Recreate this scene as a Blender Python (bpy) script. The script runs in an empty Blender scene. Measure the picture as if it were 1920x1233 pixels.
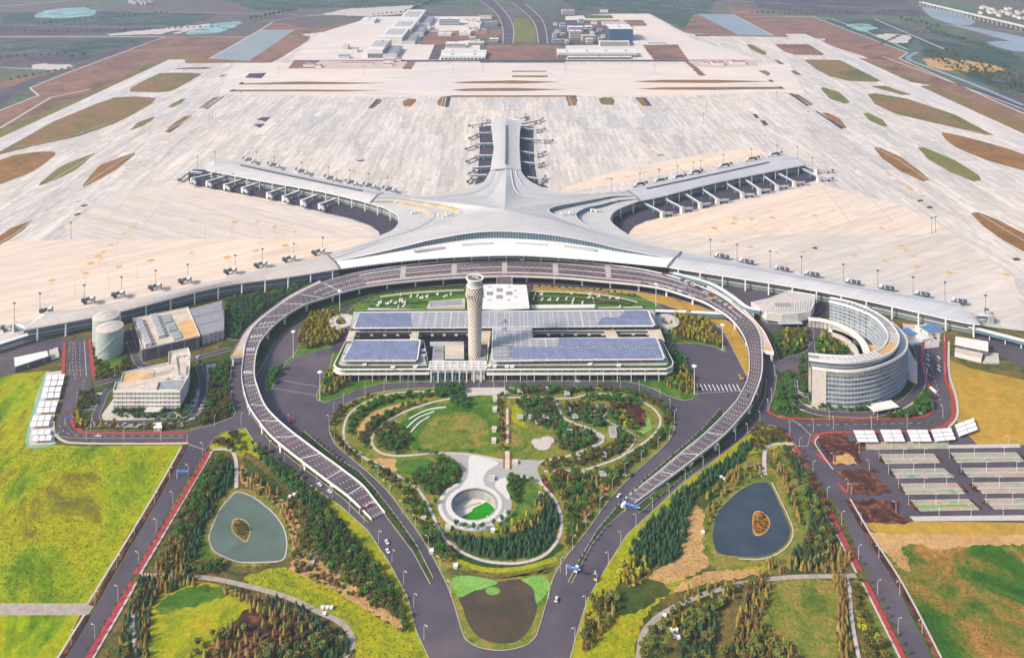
import bpy, bmesh, math, random
from mathutils import Vector, Matrix
random.seed(7)
# ---------------------------------------------------------------- camera, sky, sun, exposure
scene = bpy.context.scene
H, F, CX, HY = 500.0, 1600.0, 945.0, -175.0        # eye height (m), focal length (px), vanishing point of the long axis
cam = bpy.data.cameras.new('camera'); camo = bpy.data.objects.new('camera', cam); scene.collection.objects.link(camo)
camo.location = (0, 0, H); camo.rotation_euler = (math.radians(90), 0, 0)
cam.sensor_width = 36; cam.lens = F / 1920 * 36
cam.shift_y = -(616.5 - HY) / 1920; cam.shift_x = (960 - CX) / 1920
cam.clip_start = 5; cam.clip_end = 60000
scene.camera = camo
SUN_EL, SUN_AZ = math.radians(36), math.radians(-118)   # azimuth from +Y (view direction), towards -X: sun from the left, a little behind
w = bpy.data.worlds.new('World'); scene.world = w; w.use_nodes = True
wn = w.node_tree.nodes; wl = w.node_tree.links
sky = wn.new('ShaderNodeTexSky'); sky.sky_type = 'NISHITA'; sky.sun_disc = False
sky.sun_elevation = SUN_EL; sky.sun_rotation = SUN_AZ; sky.air_density = 1.0; sky.dust_density = 3.0; sky.altitude = 0
wl.new(sky.outputs[0], wn['Background'].inputs[0]); wn['Background'].inputs[1].default_value = 0.125
sl = bpy.data.lights.new('sun', 'SUN'); so = bpy.data.objects.new('sun', sl); scene.collection.objects.link(so)
sl.energy = 3.0; sl.angle = math.radians(8); sl.color = (1, .87, .72)
sd = Vector((math.sin(SUN_AZ) * math.cos(SUN_EL), math.cos(SUN_AZ) * math.cos(SUN_EL), math.sin(SUN_EL)))
so.rotation_euler = sd.to_track_quat('Z', 'Y').to_euler()
scene.view_settings.view_transform = 'Standard'; scene.view_settings.look = 'None'
scene.view_settings.exposure = 0.70; scene.view_settings.gamma = 1
scene.cycles.volume_bounces = 0
scene.cycles.max_bounces = 6
# ---------------------------------------------------------------- helpers
C = scene.collection
def G(px, py, z=0.0):
    d = F * (H - z) / (py - HY)
    return Vector(((px - CX) * d / F, d, z))
def GP(pts, z=0.0):
    return [G(p[0], p[1], p[2] if len(p) > 2 else z) for p in pts]
def s2l(v): v /= 255.0; return v / 12.92 if v <= .04045 else ((v + .055) / 1.055) ** 2.4
def S(r, g, b): return (s2l(r), s2l(g), s2l(b), 1)
ORG = {}
def tag(o, label=None, cat=None, group=None, kind=None):
    if label: o['label'] = label
    if cat: o['category'] = cat
    if group: o['group'] = group
    if kind: o['kind'] = kind
    return o
def empty(name, loc, label=None, cat=None, group=None, rz=0):
    o = bpy.data.objects.new(name, None); C.objects.link(o); o.location = loc; o.rotation_euler = (0, 0, rz)
    o.empty_display_size = .5
    ORG[o.name] = Vector(loc); return tag(o, label, cat, group)
class MB:
    def __init__(s): s.v = []; s.f = []; s.m = []
    def face(s, vs, mi=0):
        i = len(s.v); s.v.extend([tuple(v) for v in vs]); s.f.append(tuple(range(i, i + len(vs)))); s.m.append(mi)
    def mesh(s, vs, fs, mi=0):
        i = len(s.v); s.v.extend([tuple(v) for v in vs])
        for f in fs: s.f.append(tuple(i + k for k in f)); s.m.append(mi)
    def box(s, c, size, rz=0, mi=0, taper=1.0):
        x, y, z = size[0] / 2, size[1] / 2, size[2]; ca, sa = math.cos(rz), math.sin(rz); vs = []
        for k, (zz, t) in enumerate(((0, 1), (z, taper))):
            for dx, dy in ((-x, -y), (x, -y), (x, y), (-x, y)):
                dx *= t; dy *= t
                vs.append((c[0] + dx * ca - dy * sa, c[1] + dx * sa + dy * ca, c[2] + zz))
        s.mesh(vs, [(3, 2, 1, 0), (4, 5, 6, 7), (0, 1, 5, 4), (1, 2, 6, 5), (2, 3, 7, 6), (3, 0, 4, 7)], mi)
    def beam(s, a, b, wd, ht, mi=0):          # box section between two points, centred, ht downwards from the line
        a = Vector(a); b = Vector(b); d = (b - a); n = Vector((-d.y, d.x, 0))
        if n.length < 1e-6: n = Vector((1, 0, 0))
        n.normalize(); n *= wd / 2; up = Vector((0, 0, ht))
        vs = [a - n - up, a + n - up, b + n - up, b - n - up, a - n, a + n, b + n, b - n]
        s.mesh(vs, [(0, 1, 2, 3), (7, 6, 5, 4), (0, 4, 5, 1), (1, 5, 6, 2), (2, 6, 7, 3), (3, 7, 4, 0)], mi)
    def tube(s, a, b, r0, r1=None, n=6, mi=0, cap=True):
        a = Vector(a); b = Vector(b); r1 = r0 if r1 is None else r1
        q = (b - a).to_track_quat('Z', 'Y'); vs = []
        for p, r in ((a, r0), (b, r1)):
            for k in range(n):
                t = 2 * math.pi * k / n; vs.append(p + q @ Vector((r * math.cos(t), r * math.sin(t), 0)))
        fs = [(k, (k + 1) % n, n + (k + 1) % n, n + k) for k in range(n)]
        if cap: fs += [tuple(range(n, 2 * n)), tuple(range(n - 1, -1, -1))]
        s.mesh(vs, fs, mi)
    def prism(s, pts, z0, z1, mi=0, mi_side=None, bottom=True):   # pts world xy list
        n = len(pts); ms = mi if mi_side is None else mi_side
        a = sum(pts[i][0] * pts[(i + 1) % n][1] - pts[(i + 1) % n][0] * pts[i][1] for i in range(n))
        if a < 0: pts = pts[::-1]
        s.face([(p[0], p[1], z1) for p in pts], mi)
        if bottom: s.face([(p[0], p[1], z0) for p in pts[::-1]], mi)
        for i in range(n):
            p, q = pts[i], pts[(i + 1) % n]
            s.face([(p[0], p[1], z0), (q[0], q[1], z0), (q[0], q[1], z1), (p[0], p[1], z1)], ms)
    def strip(s, A, B, mi=0):                 # quad strip between two point rows
        n = len(A); i = len(s.v); s.v.extend([tuple(p) for p in A] + [tuple(p) for p in B])
        for k in range(n - 1): s.f.append((i + k, i + k + 1, i + n + k + 1, i + n + k)); s.m.append(mi)
    def ribbon(s, pts, wd, z=None, mi=0, closed=False, off=0.0):
        L, R = offset(pts, off + wd / 2, closed), offset(pts, off - wd / 2, closed)
        if closed: L.append(L[0]); R.append(R[0])
        if z is not None: L = [(p[0], p[1], z) for p in L]; R = [(p[0], p[1], z) for p in R]
        s.strip(R, L, mi)
    def wall(s, pts, z0, z1, mi=0, closed=False):
        P = list(pts) + ([pts[0]] if closed else [])
        s.strip([(p[0], p[1], z0) for p in P], [(p[0], p[1], z1) for p in P], mi)
    def kerb(s, pts, wd, z0, z1, mi=0, closed=False):  # solid low strip
        P = list(pts); L, R = offset(P, wd / 2, closed), offset(P, -wd / 2, closed)
        if closed: L.append(L[0]); R.append(R[0])
        f = lambda Q, z: [(p[0], p[1], z) for p in Q]
        s.strip(f(R, z1), f(L, z1), mi); s.strip(f(L, z1), f(L, z0), mi); s.strip(f(R, z0), f(R, z1), mi)
    def build(s, name, mats, parent=None, smooth=False, **tg):
        me = bpy.data.meshes.new(name)
        o0 = Vector((0, 0, 0))
        if parent is not None:
            p = parent
            while p.parent is not None: p = p.parent
            o0 = ORG.get(p.name, Vector(p.location))
        me.from_pydata([(v[0] - o0.x, v[1] - o0.y, v[2] - o0.z) for v in s.v], [], s.f)
        if not isinstance(mats, (list, tuple)): mats = [mats]
        for m in mats: me.materials.append(m)
        if len(mats) > 1: me.polygons.foreach_set('material_index', s.m)
        if smooth: me.polygons.foreach_set('use_smooth', [True] * len(s.f))
        me.update()
        o = bpy.data.objects.new(name, me); C.objects.link(o)
        if parent is not None: o.parent = parent
        return tag(o, **tg) if tg else o
def offset(pts, d, closed=False):
    n = len(pts); out = []
    for i in range(n):
        if closed: a, b = pts[i - 1], pts[(i + 1) % n]
        else: a, b = pts[max(0, i - 1)], pts[min(n - 1, i + 1)]
        tx, ty = b[0] - a[0], b[1] - a[1]; l = math.hypot(tx, ty) or 1
        z = pts[i][2] if len(pts[i]) > 2 else 0
        out.append(Vector((pts[i][0] - ty / l * d, pts[i][1] + tx / l * d, z)))
    return out
def cr(pts, k=6, closed=False):              # Catmull-Rom through pts (any dimension)
    n = len(pts); out = []; dim = len(pts[0])
    rng = range(n if closed else n - 1)
    for i in rng:
        if closed: p = [pts[(i + j - 1) % n] for j in range(4)]
        else: p = [pts[max(0, i - 1)], pts[i], pts[i + 1], pts[min(n - 1, i + 2)]]
        for s_ in range(k):
            t = s_ / k
            out.append(tuple(.5 * (2 * p[1][c] + (p[2][c] - p[0][c]) * t + (2 * p[0][c] - 5 * p[1][c] + 4 * p[2][c] - p[3][c]) * t * t
                       + (3 * p[1][c] - p[0][c] - 3 * p[2][c] + p[3][c]) * t ** 3) for c in range(dim)))
    if not closed: out.append(tuple(pts[-1]))
    return out
def resample(pts, n):
    P = [Vector(p) for p in pts]; L = [0]
    for a, b in zip(P, P[1:]): L.append(L[-1] + (b - a).length)
    out = []; j = 0
    for i in range(n):
        t = L[-1] * i / (n - 1)
        while j < len(P) - 2 and L[j + 1] < t: j += 1
        u = (t - L[j]) / max(1e-9, L[j + 1] - L[j]); out.append(P[j].lerp(P[j + 1], min(1, max(0, u))))
    return out
def every(pts, step, start=0.0):             # points with heading along a polyline, every step metres
    P = [Vector(p) for p in pts]; out = []; t = start; acc = 0
    for a, b in zip(P, P[1:]):
        l = (b - a).length
        while t <= acc + l and l > 0:
            out.append((a.lerp(b, (t - acc) / l), math.atan2(b.y - a.y, b.x - a.x))); t += step
        acc += l
    return out
def inside(x, y, poly):
    c = False; j = len(poly) - 1
    for i in range(len(poly)):
        xi, yi, xj, yj = poly[i][0], poly[i][1], poly[j][0], poly[j][1]
        if (yi > y) != (yj > y) and x < (xj - xi) * (y - yi) / (yj - yi) + xi: c = not c
        j = i
    return c
# ---------------------------------------------------------------- materials
def newmat(name):
    m = bpy.data.materials.new(name); m.use_nodes = True; nt = m.node_tree
    return m, nt, nt.nodes, nt.links, nt.nodes['Principled BSDF']
def pos(nt, rot=0, scl=(1, 1, 1), obj=False):
    if obj: g = nt.nodes.new('ShaderNodeTexCoord'); src = g.outputs['Object']
    else: g = nt.nodes.new('ShaderNodeNewGeometry'); src = g.outputs['Position']
    mp = nt.nodes.new('ShaderNodeMapping'); nt.links.new(src, mp.inputs[0])
    mp.inputs['Rotation'].default_value = (0, 0, rot); mp.inputs['Scale'].default_value = scl
    return mp.outputs[0]
def noise(nt, vec, scale, detail=4, rough=.55, dist=0):
    n = nt.nodes.new('ShaderNodeTexNoise'); n.inputs['Scale'].default_value = scale; n.inputs['Detail'].default_value = detail
    n.inputs['Roughness'].default_value = rough; n.inputs['Distortion'].default_value = dist
    nt.links.new(vec, n.inputs['Vector']); return n.outputs[0]
def ramp(nt, fac, stops):
    r = nt.nodes.new('ShaderNodeValToRGB'); e = r.color_ramp.elements
    while len(e) < len(stops): e.new(.5)
    for el, (p, c) in zip(e, stops): el.position = p; el.color = c
    nt.links.new(fac, r.inputs[0]); return r.outputs[0]
def mix(nt, fac, a, b, mode='MIX'):
    m = nt.nodes.new('ShaderNodeMix'); m.data_type = 'RGBA'; m.blend_type = mode
    for k, v in ((0, fac), (6, a), (7, b)):
        if isinstance(v, (int, float)): m.inputs[k].default_value = v
        elif isinstance(v, (tuple, list)): m.inputs[k].default_value = v
        else: nt.links.new(v, m.inputs[k])
    return m.outputs[2]
def plain(name, col, rough=.7, var=.12, scale=.15, metal=0, spec=.3, obj=False, rnd=0):
    m, nt, N, L, b = newmat(name)
    v = pos(nt, obj=obj); f = noise(nt, v, scale)
    c = mix(nt, 1.0, col, ramp(nt, f, [(.3, (1 - var,) * 3 + (1,)), (.7, (1 + var,) * 3 + (1,))]), 'MULTIPLY')
    if rnd:
        oi = N.new('ShaderNodeObjectInfo'); hs = N.new('ShaderNodeHueSaturation')
        mr = N.new('ShaderNodeMapRange'); mr.inputs[3].default_value = 1 - rnd; mr.inputs[4].default_value = 1 + rnd
        L.new(oi.outputs['Random'], mr.inputs[0]); L.new(mr.outputs[0], hs.inputs['Value']); L.new(c, hs.inputs['Color'])
        mr2 = N.new('ShaderNodeMapRange'); mr2.inputs[3].default_value = .5 - rnd * .12; mr2.inputs[4].default_value = .5 + rnd * .12
        L.new(oi.outputs['Random'], mr2.inputs[0]); L.new(mr2.outputs[0], hs.inputs['Hue']); c = hs.outputs[0]
    L.new(c, b.inputs['Base Color']); b.inputs['Roughness'].default_value = rough; b.inputs['Metallic'].default_value = metal
    b.inputs['Specular IOR Level'].default_value = spec
    return m
def patchy(name, stops, s1, s2=None, dist=.6, rough=.9, rot=0, scl=(1, 1, 1), fine=.25):
    """ground cover: colours laid out by large noise, broken up by a finer one"""
    m, nt, N, L, b = newmat(name); v = pos(nt, rot, scl)
    f = noise(nt, v, s1, 5, .62, dist); c = ramp(nt, f, stops)
    g = noise(nt, pos(nt), s2 or s1 * 9, 4, .7)
    c = mix(nt, 1.0, c, ramp(nt, g, [(.25, (1 - fine,) * 3 + (1,)), (.75, (1 + fine,) * 3 + (1,))]), 'MULTIPLY')
    h = noise(nt, pos(nt), .45, 3, .7)
    c = mix(nt, 1.0, c, ramp(nt, h, [(.3, (1 - fine * .6,) * 3 + (1,)), (.7, (1 + fine * .6,) * 3 + (1,))]), 'MULTIPLY')
    L.new(c, b.inputs['Base Color']); b.inputs['Roughness'].default_value = rough; b.inputs['Specular IOR Level'].default_value = .15
    return m
def concrete(name, rot, tint, long_=60, wide=6, contrast=.09, warm=.0):
    m, nt, N, L, b = newmat(name); v = pos(nt, rot)
    c = None
    for (lw, wd, ct) in ((long_, wide, contrast), (long_ * 2.6, wide * 4, contrast * .7), (long_ * .3, wide * .9, contrast * .6)):
        br = N.new('ShaderNodeTexBrick'); L.new(v, br.inputs['Vector']); br.offset = .37; br.inputs['Scale'].default_value = 1
        br.inputs['Brick Width'].default_value = lw; br.inputs['Row Height'].default_value = wd
        br.inputs['Mortar Size'].default_value = .12 if ct == contrast else 0; br.inputs['Mortar Smooth'].default_value = 1
        br.inputs['Color1'].default_value = (1 - ct, 1 - ct * .9, 1 - ct * .85, 1); br.inputs['Color2'].default_value = (1 + ct, 1 + ct, 1 + ct * .9, 1)
        br.inputs['Mortar'].default_value = (.8, .78, .76, 1)
        c = br.outputs[0] if c is None else mix(nt, 1.0, c, br.outputs[0], 'MULTIPLY')
    v2 = pos(nt, rot, (.05, 1, 1)); f = noise(nt, v2, .16, 6, .75)
    c = mix(nt, 1.0, c, ramp(nt, f, [(.3, (.92, .92, .93, 1)), (.7, (1.07, 1.06, 1.05, 1))]), 'MULTIPLY')
    big = noise(nt, pos(nt), .0028, 4, .6)
    c = mix(nt, 1.0, c, ramp(nt, big, [(.38, (1.03, 1.0, .97, 1)), (.62, (.92, .95, .99, 1))]), 'MULTIPLY')
    c = mix(nt, 1.0, tint, c, 'MULTIPLY')
    L.new(c, b.inputs['Base Color']); b.inputs['Roughness'].default_value = .85; b.inputs['Specular IOR Level'].default_value = .2
    return m
M = {}
M['apron'] = concrete('apron concrete', math.pi / 2, (.56, .515, .48, 1), contrast=.14)
M['apron_w'] = concrete('apron concrete west bay', math.radians(28), (.60, .525, .46, 1), 90, 6, .08)
M['apron_e'] = concrete('apron concrete east bay', math.radians(-28), (.59, .525, .465, 1), 90, 6, .08)
M['apron_warm'] = concrete('apron concrete warm', math.radians(-33), (.69, .565, .455, 1), 90, 6, .07)
M['apron_n'] = concrete('taxilane concrete', 0, (.66, .59, .54, 1), 90, 7, .06)
M['runway'] = concrete('runway concrete', math.radians(90), (.55, .52, .50, 1), 110, 9)
def stripes(name, base, dark, axis, period, duty, rough=.5, spec=.4, metal=0, var=.1, two=None):
    """regular bars along one axis of the part: axis 0/1/2 = x/y/z, 'd' = along horizontal distance; two = second axis tuple"""
    m, nt, N, L, b = newmat(name)
    g = N.new('ShaderNodeNewGeometry'); sp = N.new('ShaderNodeSeparateXYZ'); L.new(g.outputs['Position'], sp.inputs[0])
    def bar(ax, per, dt):
        q = N.new('ShaderNodeMath'); q.operation = 'DIVIDE'; L.new(sp.outputs[ax], q.inputs[0]); q.inputs[1].default_value = per
        r = N.new('ShaderNodeMath'); r.operation = 'FRACT'; L.new(q.outputs[0], r.inputs[0])
        t = N.new('ShaderNodeMath'); t.operation = 'LESS_THAN'; L.new(r.outputs[0], t.inputs[0]); t.inputs[1].default_value = dt
        return t.outputs[0]
    f = bar(axis, period, duty)
    if two:
        f2 = bar(*two); mx = N.new('ShaderNodeMath'); mx.operation = 'MAXIMUM'; L.new(f, mx.inputs[0]); L.new(f2, mx.inputs[1]); f = mx.outputs[0]
    c = mix(nt, f, dark, base)
    nz = noise(nt, pos(nt), .12, 4, .7)
    c = mix(nt, 1.0, c, ramp(nt, nz, [(.3, (1 - var,) * 3 + (1,)), (.7, (1 + var,) * 3 + (1,))]), 'MULTIPLY')
    L.new(c, b.inputs['Base Color']); b.inputs['Roughness'].default_value = rough; b.inputs['Specular IOR Level'].default_value = spec
    b.inputs['Metallic'].default_value = metal
    return m
M['asphalt'] = patchy('asphalt', [(.3, S(72, 68, 78)), (.5, S(84, 79, 88)), (.7, S(100, 92, 98))], .012, .1, fine=.1)
M['asphalt_new'] = patchy('dark asphalt', [(.3, S(62, 60, 74)), (.7, S(78, 74, 86))], .02, .2, fine=.1)
M['kerb'] = plain('kerb stone', (.42, .40, .38, 1), var=.15)
M['white'] = plain('road paint', (.72, .72, .72, 1), var=.12)
M['yellowline'] = plain('yellow paint', (.55, .36, .10, 1), var=.2)
M['orange'] = plain('orange ground marking', (.60, .35, .10, 1), var=.25, scale=.5)
M['redpath'] = plain('red cycle path', (.36, .05, .055, 1), var=.25, scale=.3)
M['pale'] = plain('pale paving', (.50, .46, .42, 1), var=.12, scale=.3)
M['paleroad'] = plain('dusty concrete path', (.36, .31, .26, 1), var=.2, scale=.2)
M['field'] = patchy('bright meadow', [(.28, S(58, 94, 0)), (.38, S(92, 124, 0)), (.47, S(132, 150, 0)), (.55, S(152, 152, 0)), (.61, S(122, 120, 18)), (.68, S(98, 88, 44)), (.76, S(70, 92, 20))], .011, .13, 2.2, rot=.7, scl=(1, .4, 1), fine=.34)
M['lawn'] = patchy('lawn', [(.3, S(44, 82, 20)), (.5, S(70, 108, 26)), (.7, S(110, 122, 36))], .04, .3, 1.2, fine=.34)
M['lawn_y'] = patchy('yellow lawn', [(.3, S(98, 116, 18)), (.48, S(140, 146, 12)), (.6, S(158, 150, 18)), (.75, S(150, 118, 48))], .035, .25, 1.4, fine=.34)
M['lawn_o'] = patchy('olive lawn', [(.3, S(72, 96, 28)), (.48, S(108, 118, 40)), (.6, S(136, 124, 56)), (.75, S(140, 106, 62))], .04, .3, 1.4, fine=.36)
M['scrub'] = patchy('scrubby ground', [(.3, S(48, 66, 28)), (.45, S(78, 84, 38)), (.6, S(112, 96, 52)), (.72, S(142, 112, 70))], .045, .35, 1.4, fine=.4)
M['shade_grass'] = patchy('dark groundcover', [(.3, S(44, 60, 28)), (.5, S(60, 78, 32)), (.7, S(84, 92, 40))], .05, .3)
M['sand'] = patchy('bare sandy soil', [(.3, S(168, 132, 84)), (.7, S(196, 158, 106))], .03, .2)
M['rocky'] = patchy('brown bare soil', [(.3, S(44, 26, 26)), (.5, S(74, 46, 40)), (.68, S(138, 88, 58))], .06, .5, 1.5, fine=.5)
M['brownfield'] = patchy('autumn brown field', [(.3, S(142, 122, 48)), (.5, S(170, 138, 52)), (.7, S(186, 142, 66))], .02, .12, 1)
M['patchfield'] = patchy('green and brown field', [(.36, S(30, 84, 22)), (.47, S(58, 100, 26)), (.53, S(112, 112, 44)), (.6, S(146, 112, 54)), (.7, S(170, 122, 64))], .011, .13, 2.0, fine=.36)
M['airgrass'] = patchy('airfield grass', [(.3, S(84, 92, 46)), (.45, S(112, 102, 58)), (.6, S(134, 102, 70)), (.75, S(112, 94, 82))], .008, .07, 1.5, fine=.32)
M['airgrass_b'] = patchy('dry brown airfield grass', [(.3, S(108, 84, 48)), (.5, S(134, 98, 56)), (.66, S(142, 106, 60)), (.8, S(112, 104, 52))], .014, .09, 1.4, fine=.32)
M['airgrass_r'] = patchy('reddish dry grass', [(.3, S(96, 78, 64)), (.45, S(122, 94, 80)), (.6, S(140, 106, 90)), (.75, S(112, 108, 66))], .0045, .04, 1.5, fine=.3)
M['airgrass_g'] = patchy('green airfield grass', [(.3, S(92, 104, 52)), (.7, S(124, 116, 64))], .012, .08)
M['dark'] = plain('dark void', (.02, .022, .03, 1), var=.2)
M['conc'] = plain('concrete', (.42, .41, .40, 1), var=.1)
M['whitec'] = plain('white cladding', (.70, .69, .67, 1), var=.06, rough=.5)
M['offwhite'] = plain('off white render', (.60, .57, .54, 1), var=.08)
M['steel'] = plain('painted steel', (.45, .46, .47, 1), var=.08, rough=.5)
M['dsteel'] = plain('dark steel', (.08, .09, .11, 1), var=.2, rough=.5)
M['glass'] = plain('dark glass', (.03, .07, .09, 1), rough=.12, var=.3, spec=.8)
M['glass_l'] = plain('pale glass', (.28, .32, .33, 1), rough=.4, var=.2, spec=.4)
# ---------------------------------------------------------------- ground and airfield (setting)
from mathutils.geometry import tessellate_polygon
SUNK = G(888.8, 945.5); SR = (18.6, 18.6)
RAG = random.Random(17)
def ragged(P, amp):
    out = []; n = len(P)
    for i in range(n):
        a, b_ = Vector(P[i]), Vector(P[(i + 1) % n]); L_ = (b_ - a).length; k = max(1, min(40, int(L_ / (amp * 1.6)))); nn = Vector((-(b_ - a).y, (b_ - a).x, 0)).normalized() if L_ > 0 else Vector()
        for j in range(k): out.append(a.lerp(b_, j / k) + nn * RAG.uniform(-amp, amp))
    return out
def ground(name, pts, z, m, k=0, kerb=None, kw=.45, kz=.15, px=True, hole=False):
    P = cr(pts, k, True) if k else pts
    P = GP([(p[0], p[1]) for p in P], 0) if px else P
    if name in ('ground_cover', 'bare_soil', 'far_field', 'rough_grass'): P = ragged(P, 1.5 if name in ('ground_cover', 'bare_soil') else 4 if name == 'rough_grass' else 12)
    mb = MB(); n = len(P)
    a = sum(P[i][0] * P[(i + 1) % n][1] - P[(i + 1) % n][0] * P[i][1] for i in range(n))
    if a < 0: P = P[::-1]
    if hole:                                  # leave the sunken court open
        ring = [Vector((SUNK.x + SR[0] * math.cos(t * math.pi / 32), SUNK.y + SR[1] * math.sin(t * math.pi / 32), z)) for t in range(64)]
        Q = [Vector((p[0], p[1], z)) for p in P]
        tris = tessellate_polygon([Q, ring]); mb.mesh(Q + ring, [t if (lambda A, B, D: (B - A).cross(D - A).z > 0)(*[(Q + ring)[j] for j in t]) else t[::-1] for t in tris])
    else: mb.face([(p[0], p[1], z) for p in P])
    o = mb.build(name, m, kind='structure')
    if kerb is not None:
        kb = MB(); kb.kerb(P, kw, z - .02, z + kz, 0, True); kb.build('kerb', kerb, kind='structure')
    return o
m, nt, N, L, b = newmat('countryside')
v = pos(nt, .5, (1, .35, 1)); f = noise(nt, v, .0011, 6, .62, 1.2)
c = ramp(nt, f, [(.30, S(52, 78, 74)), (.42, S(78, 98, 72)), (.5, S(98, 92, 84)), (.58, S(96, 74, 82)), (.7, S(112, 100, 88))])  # distance haze also mixed into these blue and purple field tones
vo = N.new('ShaderNodeTexVoronoi'); vo.inputs['Scale'].default_value = .0034; L.new(pos(nt, .12, (1, .7, 1)), vo.inputs['Vector'])
c2 = ramp(nt, vo.outputs['Color'], [(.2, S(58, 88, 62)), (.4, S(84, 104, 66)), (.6, S(104, 84, 84)), (.8, S(70, 84, 78))])
c = mix(nt, .5, c, c2)
g = noise(nt, pos(nt), .02, 5, .7); c = mix(nt, 1.0, c, ramp(nt, g, [(.3, (.45, .52, .55, 1)), (.7, (1.35, 1.3, 1.35, 1))]), 'MULTIPLY')
L.new(c, b.inputs['Base Color']); b.inputs['Roughness'].default_value = .95
ground('ground', [(-30000, -2000), (30000, -2000), (30000, 45000), (-30000, 45000)], -.4, m, px=False, hole=True)
def pick(i): return M[i]
# airfield grass either side, then concrete
ground('airfield_grass', [(-900, 640), (-300, 345), (-50, 230), (0, 208), (72, 180), (56, 165), (120, 140), (310, 69), (460, 69), (512, 41), (592, 55), (660, 40), (700, 62), (500, 125), (-500, 520)], -.30, M['airgrass_r'])
ground('airfield_grass', [(1300, 26), (1395, 31), (1525, 32), (1702, 99), (1686, 110), (1920, 213), (2400, 430), (2500, 620), (1920, 300), (1400, 100), (1280, 60)], -.30, M['airgrass_r'])
ground('airfield_grass', [(180, 168), (317, 104), (385, 108), (345, 122), (30, 245)], -.25, M['airgrass'], 3)
ground('airfield_grass', [(30, 232), (150, 182), (170, 184), (20, 245), (-80, 300), (-60, 270)], -.22, M['airgrass_g'])
ground('airfield_grass', [(1616, 112), (1660, 128), (1920, 225), (2300, 400), (2250, 405), (1880, 238), (1640, 133)], -.25, M['airgrass'])
ground('drainage_pond', [(376, 118), (490, 56), (553, 56), (462, 118)], -.2, plain('grey pond', (.25, .29, .30, 1), rough=.3, var=.08, scale=.01))
ground('drainage_pond', [(1308, 27), (1372, 27), (1452, 67), (1385, 66)], -.2, plain('blue pond', (.22, .27, .31, 1), rough=.3, var=.08, scale=.01))
def line(name, pts, wd, z, m, k=0, **tg):
    P = GP(cr([(p[0], p[1]) for p in pts], k) if k else [(p[0], p[1]) for p in pts]); mb = MB(); mb.ribbon(P, wd, z)
    return mb.build(name, m, **(tg or {'kind': 'structure'}))
white_edge = [[(-300, 342), (-50, 228), (0, 207), (72, 179), (56, 165), (120, 139), (310, 68.5), (462, 69)], [(380, 117), (492, 54), (512, 41)],
              [(1525, 32), (1702, 99), (1686, 110), (1920, 213), (2300, 385)], [(1308, 26), (1372, 26), (1452, 68)], [(1395, 32), (1525, 32)], [(0, 69.5), (310, 69)],
              [(0, 240), (95, 183), (170, 167)], [(1655, 106), (1920, 205)]]
for e in white_edge: line('perimeter_wall', e, 5 if e[0][1] < 250 else 4, -.12, M['pale'], label='', cat='') if False else line('perimeter_track', e, 6, -.12, M['pale'])
line('perimeter_road', [(-200, 320), (-40, 215), (0, 192), (20, 172), (60, 152), (160, 120), (305, 66), (340, 58)], 34, -.15, M['asphalt'], 4)

apron = [(-1200, 815), (317, 112), (352, 112), (347, 119), (440, 118), (508, 118), (530, 107), (560, 88), (578, 76), (582, 69), (563, 65), (600, 61), (649, 60),
         (660, 54), (682, 43), (705, 31), (900, 31), (900, 118), (1060, 118), (1060, 108), (1060, 31), (1150, 26), (1218, 26), (1285, 62), (1333, 68), (1480, 70), (1472, 64), (1510, 64),
         (1522, 72), (1547, 73), (1547, 77), (1532, 78), (1620, 106), (1628, 110), (1607, 109), (1700, 153), (1745, 160), (1740, 161), (1720, 162), (1920, 251), (2700, 600), (2400, 690), (1935, 622),
         (1850, 612), (1262, 515), (946, 500), (625, 515), (60, 620), (0, 640), (-700, 780)]
ground('apron', apron, 0, M['apron'])
# differently cast bays of the apron
ground('apron_bay', [(-60, 452), (150, 450), (700, 447), (760, 440), (640, 490), (60, 600), (-60, 625)], .05, M['apron_warm'])
ground('apron_bay', [(120, 425), (230, 360), (340, 340), (500, 372), (700, 420), (700, 447), (150, 450)], .045, M['apron_w'])
ground('apron_bay', [(1180, 440), (1190, 425), (1240, 408), (1420, 370), (1540, 345), (1690, 385), (1790, 439), (1150, 441)], .05, M['apron_warm'])
ground('apron_bay', [(1150, 441), (1790, 439), (1900, 520), (1925, 600), (1860, 606), (1262, 508), (1180, 470)], .045, M['apron_e'])
ground('apron_bay', [(1050, 362), (1090, 340), (1200, 312), (1390, 278), (1420, 292), (1200, 335)], .05, M['apron_warm'], 2)
ground('apron_bay', [(440, 118), (1480, 120), (1510, 178), (1490, 172), (1250, 180), (700, 182), (410, 176)], .04, M['apron_n'])
ground('runway', [(317, 112), (352, 112), (-900, 736), (-1200, 815)], .06, M['runway'])
ground('runway', [(1472, 64), (1510, 64), (1920, 251), (2700, 606), (2700, 640)], .06, M['runway'])
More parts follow.
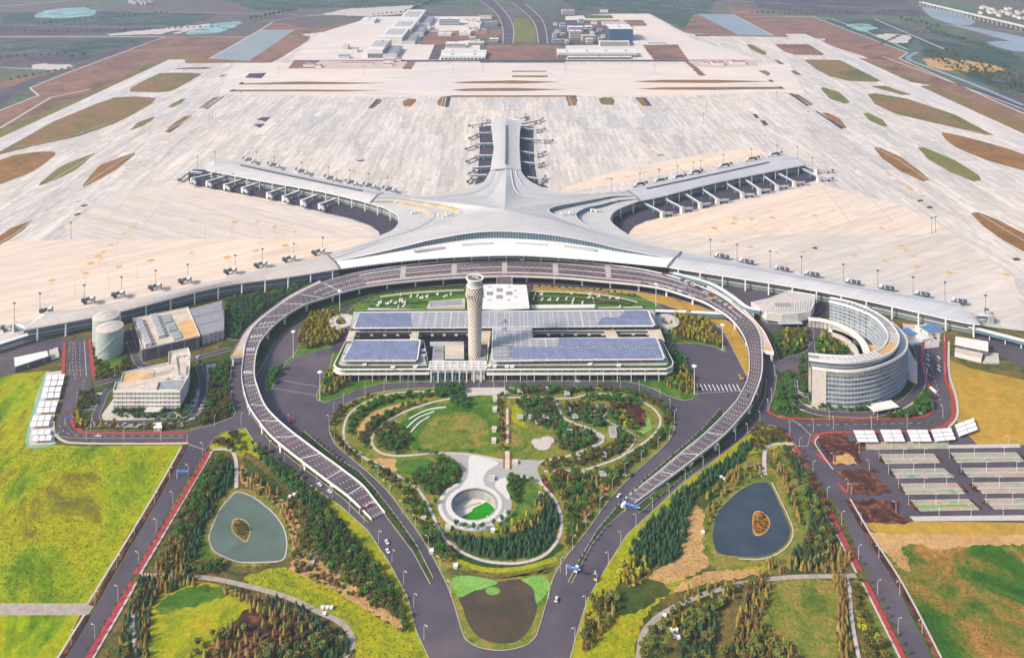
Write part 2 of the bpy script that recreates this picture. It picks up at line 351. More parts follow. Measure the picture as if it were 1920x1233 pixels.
isl = [  # traced grass islands: (points, material key, smooth)
 ([(245, 168), (250, 162), (290, 142), (310, 137), (375, 138), (365, 147), (335, 164), (315, 172), (270, 173), (245, 172)], 'airgrass', 3),
 ([(-200, 380), (0, 284), (100, 228), (180, 195), (215, 183), (255, 181), (293, 184), (285, 194), (240, 220), (215, 232), (150, 255), (60, 275), (0, 290), (-200, 385)], 'airgrass', 0),
 ([(-120, 355), (0, 300), (50, 287), (95, 284), (104, 288), (95, 298), (60, 322), (0, 346), (-90, 385)], 'airgrass_b', 3),
 ([(72, 347), (85, 335), (110, 315), (130, 305), (178, 287), (170, 295), (140, 320), (90, 343)], 'airgrass_g', 2),
 ([(155, 348), (165, 335), (185, 312), (200, 305), (252, 286), (245, 296), (215, 320), (165, 347)], 'airgrass_b', 2),
 ([(-70, 480), (0, 442), (20, 428), (62, 412), (45, 430), (20, 448), (-40, 480)], 'airgrass_b', 0),
 ([(243, 245), (258, 230), (285, 220), (291, 219), (285, 226), (265, 238)], 'airgrass_g', 0),
 ([(307, 248), (325, 232), (345, 219), (360, 216), (345, 228), (318, 247)], 'airgrass_b', 0),
 ([(372, 203), (390, 190), (402, 183), (413, 181), (385, 202)], 'airgrass_b', 0),
 ([(315, 202), (322, 195), (340, 186), (349, 185), (340, 194), (325, 201)], 'airgrass_g', 0),
 ([(325, 129), (345, 127), (390, 126), (397, 128), (385, 130), (330, 130)], 'airgrass', 0),
 ([(345, 112.5), (352, 112.5), (385, 110), (500, 117), (350, 119)], 'airgrass', 0),
 ([(409, 145), (415, 141), (424, 139), (420, 143)], 'airgrass_g', 0),
 ([(452, 157), (560, 153), (728, 156), (650, 158), (450, 159)], 'airgrass', 0), ([(435, 171), (440, 168.5), (560, 168), (720, 169.5), (640, 172), (435, 172)], 'airgrass_b', 0),
 ([(849, 155), (880, 153), (960, 151), (1055, 154), (980, 157), (870, 156.5)], 'airgrass_b', 0), ([(845, 169), (880, 166), (960, 165), (1060, 168), (980, 171), (870, 171)], 'airgrass_b', 0),
 ([(820, 183), (850, 179), (1080, 179), (1083, 182)], 'airgrass_b', 0), ([(960, 133), (1025, 133), (1025, 135), (960, 135)], 'airgrass_b', 0), ([(960, 142), (1027, 142), (1027, 145), (960, 145)], 'airgrass_b', 0),
 ([(1185, 153), (1240, 150), (1340, 150), (1450, 153), (1340, 156), (1220, 155)], 'airgrass_b', 0), ([(1193, 167), (1240, 164), (1460, 163), (1470, 167), (1340, 169), (1230, 168.5)], 'airgrass_b', 0),
 ([(697, 203), (706, 190), (710, 186), (716, 186), (715, 192), (700, 203)], 'airgrass_b', 0), ([(755, 190), (765, 186), (780, 185), (780, 191), (770, 200), (757, 199)], 'airgrass_b', 0),
 ([(820, 190), (828, 182), (836, 181), (832, 200), (822, 198)], 'airgrass_b', 0), ([(1060, 180), (1078, 180), (1083, 188), (1080, 198), (1066, 199)], 'airgrass_b', 0),
 ([(1122, 186), (1130, 183), (1148, 183), (1153, 190), (1150, 197), (1128, 196)], 'airgrass', 0), ([(1190, 183), (1205, 183), (1215, 199), (1205, 199)], 'airgrass_b', 0),
 ([(1453, 84), (1460, 83), (1515, 83), (1546, 102), (1540, 104), (1490, 103), (1470, 97)], 'airgrass_r', 0), ([(1508, 113), (1515, 112), (1575, 113), (1652, 152), (1640, 154), (1590, 152), (1555, 143), (1530, 130)], 'airgrass', 0),
 ([(1400, 84), (1410, 84), (1435, 97), (1438, 103), (1430, 103), (1408, 93)], 'airgrass', 0), ([(1538, 165), (1545, 164), (1575, 174), (1594, 192), (1585, 195), (1555, 185)], 'airgrass_g', 0),
 ([(1618, 213), (1628, 212), (1655, 225), (1665, 237), (1655, 237), (1630, 226)], 'airgrass_g', 0), ([(1627, 177), (1640, 175), (1700, 185), (1790, 215), (1850, 247), (1865, 254), (1850, 253), (1740, 228), (1680, 214), (1640, 195)], 'airgrass', 0),
 ([(1766, 252), (1780, 250), (1860, 270), (1920, 290), (1980, 315), (2000, 340), (1920, 320), (1850, 300), (1790, 275)], 'airgrass_b', 2), ([(1638, 277), (1650, 277), (1690, 295), (1730, 325), (1743, 338), (1730, 340), (1690, 322), (1655, 298)], 'airgrass_b', 0),
 ([(1720, 276), (1735, 277), (1790, 300), (1835, 328), (1840, 338), (1825, 340), (1780, 322), (1740, 298)], 'airgrass_g', 0), ([(1488, 177), (1497, 177), (1525, 196), (1519, 198)], 'airgrass_b', 0),
 ([(1540, 211), (1553, 212), (1575, 223), (1588, 240), (1578, 240)], 'airgrass_b', 0), ([(1632, 162), (1660, 161), (1710, 178), (1690, 178)], 'airgrass', 0),
 ([(1820, 400), (1835, 398), (1870, 412), (1925, 440), (1960, 465), (1920, 472), (1880, 450), (1845, 425)], 'airgrass_b', 0), ([(1421, 133), (1435, 132), (1445, 138), (1440, 143)], 'airgrass_b', 0),
 ([(1482, 133), (1490, 132), (1505, 141), (1490, 140)], 'airgrass_g', 0), ([(1451, 113), (1460, 113), (1471, 121), (1462, 121)], 'airgrass', 0)]
for p, mk, k in isl: ground('grass_island', p, .12, M[mk], k)
for p in ([(345, 230), (372, 214), (368, 216), (318, 249), (313, 248)], [(405, 190), (418, 181), (421, 181), (388, 205), (384, 204)], [(690, 203), (706, 186), (711, 186), (697, 203)],
          [(838, 181), (846, 181), (841, 201), (833, 201)], [(1205, 183), (1210, 183), (1223, 199), (1215, 199)], [(1478, 175), (1486, 175.5), (1518, 198.5), (1513, 199.5)], [(1527, 208), (1533, 209), (1582, 240), (1578, 243)],
          [(447, 158), (452, 154), (458, 155), (455, 158.5)], [(428, 172), (436, 168), (443, 168), (438, 172)], [(1440, 150), (1447, 150), (1452, 154), (1444, 154)], [(1457, 163), (1465, 162.5), (1471, 166.5), (1463, 167)],
          [(459, 146), (468, 138), (500, 137), (490, 147)], [(480, 224), (492, 220), (508, 220), (498, 228)], [(476, 235), (486, 232), (497, 233), (488, 240)], [(1411, 214), (1418, 214), (1424, 221), (1417, 222)], [(1425, 226), (1434, 226), (1441, 234), (1433, 236)],
          [(669, 301), (682, 299), (684, 302), (671, 303)], [(1233, 290), (1244, 290), (1246, 292), (1235, 292)], [(138, 403), (148, 399), (153, 401), (142, 405)], [(150, 386), (160, 383), (166, 385), (155, 388)], [(1719, 376), (1728, 374), (1732, 377), (1722, 379)], [(1737, 388), (1746, 386), (1750, 390), (1740, 391)], [(1897, 484), (1909, 483), (1915, 488), (1903, 489)]):
    ground('excavation', p, .14, M['asphalt_new'])
for p in ([(862, 184), (840, 206), (838, 206)],): pass
for e in ([(90, 343), (160, 300), (176, 288)], [(158, 347), (215, 308), (250, 288)], [(0, 279), (60, 272), (150, 250), (215, 226)], [(1644, 278), (1690, 303), (1738, 337)], [(1066, 181), (1073, 199)], [(832, 181), (826, 199)], [(311, 246), (366, 216)], [(376, 201), (416, 182)], [(1838, 402), (1900, 440), (1945, 465)], [(0, 455), (30, 437), (58, 415)], [(845, 181.5), (1075, 181.5)]):
    line('service_kerb', e, 1.6, .2, M['pale'])
# painted pit markings, expansion lines
mk = MB(); om = MB()
rnd = random.Random(3)
for (x, y) in [(232, 438), (249, 425), (255, 419), (359, 413), (440, 416), (483, 416), (515, 425), (552, 434), (208, 459), (194, 472), (184, 480), (170, 493), (283, 488), (359, 474), (223, 500), (161, 512), (98, 525), (535, 460), (480, 470), (426, 482),
               (1378, 409), (1409, 410), (1448, 408), (1528, 404), (1562, 395), (1340, 428), (1375, 419), (1356, 453), (1408, 463), (1456, 473), (1506, 473), (1528, 465), (1529, 465), (1602, 479), (1660, 489), (1689, 460), (1699, 468), (1712, 480), (1720, 500), (1780, 511), (1888, 515), (1653, 428),
               (663, 321), (689, 326), (722, 333), (755, 339), (803, 337), (1141, 335), (1175, 331), (1209, 323), (1236, 317), (1100, 267), (1196, 242), (1201, 241), (1197, 238), (1225, 283), (1224, 288), (1205, 265), (675, 281), (690, 279), (678, 296), (710, 237), (702, 258), (1276, 263), (1280, 259),
               (1634, 302), (1645, 310), (1664, 324), (1668, 328), (1680, 338), (1694, 346), (1702, 351), (1708, 354), (1730, 368), (1780, 400), (1586, 258), (1605, 278), (1575, 257), (241, 316), (232, 323), (226, 330), (195, 350), (110, 379), (22, 379), (85, 375), (147, 378), (128, 270), (146, 286), (205, 265), (317, 264), (263, 305),
               (928, 206), (935, 206), (950, 205), (966, 206), (972, 207), (905, 204), (1010, 205), (860, 206), (590, 255), (600, 262), (620, 263), (500, 252), (530, 253), (1320, 247), (1400, 247), (1370, 246), (1350, 248)]:
    c = G(x, y); w_ = rnd.uniform(4, 7); om.face([(c.x - w_, c.y, .1), (c.x, c.y - w_ * .9, .1), (c.x + w_, c.y, .1), (c.x, c.y + w_ * .9, .1)])
    if y > 400: mk.ribbon([c, c + Vector((rnd.uniform(-14, 14), -22, 0)), c + Vector((rnd.uniform(10, 30), -70, 0))], .5, .09)
for k in range(9):
    for (a, b_) in (((220 + k * 55, 420), (250 + k * 45, 452)), ((1180 + k * 70, 412), (1245 + k * 75, 470))):
        mk.ribbon(GP([a, b_]), .5, .085)
om.build('pit_marking', M['orange'], kind='structure'); mk.build('guide_line', M['orange'], kind='structure')
tl = MB(); jl = MB()
for e in ([(-60, 425), (120, 335), (300, 232), (440, 150)], [(-60, 330), (60, 300), (215, 245), (320, 182), (420, 130)], [(60, 440), (250, 320), (420, 215), (520, 150)], [(1980, 440), (1760, 330), (1560, 205), (1470, 140)], [(1980, 330), (1840, 300), (1700, 245), (1590, 182), (1500, 120)], [(1800, 420), (1640, 320), (1500, 215), (1400, 150)], [(440, 162), (1450, 160)], [(430, 176), (1480, 174)], [(560, 124), (1360, 124)], [(620, 200), (560, 330)], [(1280, 200), (1330, 330)]):
    tl.ribbon(GP(cr(e, 5)), 1.1, .105)
for k in range(26):
    x = -40 + k * 78; jl.ribbon(GP([(x, 330 if 300 < x < 1560 else 420), (945 + (x - 945) * .72, 190)]), .9, .095)
tl.build('taxi_line', plain('faded yellow line', (.50, .42, .26, 1), var=.15), kind='structure'); jl.build('joint_line', plain('joint sealant', (.36, .33, .31, 1), var=.2), kind='structure')
rw = MB()
for (x, y) in [(160, 190), (80, 232), (1595, 116), (1604, 121)]:
    c = G(x, y); rw.box((c.x, c.y, .08), (5, 42, .03), 0)
rw.build('runway_marking', M['white'], kind='structure')
# ---------------------------------------------------------------- terminal
def roofmat(name, col, rot=0.0):
    m, nt, N, L, b = newmat(name)
    br = N.new('ShaderNodeTexBrick'); L.new(pos(nt, rot), br.inputs['Vector']); br.offset = 0; br.inputs['Scale'].default_value = 1
    br.inputs['Brick Width'].default_value = 26; br.inputs['Row Height'].default_value = 8; br.inputs['Mortar Size'].default_value = .4; br.inputs['Mortar Smooth'].default_value = 1
    br.inputs['Color1'].default_value = (.95, .95, .95, 1); br.inputs['Color2'].default_value = (1.05, 1.05, 1.04, 1); br.inputs['Mortar'].default_value = (.78, .78, .79, 1)
    f = noise(nt, pos(nt), .02, 4, .6)
    c = mix(nt, 1.0, br.outputs[0], ramp(nt, f, [(.3, (.94, .94, .95, 1)), (.7, (1.05, 1.04, 1.03, 1))]), 'MULTIPLY')
    c = mix(nt, 1.0, col, c, 'MULTIPLY'); L.new(c, b.inputs['Base Color']); b.inputs['Roughness'].default_value = .45; b.inputs['Specular IOR Level'].default_value = .4
    return m
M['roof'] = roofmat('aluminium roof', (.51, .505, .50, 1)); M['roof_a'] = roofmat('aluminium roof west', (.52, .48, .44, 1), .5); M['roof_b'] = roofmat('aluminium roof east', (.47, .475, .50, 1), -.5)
M['roof_w'] = roofmat('white roof', (.74, .74, .74, 1))
M['curtain'] = stripes('curtain wall', (.035, .09, .115, 1), (.22, .25, .26, 1), 2, 3.4, .22, rough=.2, spec=.7)
M['curtain_v'] = stripes('ribbed glazing', (.10, .22, .27, 1), (.05, .07, .09, 1), 0, 4.0, .35, rough=.2, spec=.7)
M['groof0'] = plain('gutter grey', (.22, .22, .23, 1)); M['gold'] = plain('warm glazing', (.46, .36, .17, 1), rough=.25, var=.35, scale=.05, spec=.7)  # gold is a warm reflection put into the west glazing colour
M['bluegl'] = plain('blue glazing', (.10, .19, .23, 1), rough=.2, var=.3, scale=.1, spec=.7)
NS = 64
def loft(mb, A, B, k=8, arch=True, mi=0):
    rows = []
    for j in range(k + 1):
        t = j / k; s_ = math.sin(t * math.pi / 2) if arch else t
        rows.append([Vector((a.x + (b_.x - a.x) * t, a.y + (b_.y - a.y) * t, a.z + (b_.z - a.z) * s_)) for a, b_ in zip(A, B)])
    n = len(A); i0 = len(mb.v)
    for r in rows: mb.v.extend([tuple(p) for p in r])
    for j in range(k):
        for i in range(n - 1):
            mb.f.append((i0 + j * n + i, i0 + j * n + i + 1, i0 + (j + 1) * n + i + 1, i0 + (j + 1) * n + i)); mb.m.append(mi)
def curve3(pts, n=NS, k=6):                    # (px,py,z) -> world, smoothed
    P = cr([tuple(p) for p in pts], k) if k else pts
    return resample([G(*p) for p in P], n)
T0 = G(946, 430, 0)
term = empty('airport_terminal', T0, 'huge starfish-shaped airport terminal with pale metal roof and five long arms', 'terminal')
CP = (946, 393, 42)
def z_(pts, z): return [(p[0], p[1], p[2] if len(p) > 2 else z) for p in pts]
def prof(pts, z0, zm, z1):                     # fill z with a smooth bump along the curve
    n = len(pts) - 1
    return [(p[0], p[1], z0 + (z1 - z0) * i / n + (zm - (z0 + z1) / 2) * math.sin(math.pi * i / n)) for i, p in enumerate(pts)]
VNW = [(708, 366, 21), (790, 374, 26), (866, 382, 33), CP]; VN = [CP, (948, 355, 31), (949, 319, 22)]
VW = [CP, (862, 412, 35), (780, 436, 28), (700, 463, 23.5), (626, 488, 20.5)]
VNE = [(1183, 362, 21), (1110, 371, 26), (1030, 381, 33), CP]; VE = [CP, (1035, 412, 35), (1115, 436, 28), (1195, 461, 23.5), (1265, 484, 20.5)]
def vcurve(a, b_):
    A_ = [G(*p) for p in cr(a, 5)]; B_ = [G(*p) for p in cr(b_, 5)]
    return A_, B_
roof = MB(); rims = MB(); gold_refl = MB(); bluem = MB(); gut = MB()
eaves = {}
def patch(key, O, A, B, V1, V2, hA, hB, glassmb):
    Oc = curve3(O); Ac = curve3(A); Bc = curve3(B)
    a, b_ = [G(*p) for p in V1], [G(*p) for p in V2]
    # inner V sampled so that its apex matches the share of the curve before the peak
    la = sum((q - p).length for p, q in zip(a, a[1:])); lb = sum((q - p).length for p, q in zip(b_, b_[1:]))
    na = max(8, int(round(NS * la / (la + lb)))); Vc = resample(a, na) + resample(b_, NS - na + 1)[1:]
    def low(Cv, h): return [Vector((p.x, p.y, p.z - h * max(0, math.sin(math.pi * i / (NS - 1))) ** .8)) for i, p in enumerate(Cv)]
    Al, Bl = low(Ac, hA), low(Bc, hB)
    loft(roof, Oc, Al, 6); loft(roof, Ac, Bl, 4, False); loft(roof, Bc, Vc, 6, False)
    for top, bot in ((Ac, Al), (Bc, Bl)):
        glassmb.strip(bot, top)
        rims.strip([p + Vector((0, 0, .5)) for p in offset(top, 1.3)], [p + Vector((0, 0, .5)) for p in offset(top, -1.3)])
        gut.strip([p + Vector((0, 0, .7)) for p in offset(top, 1.9)], [p + Vector((0, 0, .7)) for p in offset(top, 1.2)])
        gut.strip([p + Vector((0, 0, .7)) for p in offset(top, -1.2)], [p + Vector((0, 0, .7)) for p in offset(top, -1.9)])
    eaves[key] = Oc
patch('nw', z_([(720, 359.4), (776, 367), (820, 364.5), (843, 361.5), (872, 355.6), (900, 346), (911, 335), (919, 320)], 17),
      prof([(717, 361.5), (776, 368.3), (819, 368.8), (881, 363), (909, 350), (921, 338), (927, 320)], 18, 20.5, 18.5),
      prof([(713, 364), (776, 370), (819, 370.7), (862, 371.6), (904, 370), (922, 361), (930, 350), (936, 335), (940, 320)], 20, 24, 21), VNW, VN, 2.2, 2.2, bluem)
patch('w', z_([(693.8, 381), (720, 389), (738.8, 398.8), (748, 408), (748, 415.6), (737, 429.7), (712.5, 442.5), (690, 452.8), (619, 476), (613.5, 477.2)], 16),
      prof([(697, 377.5), (729, 377.5), (750, 380), (778, 385.5), (802.5, 393.5), (812, 402.5), (811, 408), (797, 419), (769, 432.5), (722, 446), (660, 467), (617, 480)], 17.5, 23, 17.5),
      prof([(703, 371), (740, 371), (776, 376), (806, 381), (834, 385.6), (857, 390.5), (865, 395.5), (862, 401), (844, 408), (806, 423), (755, 442), (700, 458), (640, 479), (620, 483.5)], 20, 29, 19), VNW, VW, 5.0, 5.0, gold_refl)
patch('ne', z_([(1174, 356.6), (1146, 360), (1082.5, 362.5), (1045, 358.4), (1018.8, 352), (992.5, 338.8), (980, 325.6), (977, 319)], 17),
      prof([(1177, 358.5), (1082, 366), (1030, 365.5), (1002, 361.5), (981, 350), (973, 338), (968, 329), (966, 319)], 18, 20.5, 18.5),
      prof([(1180, 360.5), (1080, 368.5), (1024, 371.6), (988.8, 370.6), (973.8, 365), (964, 353.8), (960, 338.8), (957, 319)], 20, 24, 21), VNE, VN, 2.2, 2.2, bluem)
patch('e', z_([(1200, 376), (1165, 389.4), (1150, 398.8), (1144.4, 410), (1150, 419.4), (1163, 429.7), (1180, 440.6), (1202.5, 452), (1240, 462), (1277.5, 470.6)], 16),
      prof([(1197, 373), (1155.6, 376), (1127.5, 383), (1099, 389), (1082.5, 397), (1078.8, 403.4), (1084, 412), (1108.8, 427), (1170, 445), (1230, 463), (1274, 474)], 17.5, 23, 17.5),
      prof([(1190, 367.5), (1150, 368), (1125.6, 371.6), (1090, 378), (1052.5, 384.7), (1033.8, 389.4), (1027, 394), (1033.8, 400.6), (1056, 412), (1108.8, 430.6), (1160, 446.5), (1220, 464), (1270, 478)], 20, 29, 19), VNE, VE, 6.5, 6.5, bluem)
# south side: upper shell, clerestory, lower front roof
ct = curve3([(626, 489, 20.3), (660, 483.5, 22), (695.6, 476, 25), (761, 461, 30), (806, 450, 33), (881, 437, 36), (946, 434, 37), (1033.8, 440.6, 35.5), (1108.8, 453.8, 32), (1155.6, 465, 28), (1193, 472.5, 25), (1235, 480.5, 22), (1265, 485, 20.3)])
a = [G(*p) for p in VW[::-1]]; b_ = [G(*p) for p in VE]
Vs = resample(a, 33) + resample(b_, 32)[1:]
loft(roof, ct, Vs, 6, False)
cb = [Vector((p.x, p.y, p.z - 9.5 * math.sin(math.pi * i / (NS - 1)) ** 1.1)) for i, p in enumerate(ct)]
fe = curve3([(637.5, 503.5, 16.5), (700, 495, 18.5), (787.5, 485.6, 21), (881, 480, 23), (960, 478, 24), (1015, 480, 23.5), (1127.5, 488, 20), (1251, 500, 16.5)])
ro = roof.build('roof', M['roof'], term, smooth=True)
lr = MB(); loft(lr, fe, cb, 8); fro = lr.build('front_roof', M['roof_w'], term, smooth=True)
cl = MB(); cin = offset(cb, 0); cl.strip(cb, ct); cl.build('clerestory', M['curtain_v'], term)
rims.strip([p + Vector((0, 0, .5)) for p in offset(ct, 1.2)], [p + Vector((0, 0, .5)) for p in offset(ct, -1.8)])
rims.build('roof_rim', M['roof_w'], ro); gut.build('roof_gutter', M['groof0'], ro)
gold_refl.build('light_shelf_glazing', M['gold'], term, label='golden glazing between the stepped roof shells'); bluem.build('light_shelf_glazing', M['bluegl'], term)
for seg in ([(735, 461.5), (832, 446.5 + 3)], [(866, 458.5), (925, 455.5)], [(966, 455.5), (1026, 458.5)], [(1058, 461), (1117, 467)], [(775, 469.5), (833, 462.5)]):
    if seg[0][0] == 735: continue
    p, q = G(seg[0][0], seg[0][1], 27.5), G(seg[1][0], seg[1][1], 27.5)
    s_ = MB(); s_.beam(p, q, 4.5, 1.6); s_.build('skylight', M['steel'], fro)
for s3 in ([(720, 359.4, 17), (714, 362.5, 20.3), (708, 366, 21.6), (700, 373, 20), (693.8, 381, 16.6)], [(919, 320, 17.5), (930, 318, 20.5), (949, 316, 22.6), (965, 317, 20.5), (977, 319, 17.5)], [(1174, 356.6, 17.5), (1179, 358.5, 20.3), (1183, 362, 21.7), (1192, 368, 20), (1200, 376, 16.7)],
           [(614, 477.5, 17), (620, 482.5, 20), (626, 488, 21.2), (632, 495, 20), (637.5, 503.5, 17)], [(1277.5, 470.6, 17), (1272, 477, 20), (1265, 484, 21.2), (1257, 492, 20), (1251, 500, 17)]):
    pp = [G(*p) for p in cr(s3, 5)]; seam = MB(); seam.strip(offset(pp, 1.0), offset(pp, -1.0)); seam.build('roof_seam', M['dsteel'], ro)
# arms
def rev(P): return P[::-1]
eave_lines = []
def arm(near, ridge, far, mat_, n=40, sky_=None):
    A_, R_, B_ = curve3(near, n, 5), curve3(ridge, n, 5), curve3(far, n, 5)
    mb = MB(); loft(mb, A_, R_, 6); loft(mb, R_, B_, 6)
    # reverse profile for the far slope: rise handled by ridge curve
    aro = mb.build('arm_roof', mat_, term, smooth=True)
    tip = MB(); tip.face([A_[0], R_[0], B_[0]]); tip.build('gable_end', M['roof_w'], aro)
    if sky_:
        p = [G(q[0], q[1], q[2]) for q in sky_]; s_ = MB()
        for u, v_ in zip(p, p[1:]): s_.beam(u, v_, 3.6, 1.6)
        s_.build('skylight', M['dsteel'], aro)
    eave_lines.append((A_, 'near')); eave_lines.append((B_, 'far')); return A_, R_, B_
AR = {}
AR['nw'] = arm(z_([(385.6, 318.4), (420, 325.5), (507.5, 342), (600, 358.4), (680, 377), (693.8, 381)], 16), z_([(401, 307), (451, 309), (600, 341.5), (679, 358), (708, 366)], 21), z_([(402, 302), (440, 300), (470, 307), (600, 335), (720, 359.4)], 17), M['roof'], sky_=[(451, 309, 22.3), (565, 333.5, 22.4), (679, 357, 22.4)])
AR['ne'] = arm(z_([(1508, 309.4), (1345, 342), (1240, 368.4), (1200, 376)], 16), z_([(1495, 300), (1441.6, 304.7), (1240, 348), (1183, 362)], 21), z_([(1492, 295.3), (1454.7, 293), (1300, 328.4), (1240, 340.3), (1174, 356.6)], 17), M['roof_b'], sky_=[(1441.6, 303.7, 22.3), (1340, 325.6, 22.4), (1213, 352.8, 22.4)])
AR['n'] = arm(z_([(921, 226), (924.5, 256), (926, 275), (923, 294), (919, 320)], 17), z_([(948.7, 221), (949, 270), (949, 319)], 22), z_([(978, 226), (975, 247), (974, 275), (975, 297), (977, 319)], 17), M['roof'], sky_=[(949.5, 234, 23.2), (949.5, 270, 23.2), (949, 307, 23.2)])
AR['w'] = arm(z_([(43.3, 618.3), (220, 585), (406.7, 538), (540, 519), (637.5, 503.5)], 16), z_([(83, 590), (200, 574.5), (406, 530), (626, 488)], 20.5), z_([(80, 586.7), (200, 570), (406.7, 525), (613.5, 477.2)], 17), M['roof_a'])
AR['e'] = arm(z_([(1832, 600), (1813, 605), (1560, 550), (1280, 505), (1251, 500)], 16), z_([(1806, 575), (1560, 532), (1400, 503), (1265, 484)], 20.5), z_([(1800, 569), (1560, 526.7), (1277.5, 470.6)], 17), M['roof_b'])
# walls under every eave, set in; columns along the eaves the camera side
def facade(line_, inset, z0, zt, mat_=None, cols=30, colside=True, band=True):
    I = offset(line_, inset); gl = MB()
    gl.strip([(p.x, p.y, z0) for p in I], [(p.x, p.y, q.z - 1.0) for p, q in zip(I, line_)]); gw = gl.build('glass_wall', mat_ or M['curtain'], term)
    fa = MB(); fa.strip([(p.x, p.y, p.z - 1.3) for p in line_], [(p.x, p.y, p.z + .1) for p in line_])
    fa.strip([(p.x, p.y, p.z - 1.3) for p in line_], [(p.x, p.y, q.z - 1.3) for p, q in zip(I, line_)]); fa.build('eave_fascia', M['whitec'], term)
    if band:
        I2 = offset(line_, inset * .9); bd = MB(); bd.strip([(p.x, p.y, 5.0) for p in I2], [(p.x, p.y, 6.4) for p in I2]); bd.strip([(p.x, p.y, 6.4) for p in I2], [(p.x, p.y, 6.4) for p in I])
        bd.build('wall_band', M['steel'], gw)
    if cols:
        E = offset(line_, inset * .12)
        for p, ang in every(E, cols, cols * .5):
            c = MB(); c.tube((p.x, p.y, 0), (p.x, p.y, p.z - 1.4), 1.15, 1.0, 8); c.build('column', M['whitec'], term, smooth=False)
for k, (s1, s2) in {'nw': (1, -1), 'ne': (-1, 1), 'n': (1, -1), 'w': (1, -1), 'e': (-1, 1)}.items():
    A_, R_, B_ = AR[k]; ci = sum(((p - q).length for p, q in zip(A_, R_)), 0)
    mid = R_[20]; t = offset(A_, 8)[20]; sg = 1 if (t - A_[20]).xy.dot((mid - A_[20]).xy) > 0 else -1
    facade(A_, sg * 8, 0, 0, cols=29 if k != 'n' else 40)
    t = offset(B_, 8)[20]; sg = 1 if (t - B_[20]).xy.dot((mid - B_[20]).xy) > 0 else -1
    facade(B_, sg * 6, 0, 0, cols=0)
for k, sg in (('nw', 1), ('w', 1), ('ne', -1), ('e', -1)):
    E_ = eaves[k]; cc = G(946, 393, 0); t = offset(E_, 8)[32]; s_ = 1 if (t - cc).length < (E_[32] - cc).length else -1
    facade(E_, s_ * 7, 0, 0, cols=33 if k in 'we' else 0)
t = offset(fe, 8)[32]; s_ = 1 if (t - G(946, 393)).length < (fe[32] - G(946, 393)).length else -1
facade(fe, s_ * 22, 0, 0, M['curtain_v'], cols=0, band=False)
fcol = offset(fe, s_ * 14)
for p, ang in every(fcol, 24, 12):
    c = MB(); c.tube((p.x, p.y, 11), (p.x, p.y, p.z + .3), .8, .7, 8); c.build('column', M['whitec'], term)
# roof equipment
for (x, y, z) in [(743, 379.5, 19), (774, 399, 19), (782, 398, 19), (824, 403, 27), (838, 400, 27), (840, 404, 27), (832, 407, 27), (1055, 400, 27), (1069, 399, 27), (1110, 394, 19), (1119, 395, 19), (1151, 377, 19)]:
    p = G(x, y, z); e = MB(); e.box((p.x, p.y, z - 1), (5, 3, 3), .6); e.box((p.x + 4, p.y, z - 1), (1.5, 1.5, 3.4), .6); e.build('roof_hatch', M['whitec'], ro)
# dark stands next to the building
ground('aircraft_stand', [(352, 332), (362, 318), (392, 318), (693, 384), (740, 398), (752, 412), (744, 428), (715, 440), (712, 442), (710.6, 435), (693.8, 422.8), (656, 409.7), (613, 400), (526, 377.5), (420, 358), (356, 345)], .1, M['asphalt_new'])
ground('aircraft_stand', [(1178, 441), (1140, 420), (1140, 398), (1200, 378), (1500, 310), (1530, 330), (1529, 339), (1408.8, 367.5), (1240, 407.8), (1212, 414.4), (1191, 423.8), (1182, 433)], .1, M['asphalt_new'])
ground('aircraft_stand', [(898, 238), (926, 236), (928, 300), (912, 340), (890, 346), (895, 331), (900, 275)], .1, M['asphalt_new'])
ground('aircraft_stand', [(973, 236), (1000, 238), (1001, 275), (1002, 305), (1006, 331), (1018, 345), (1030, 352), (1000, 350), (978, 330)], .1, M['asphalt_new'])
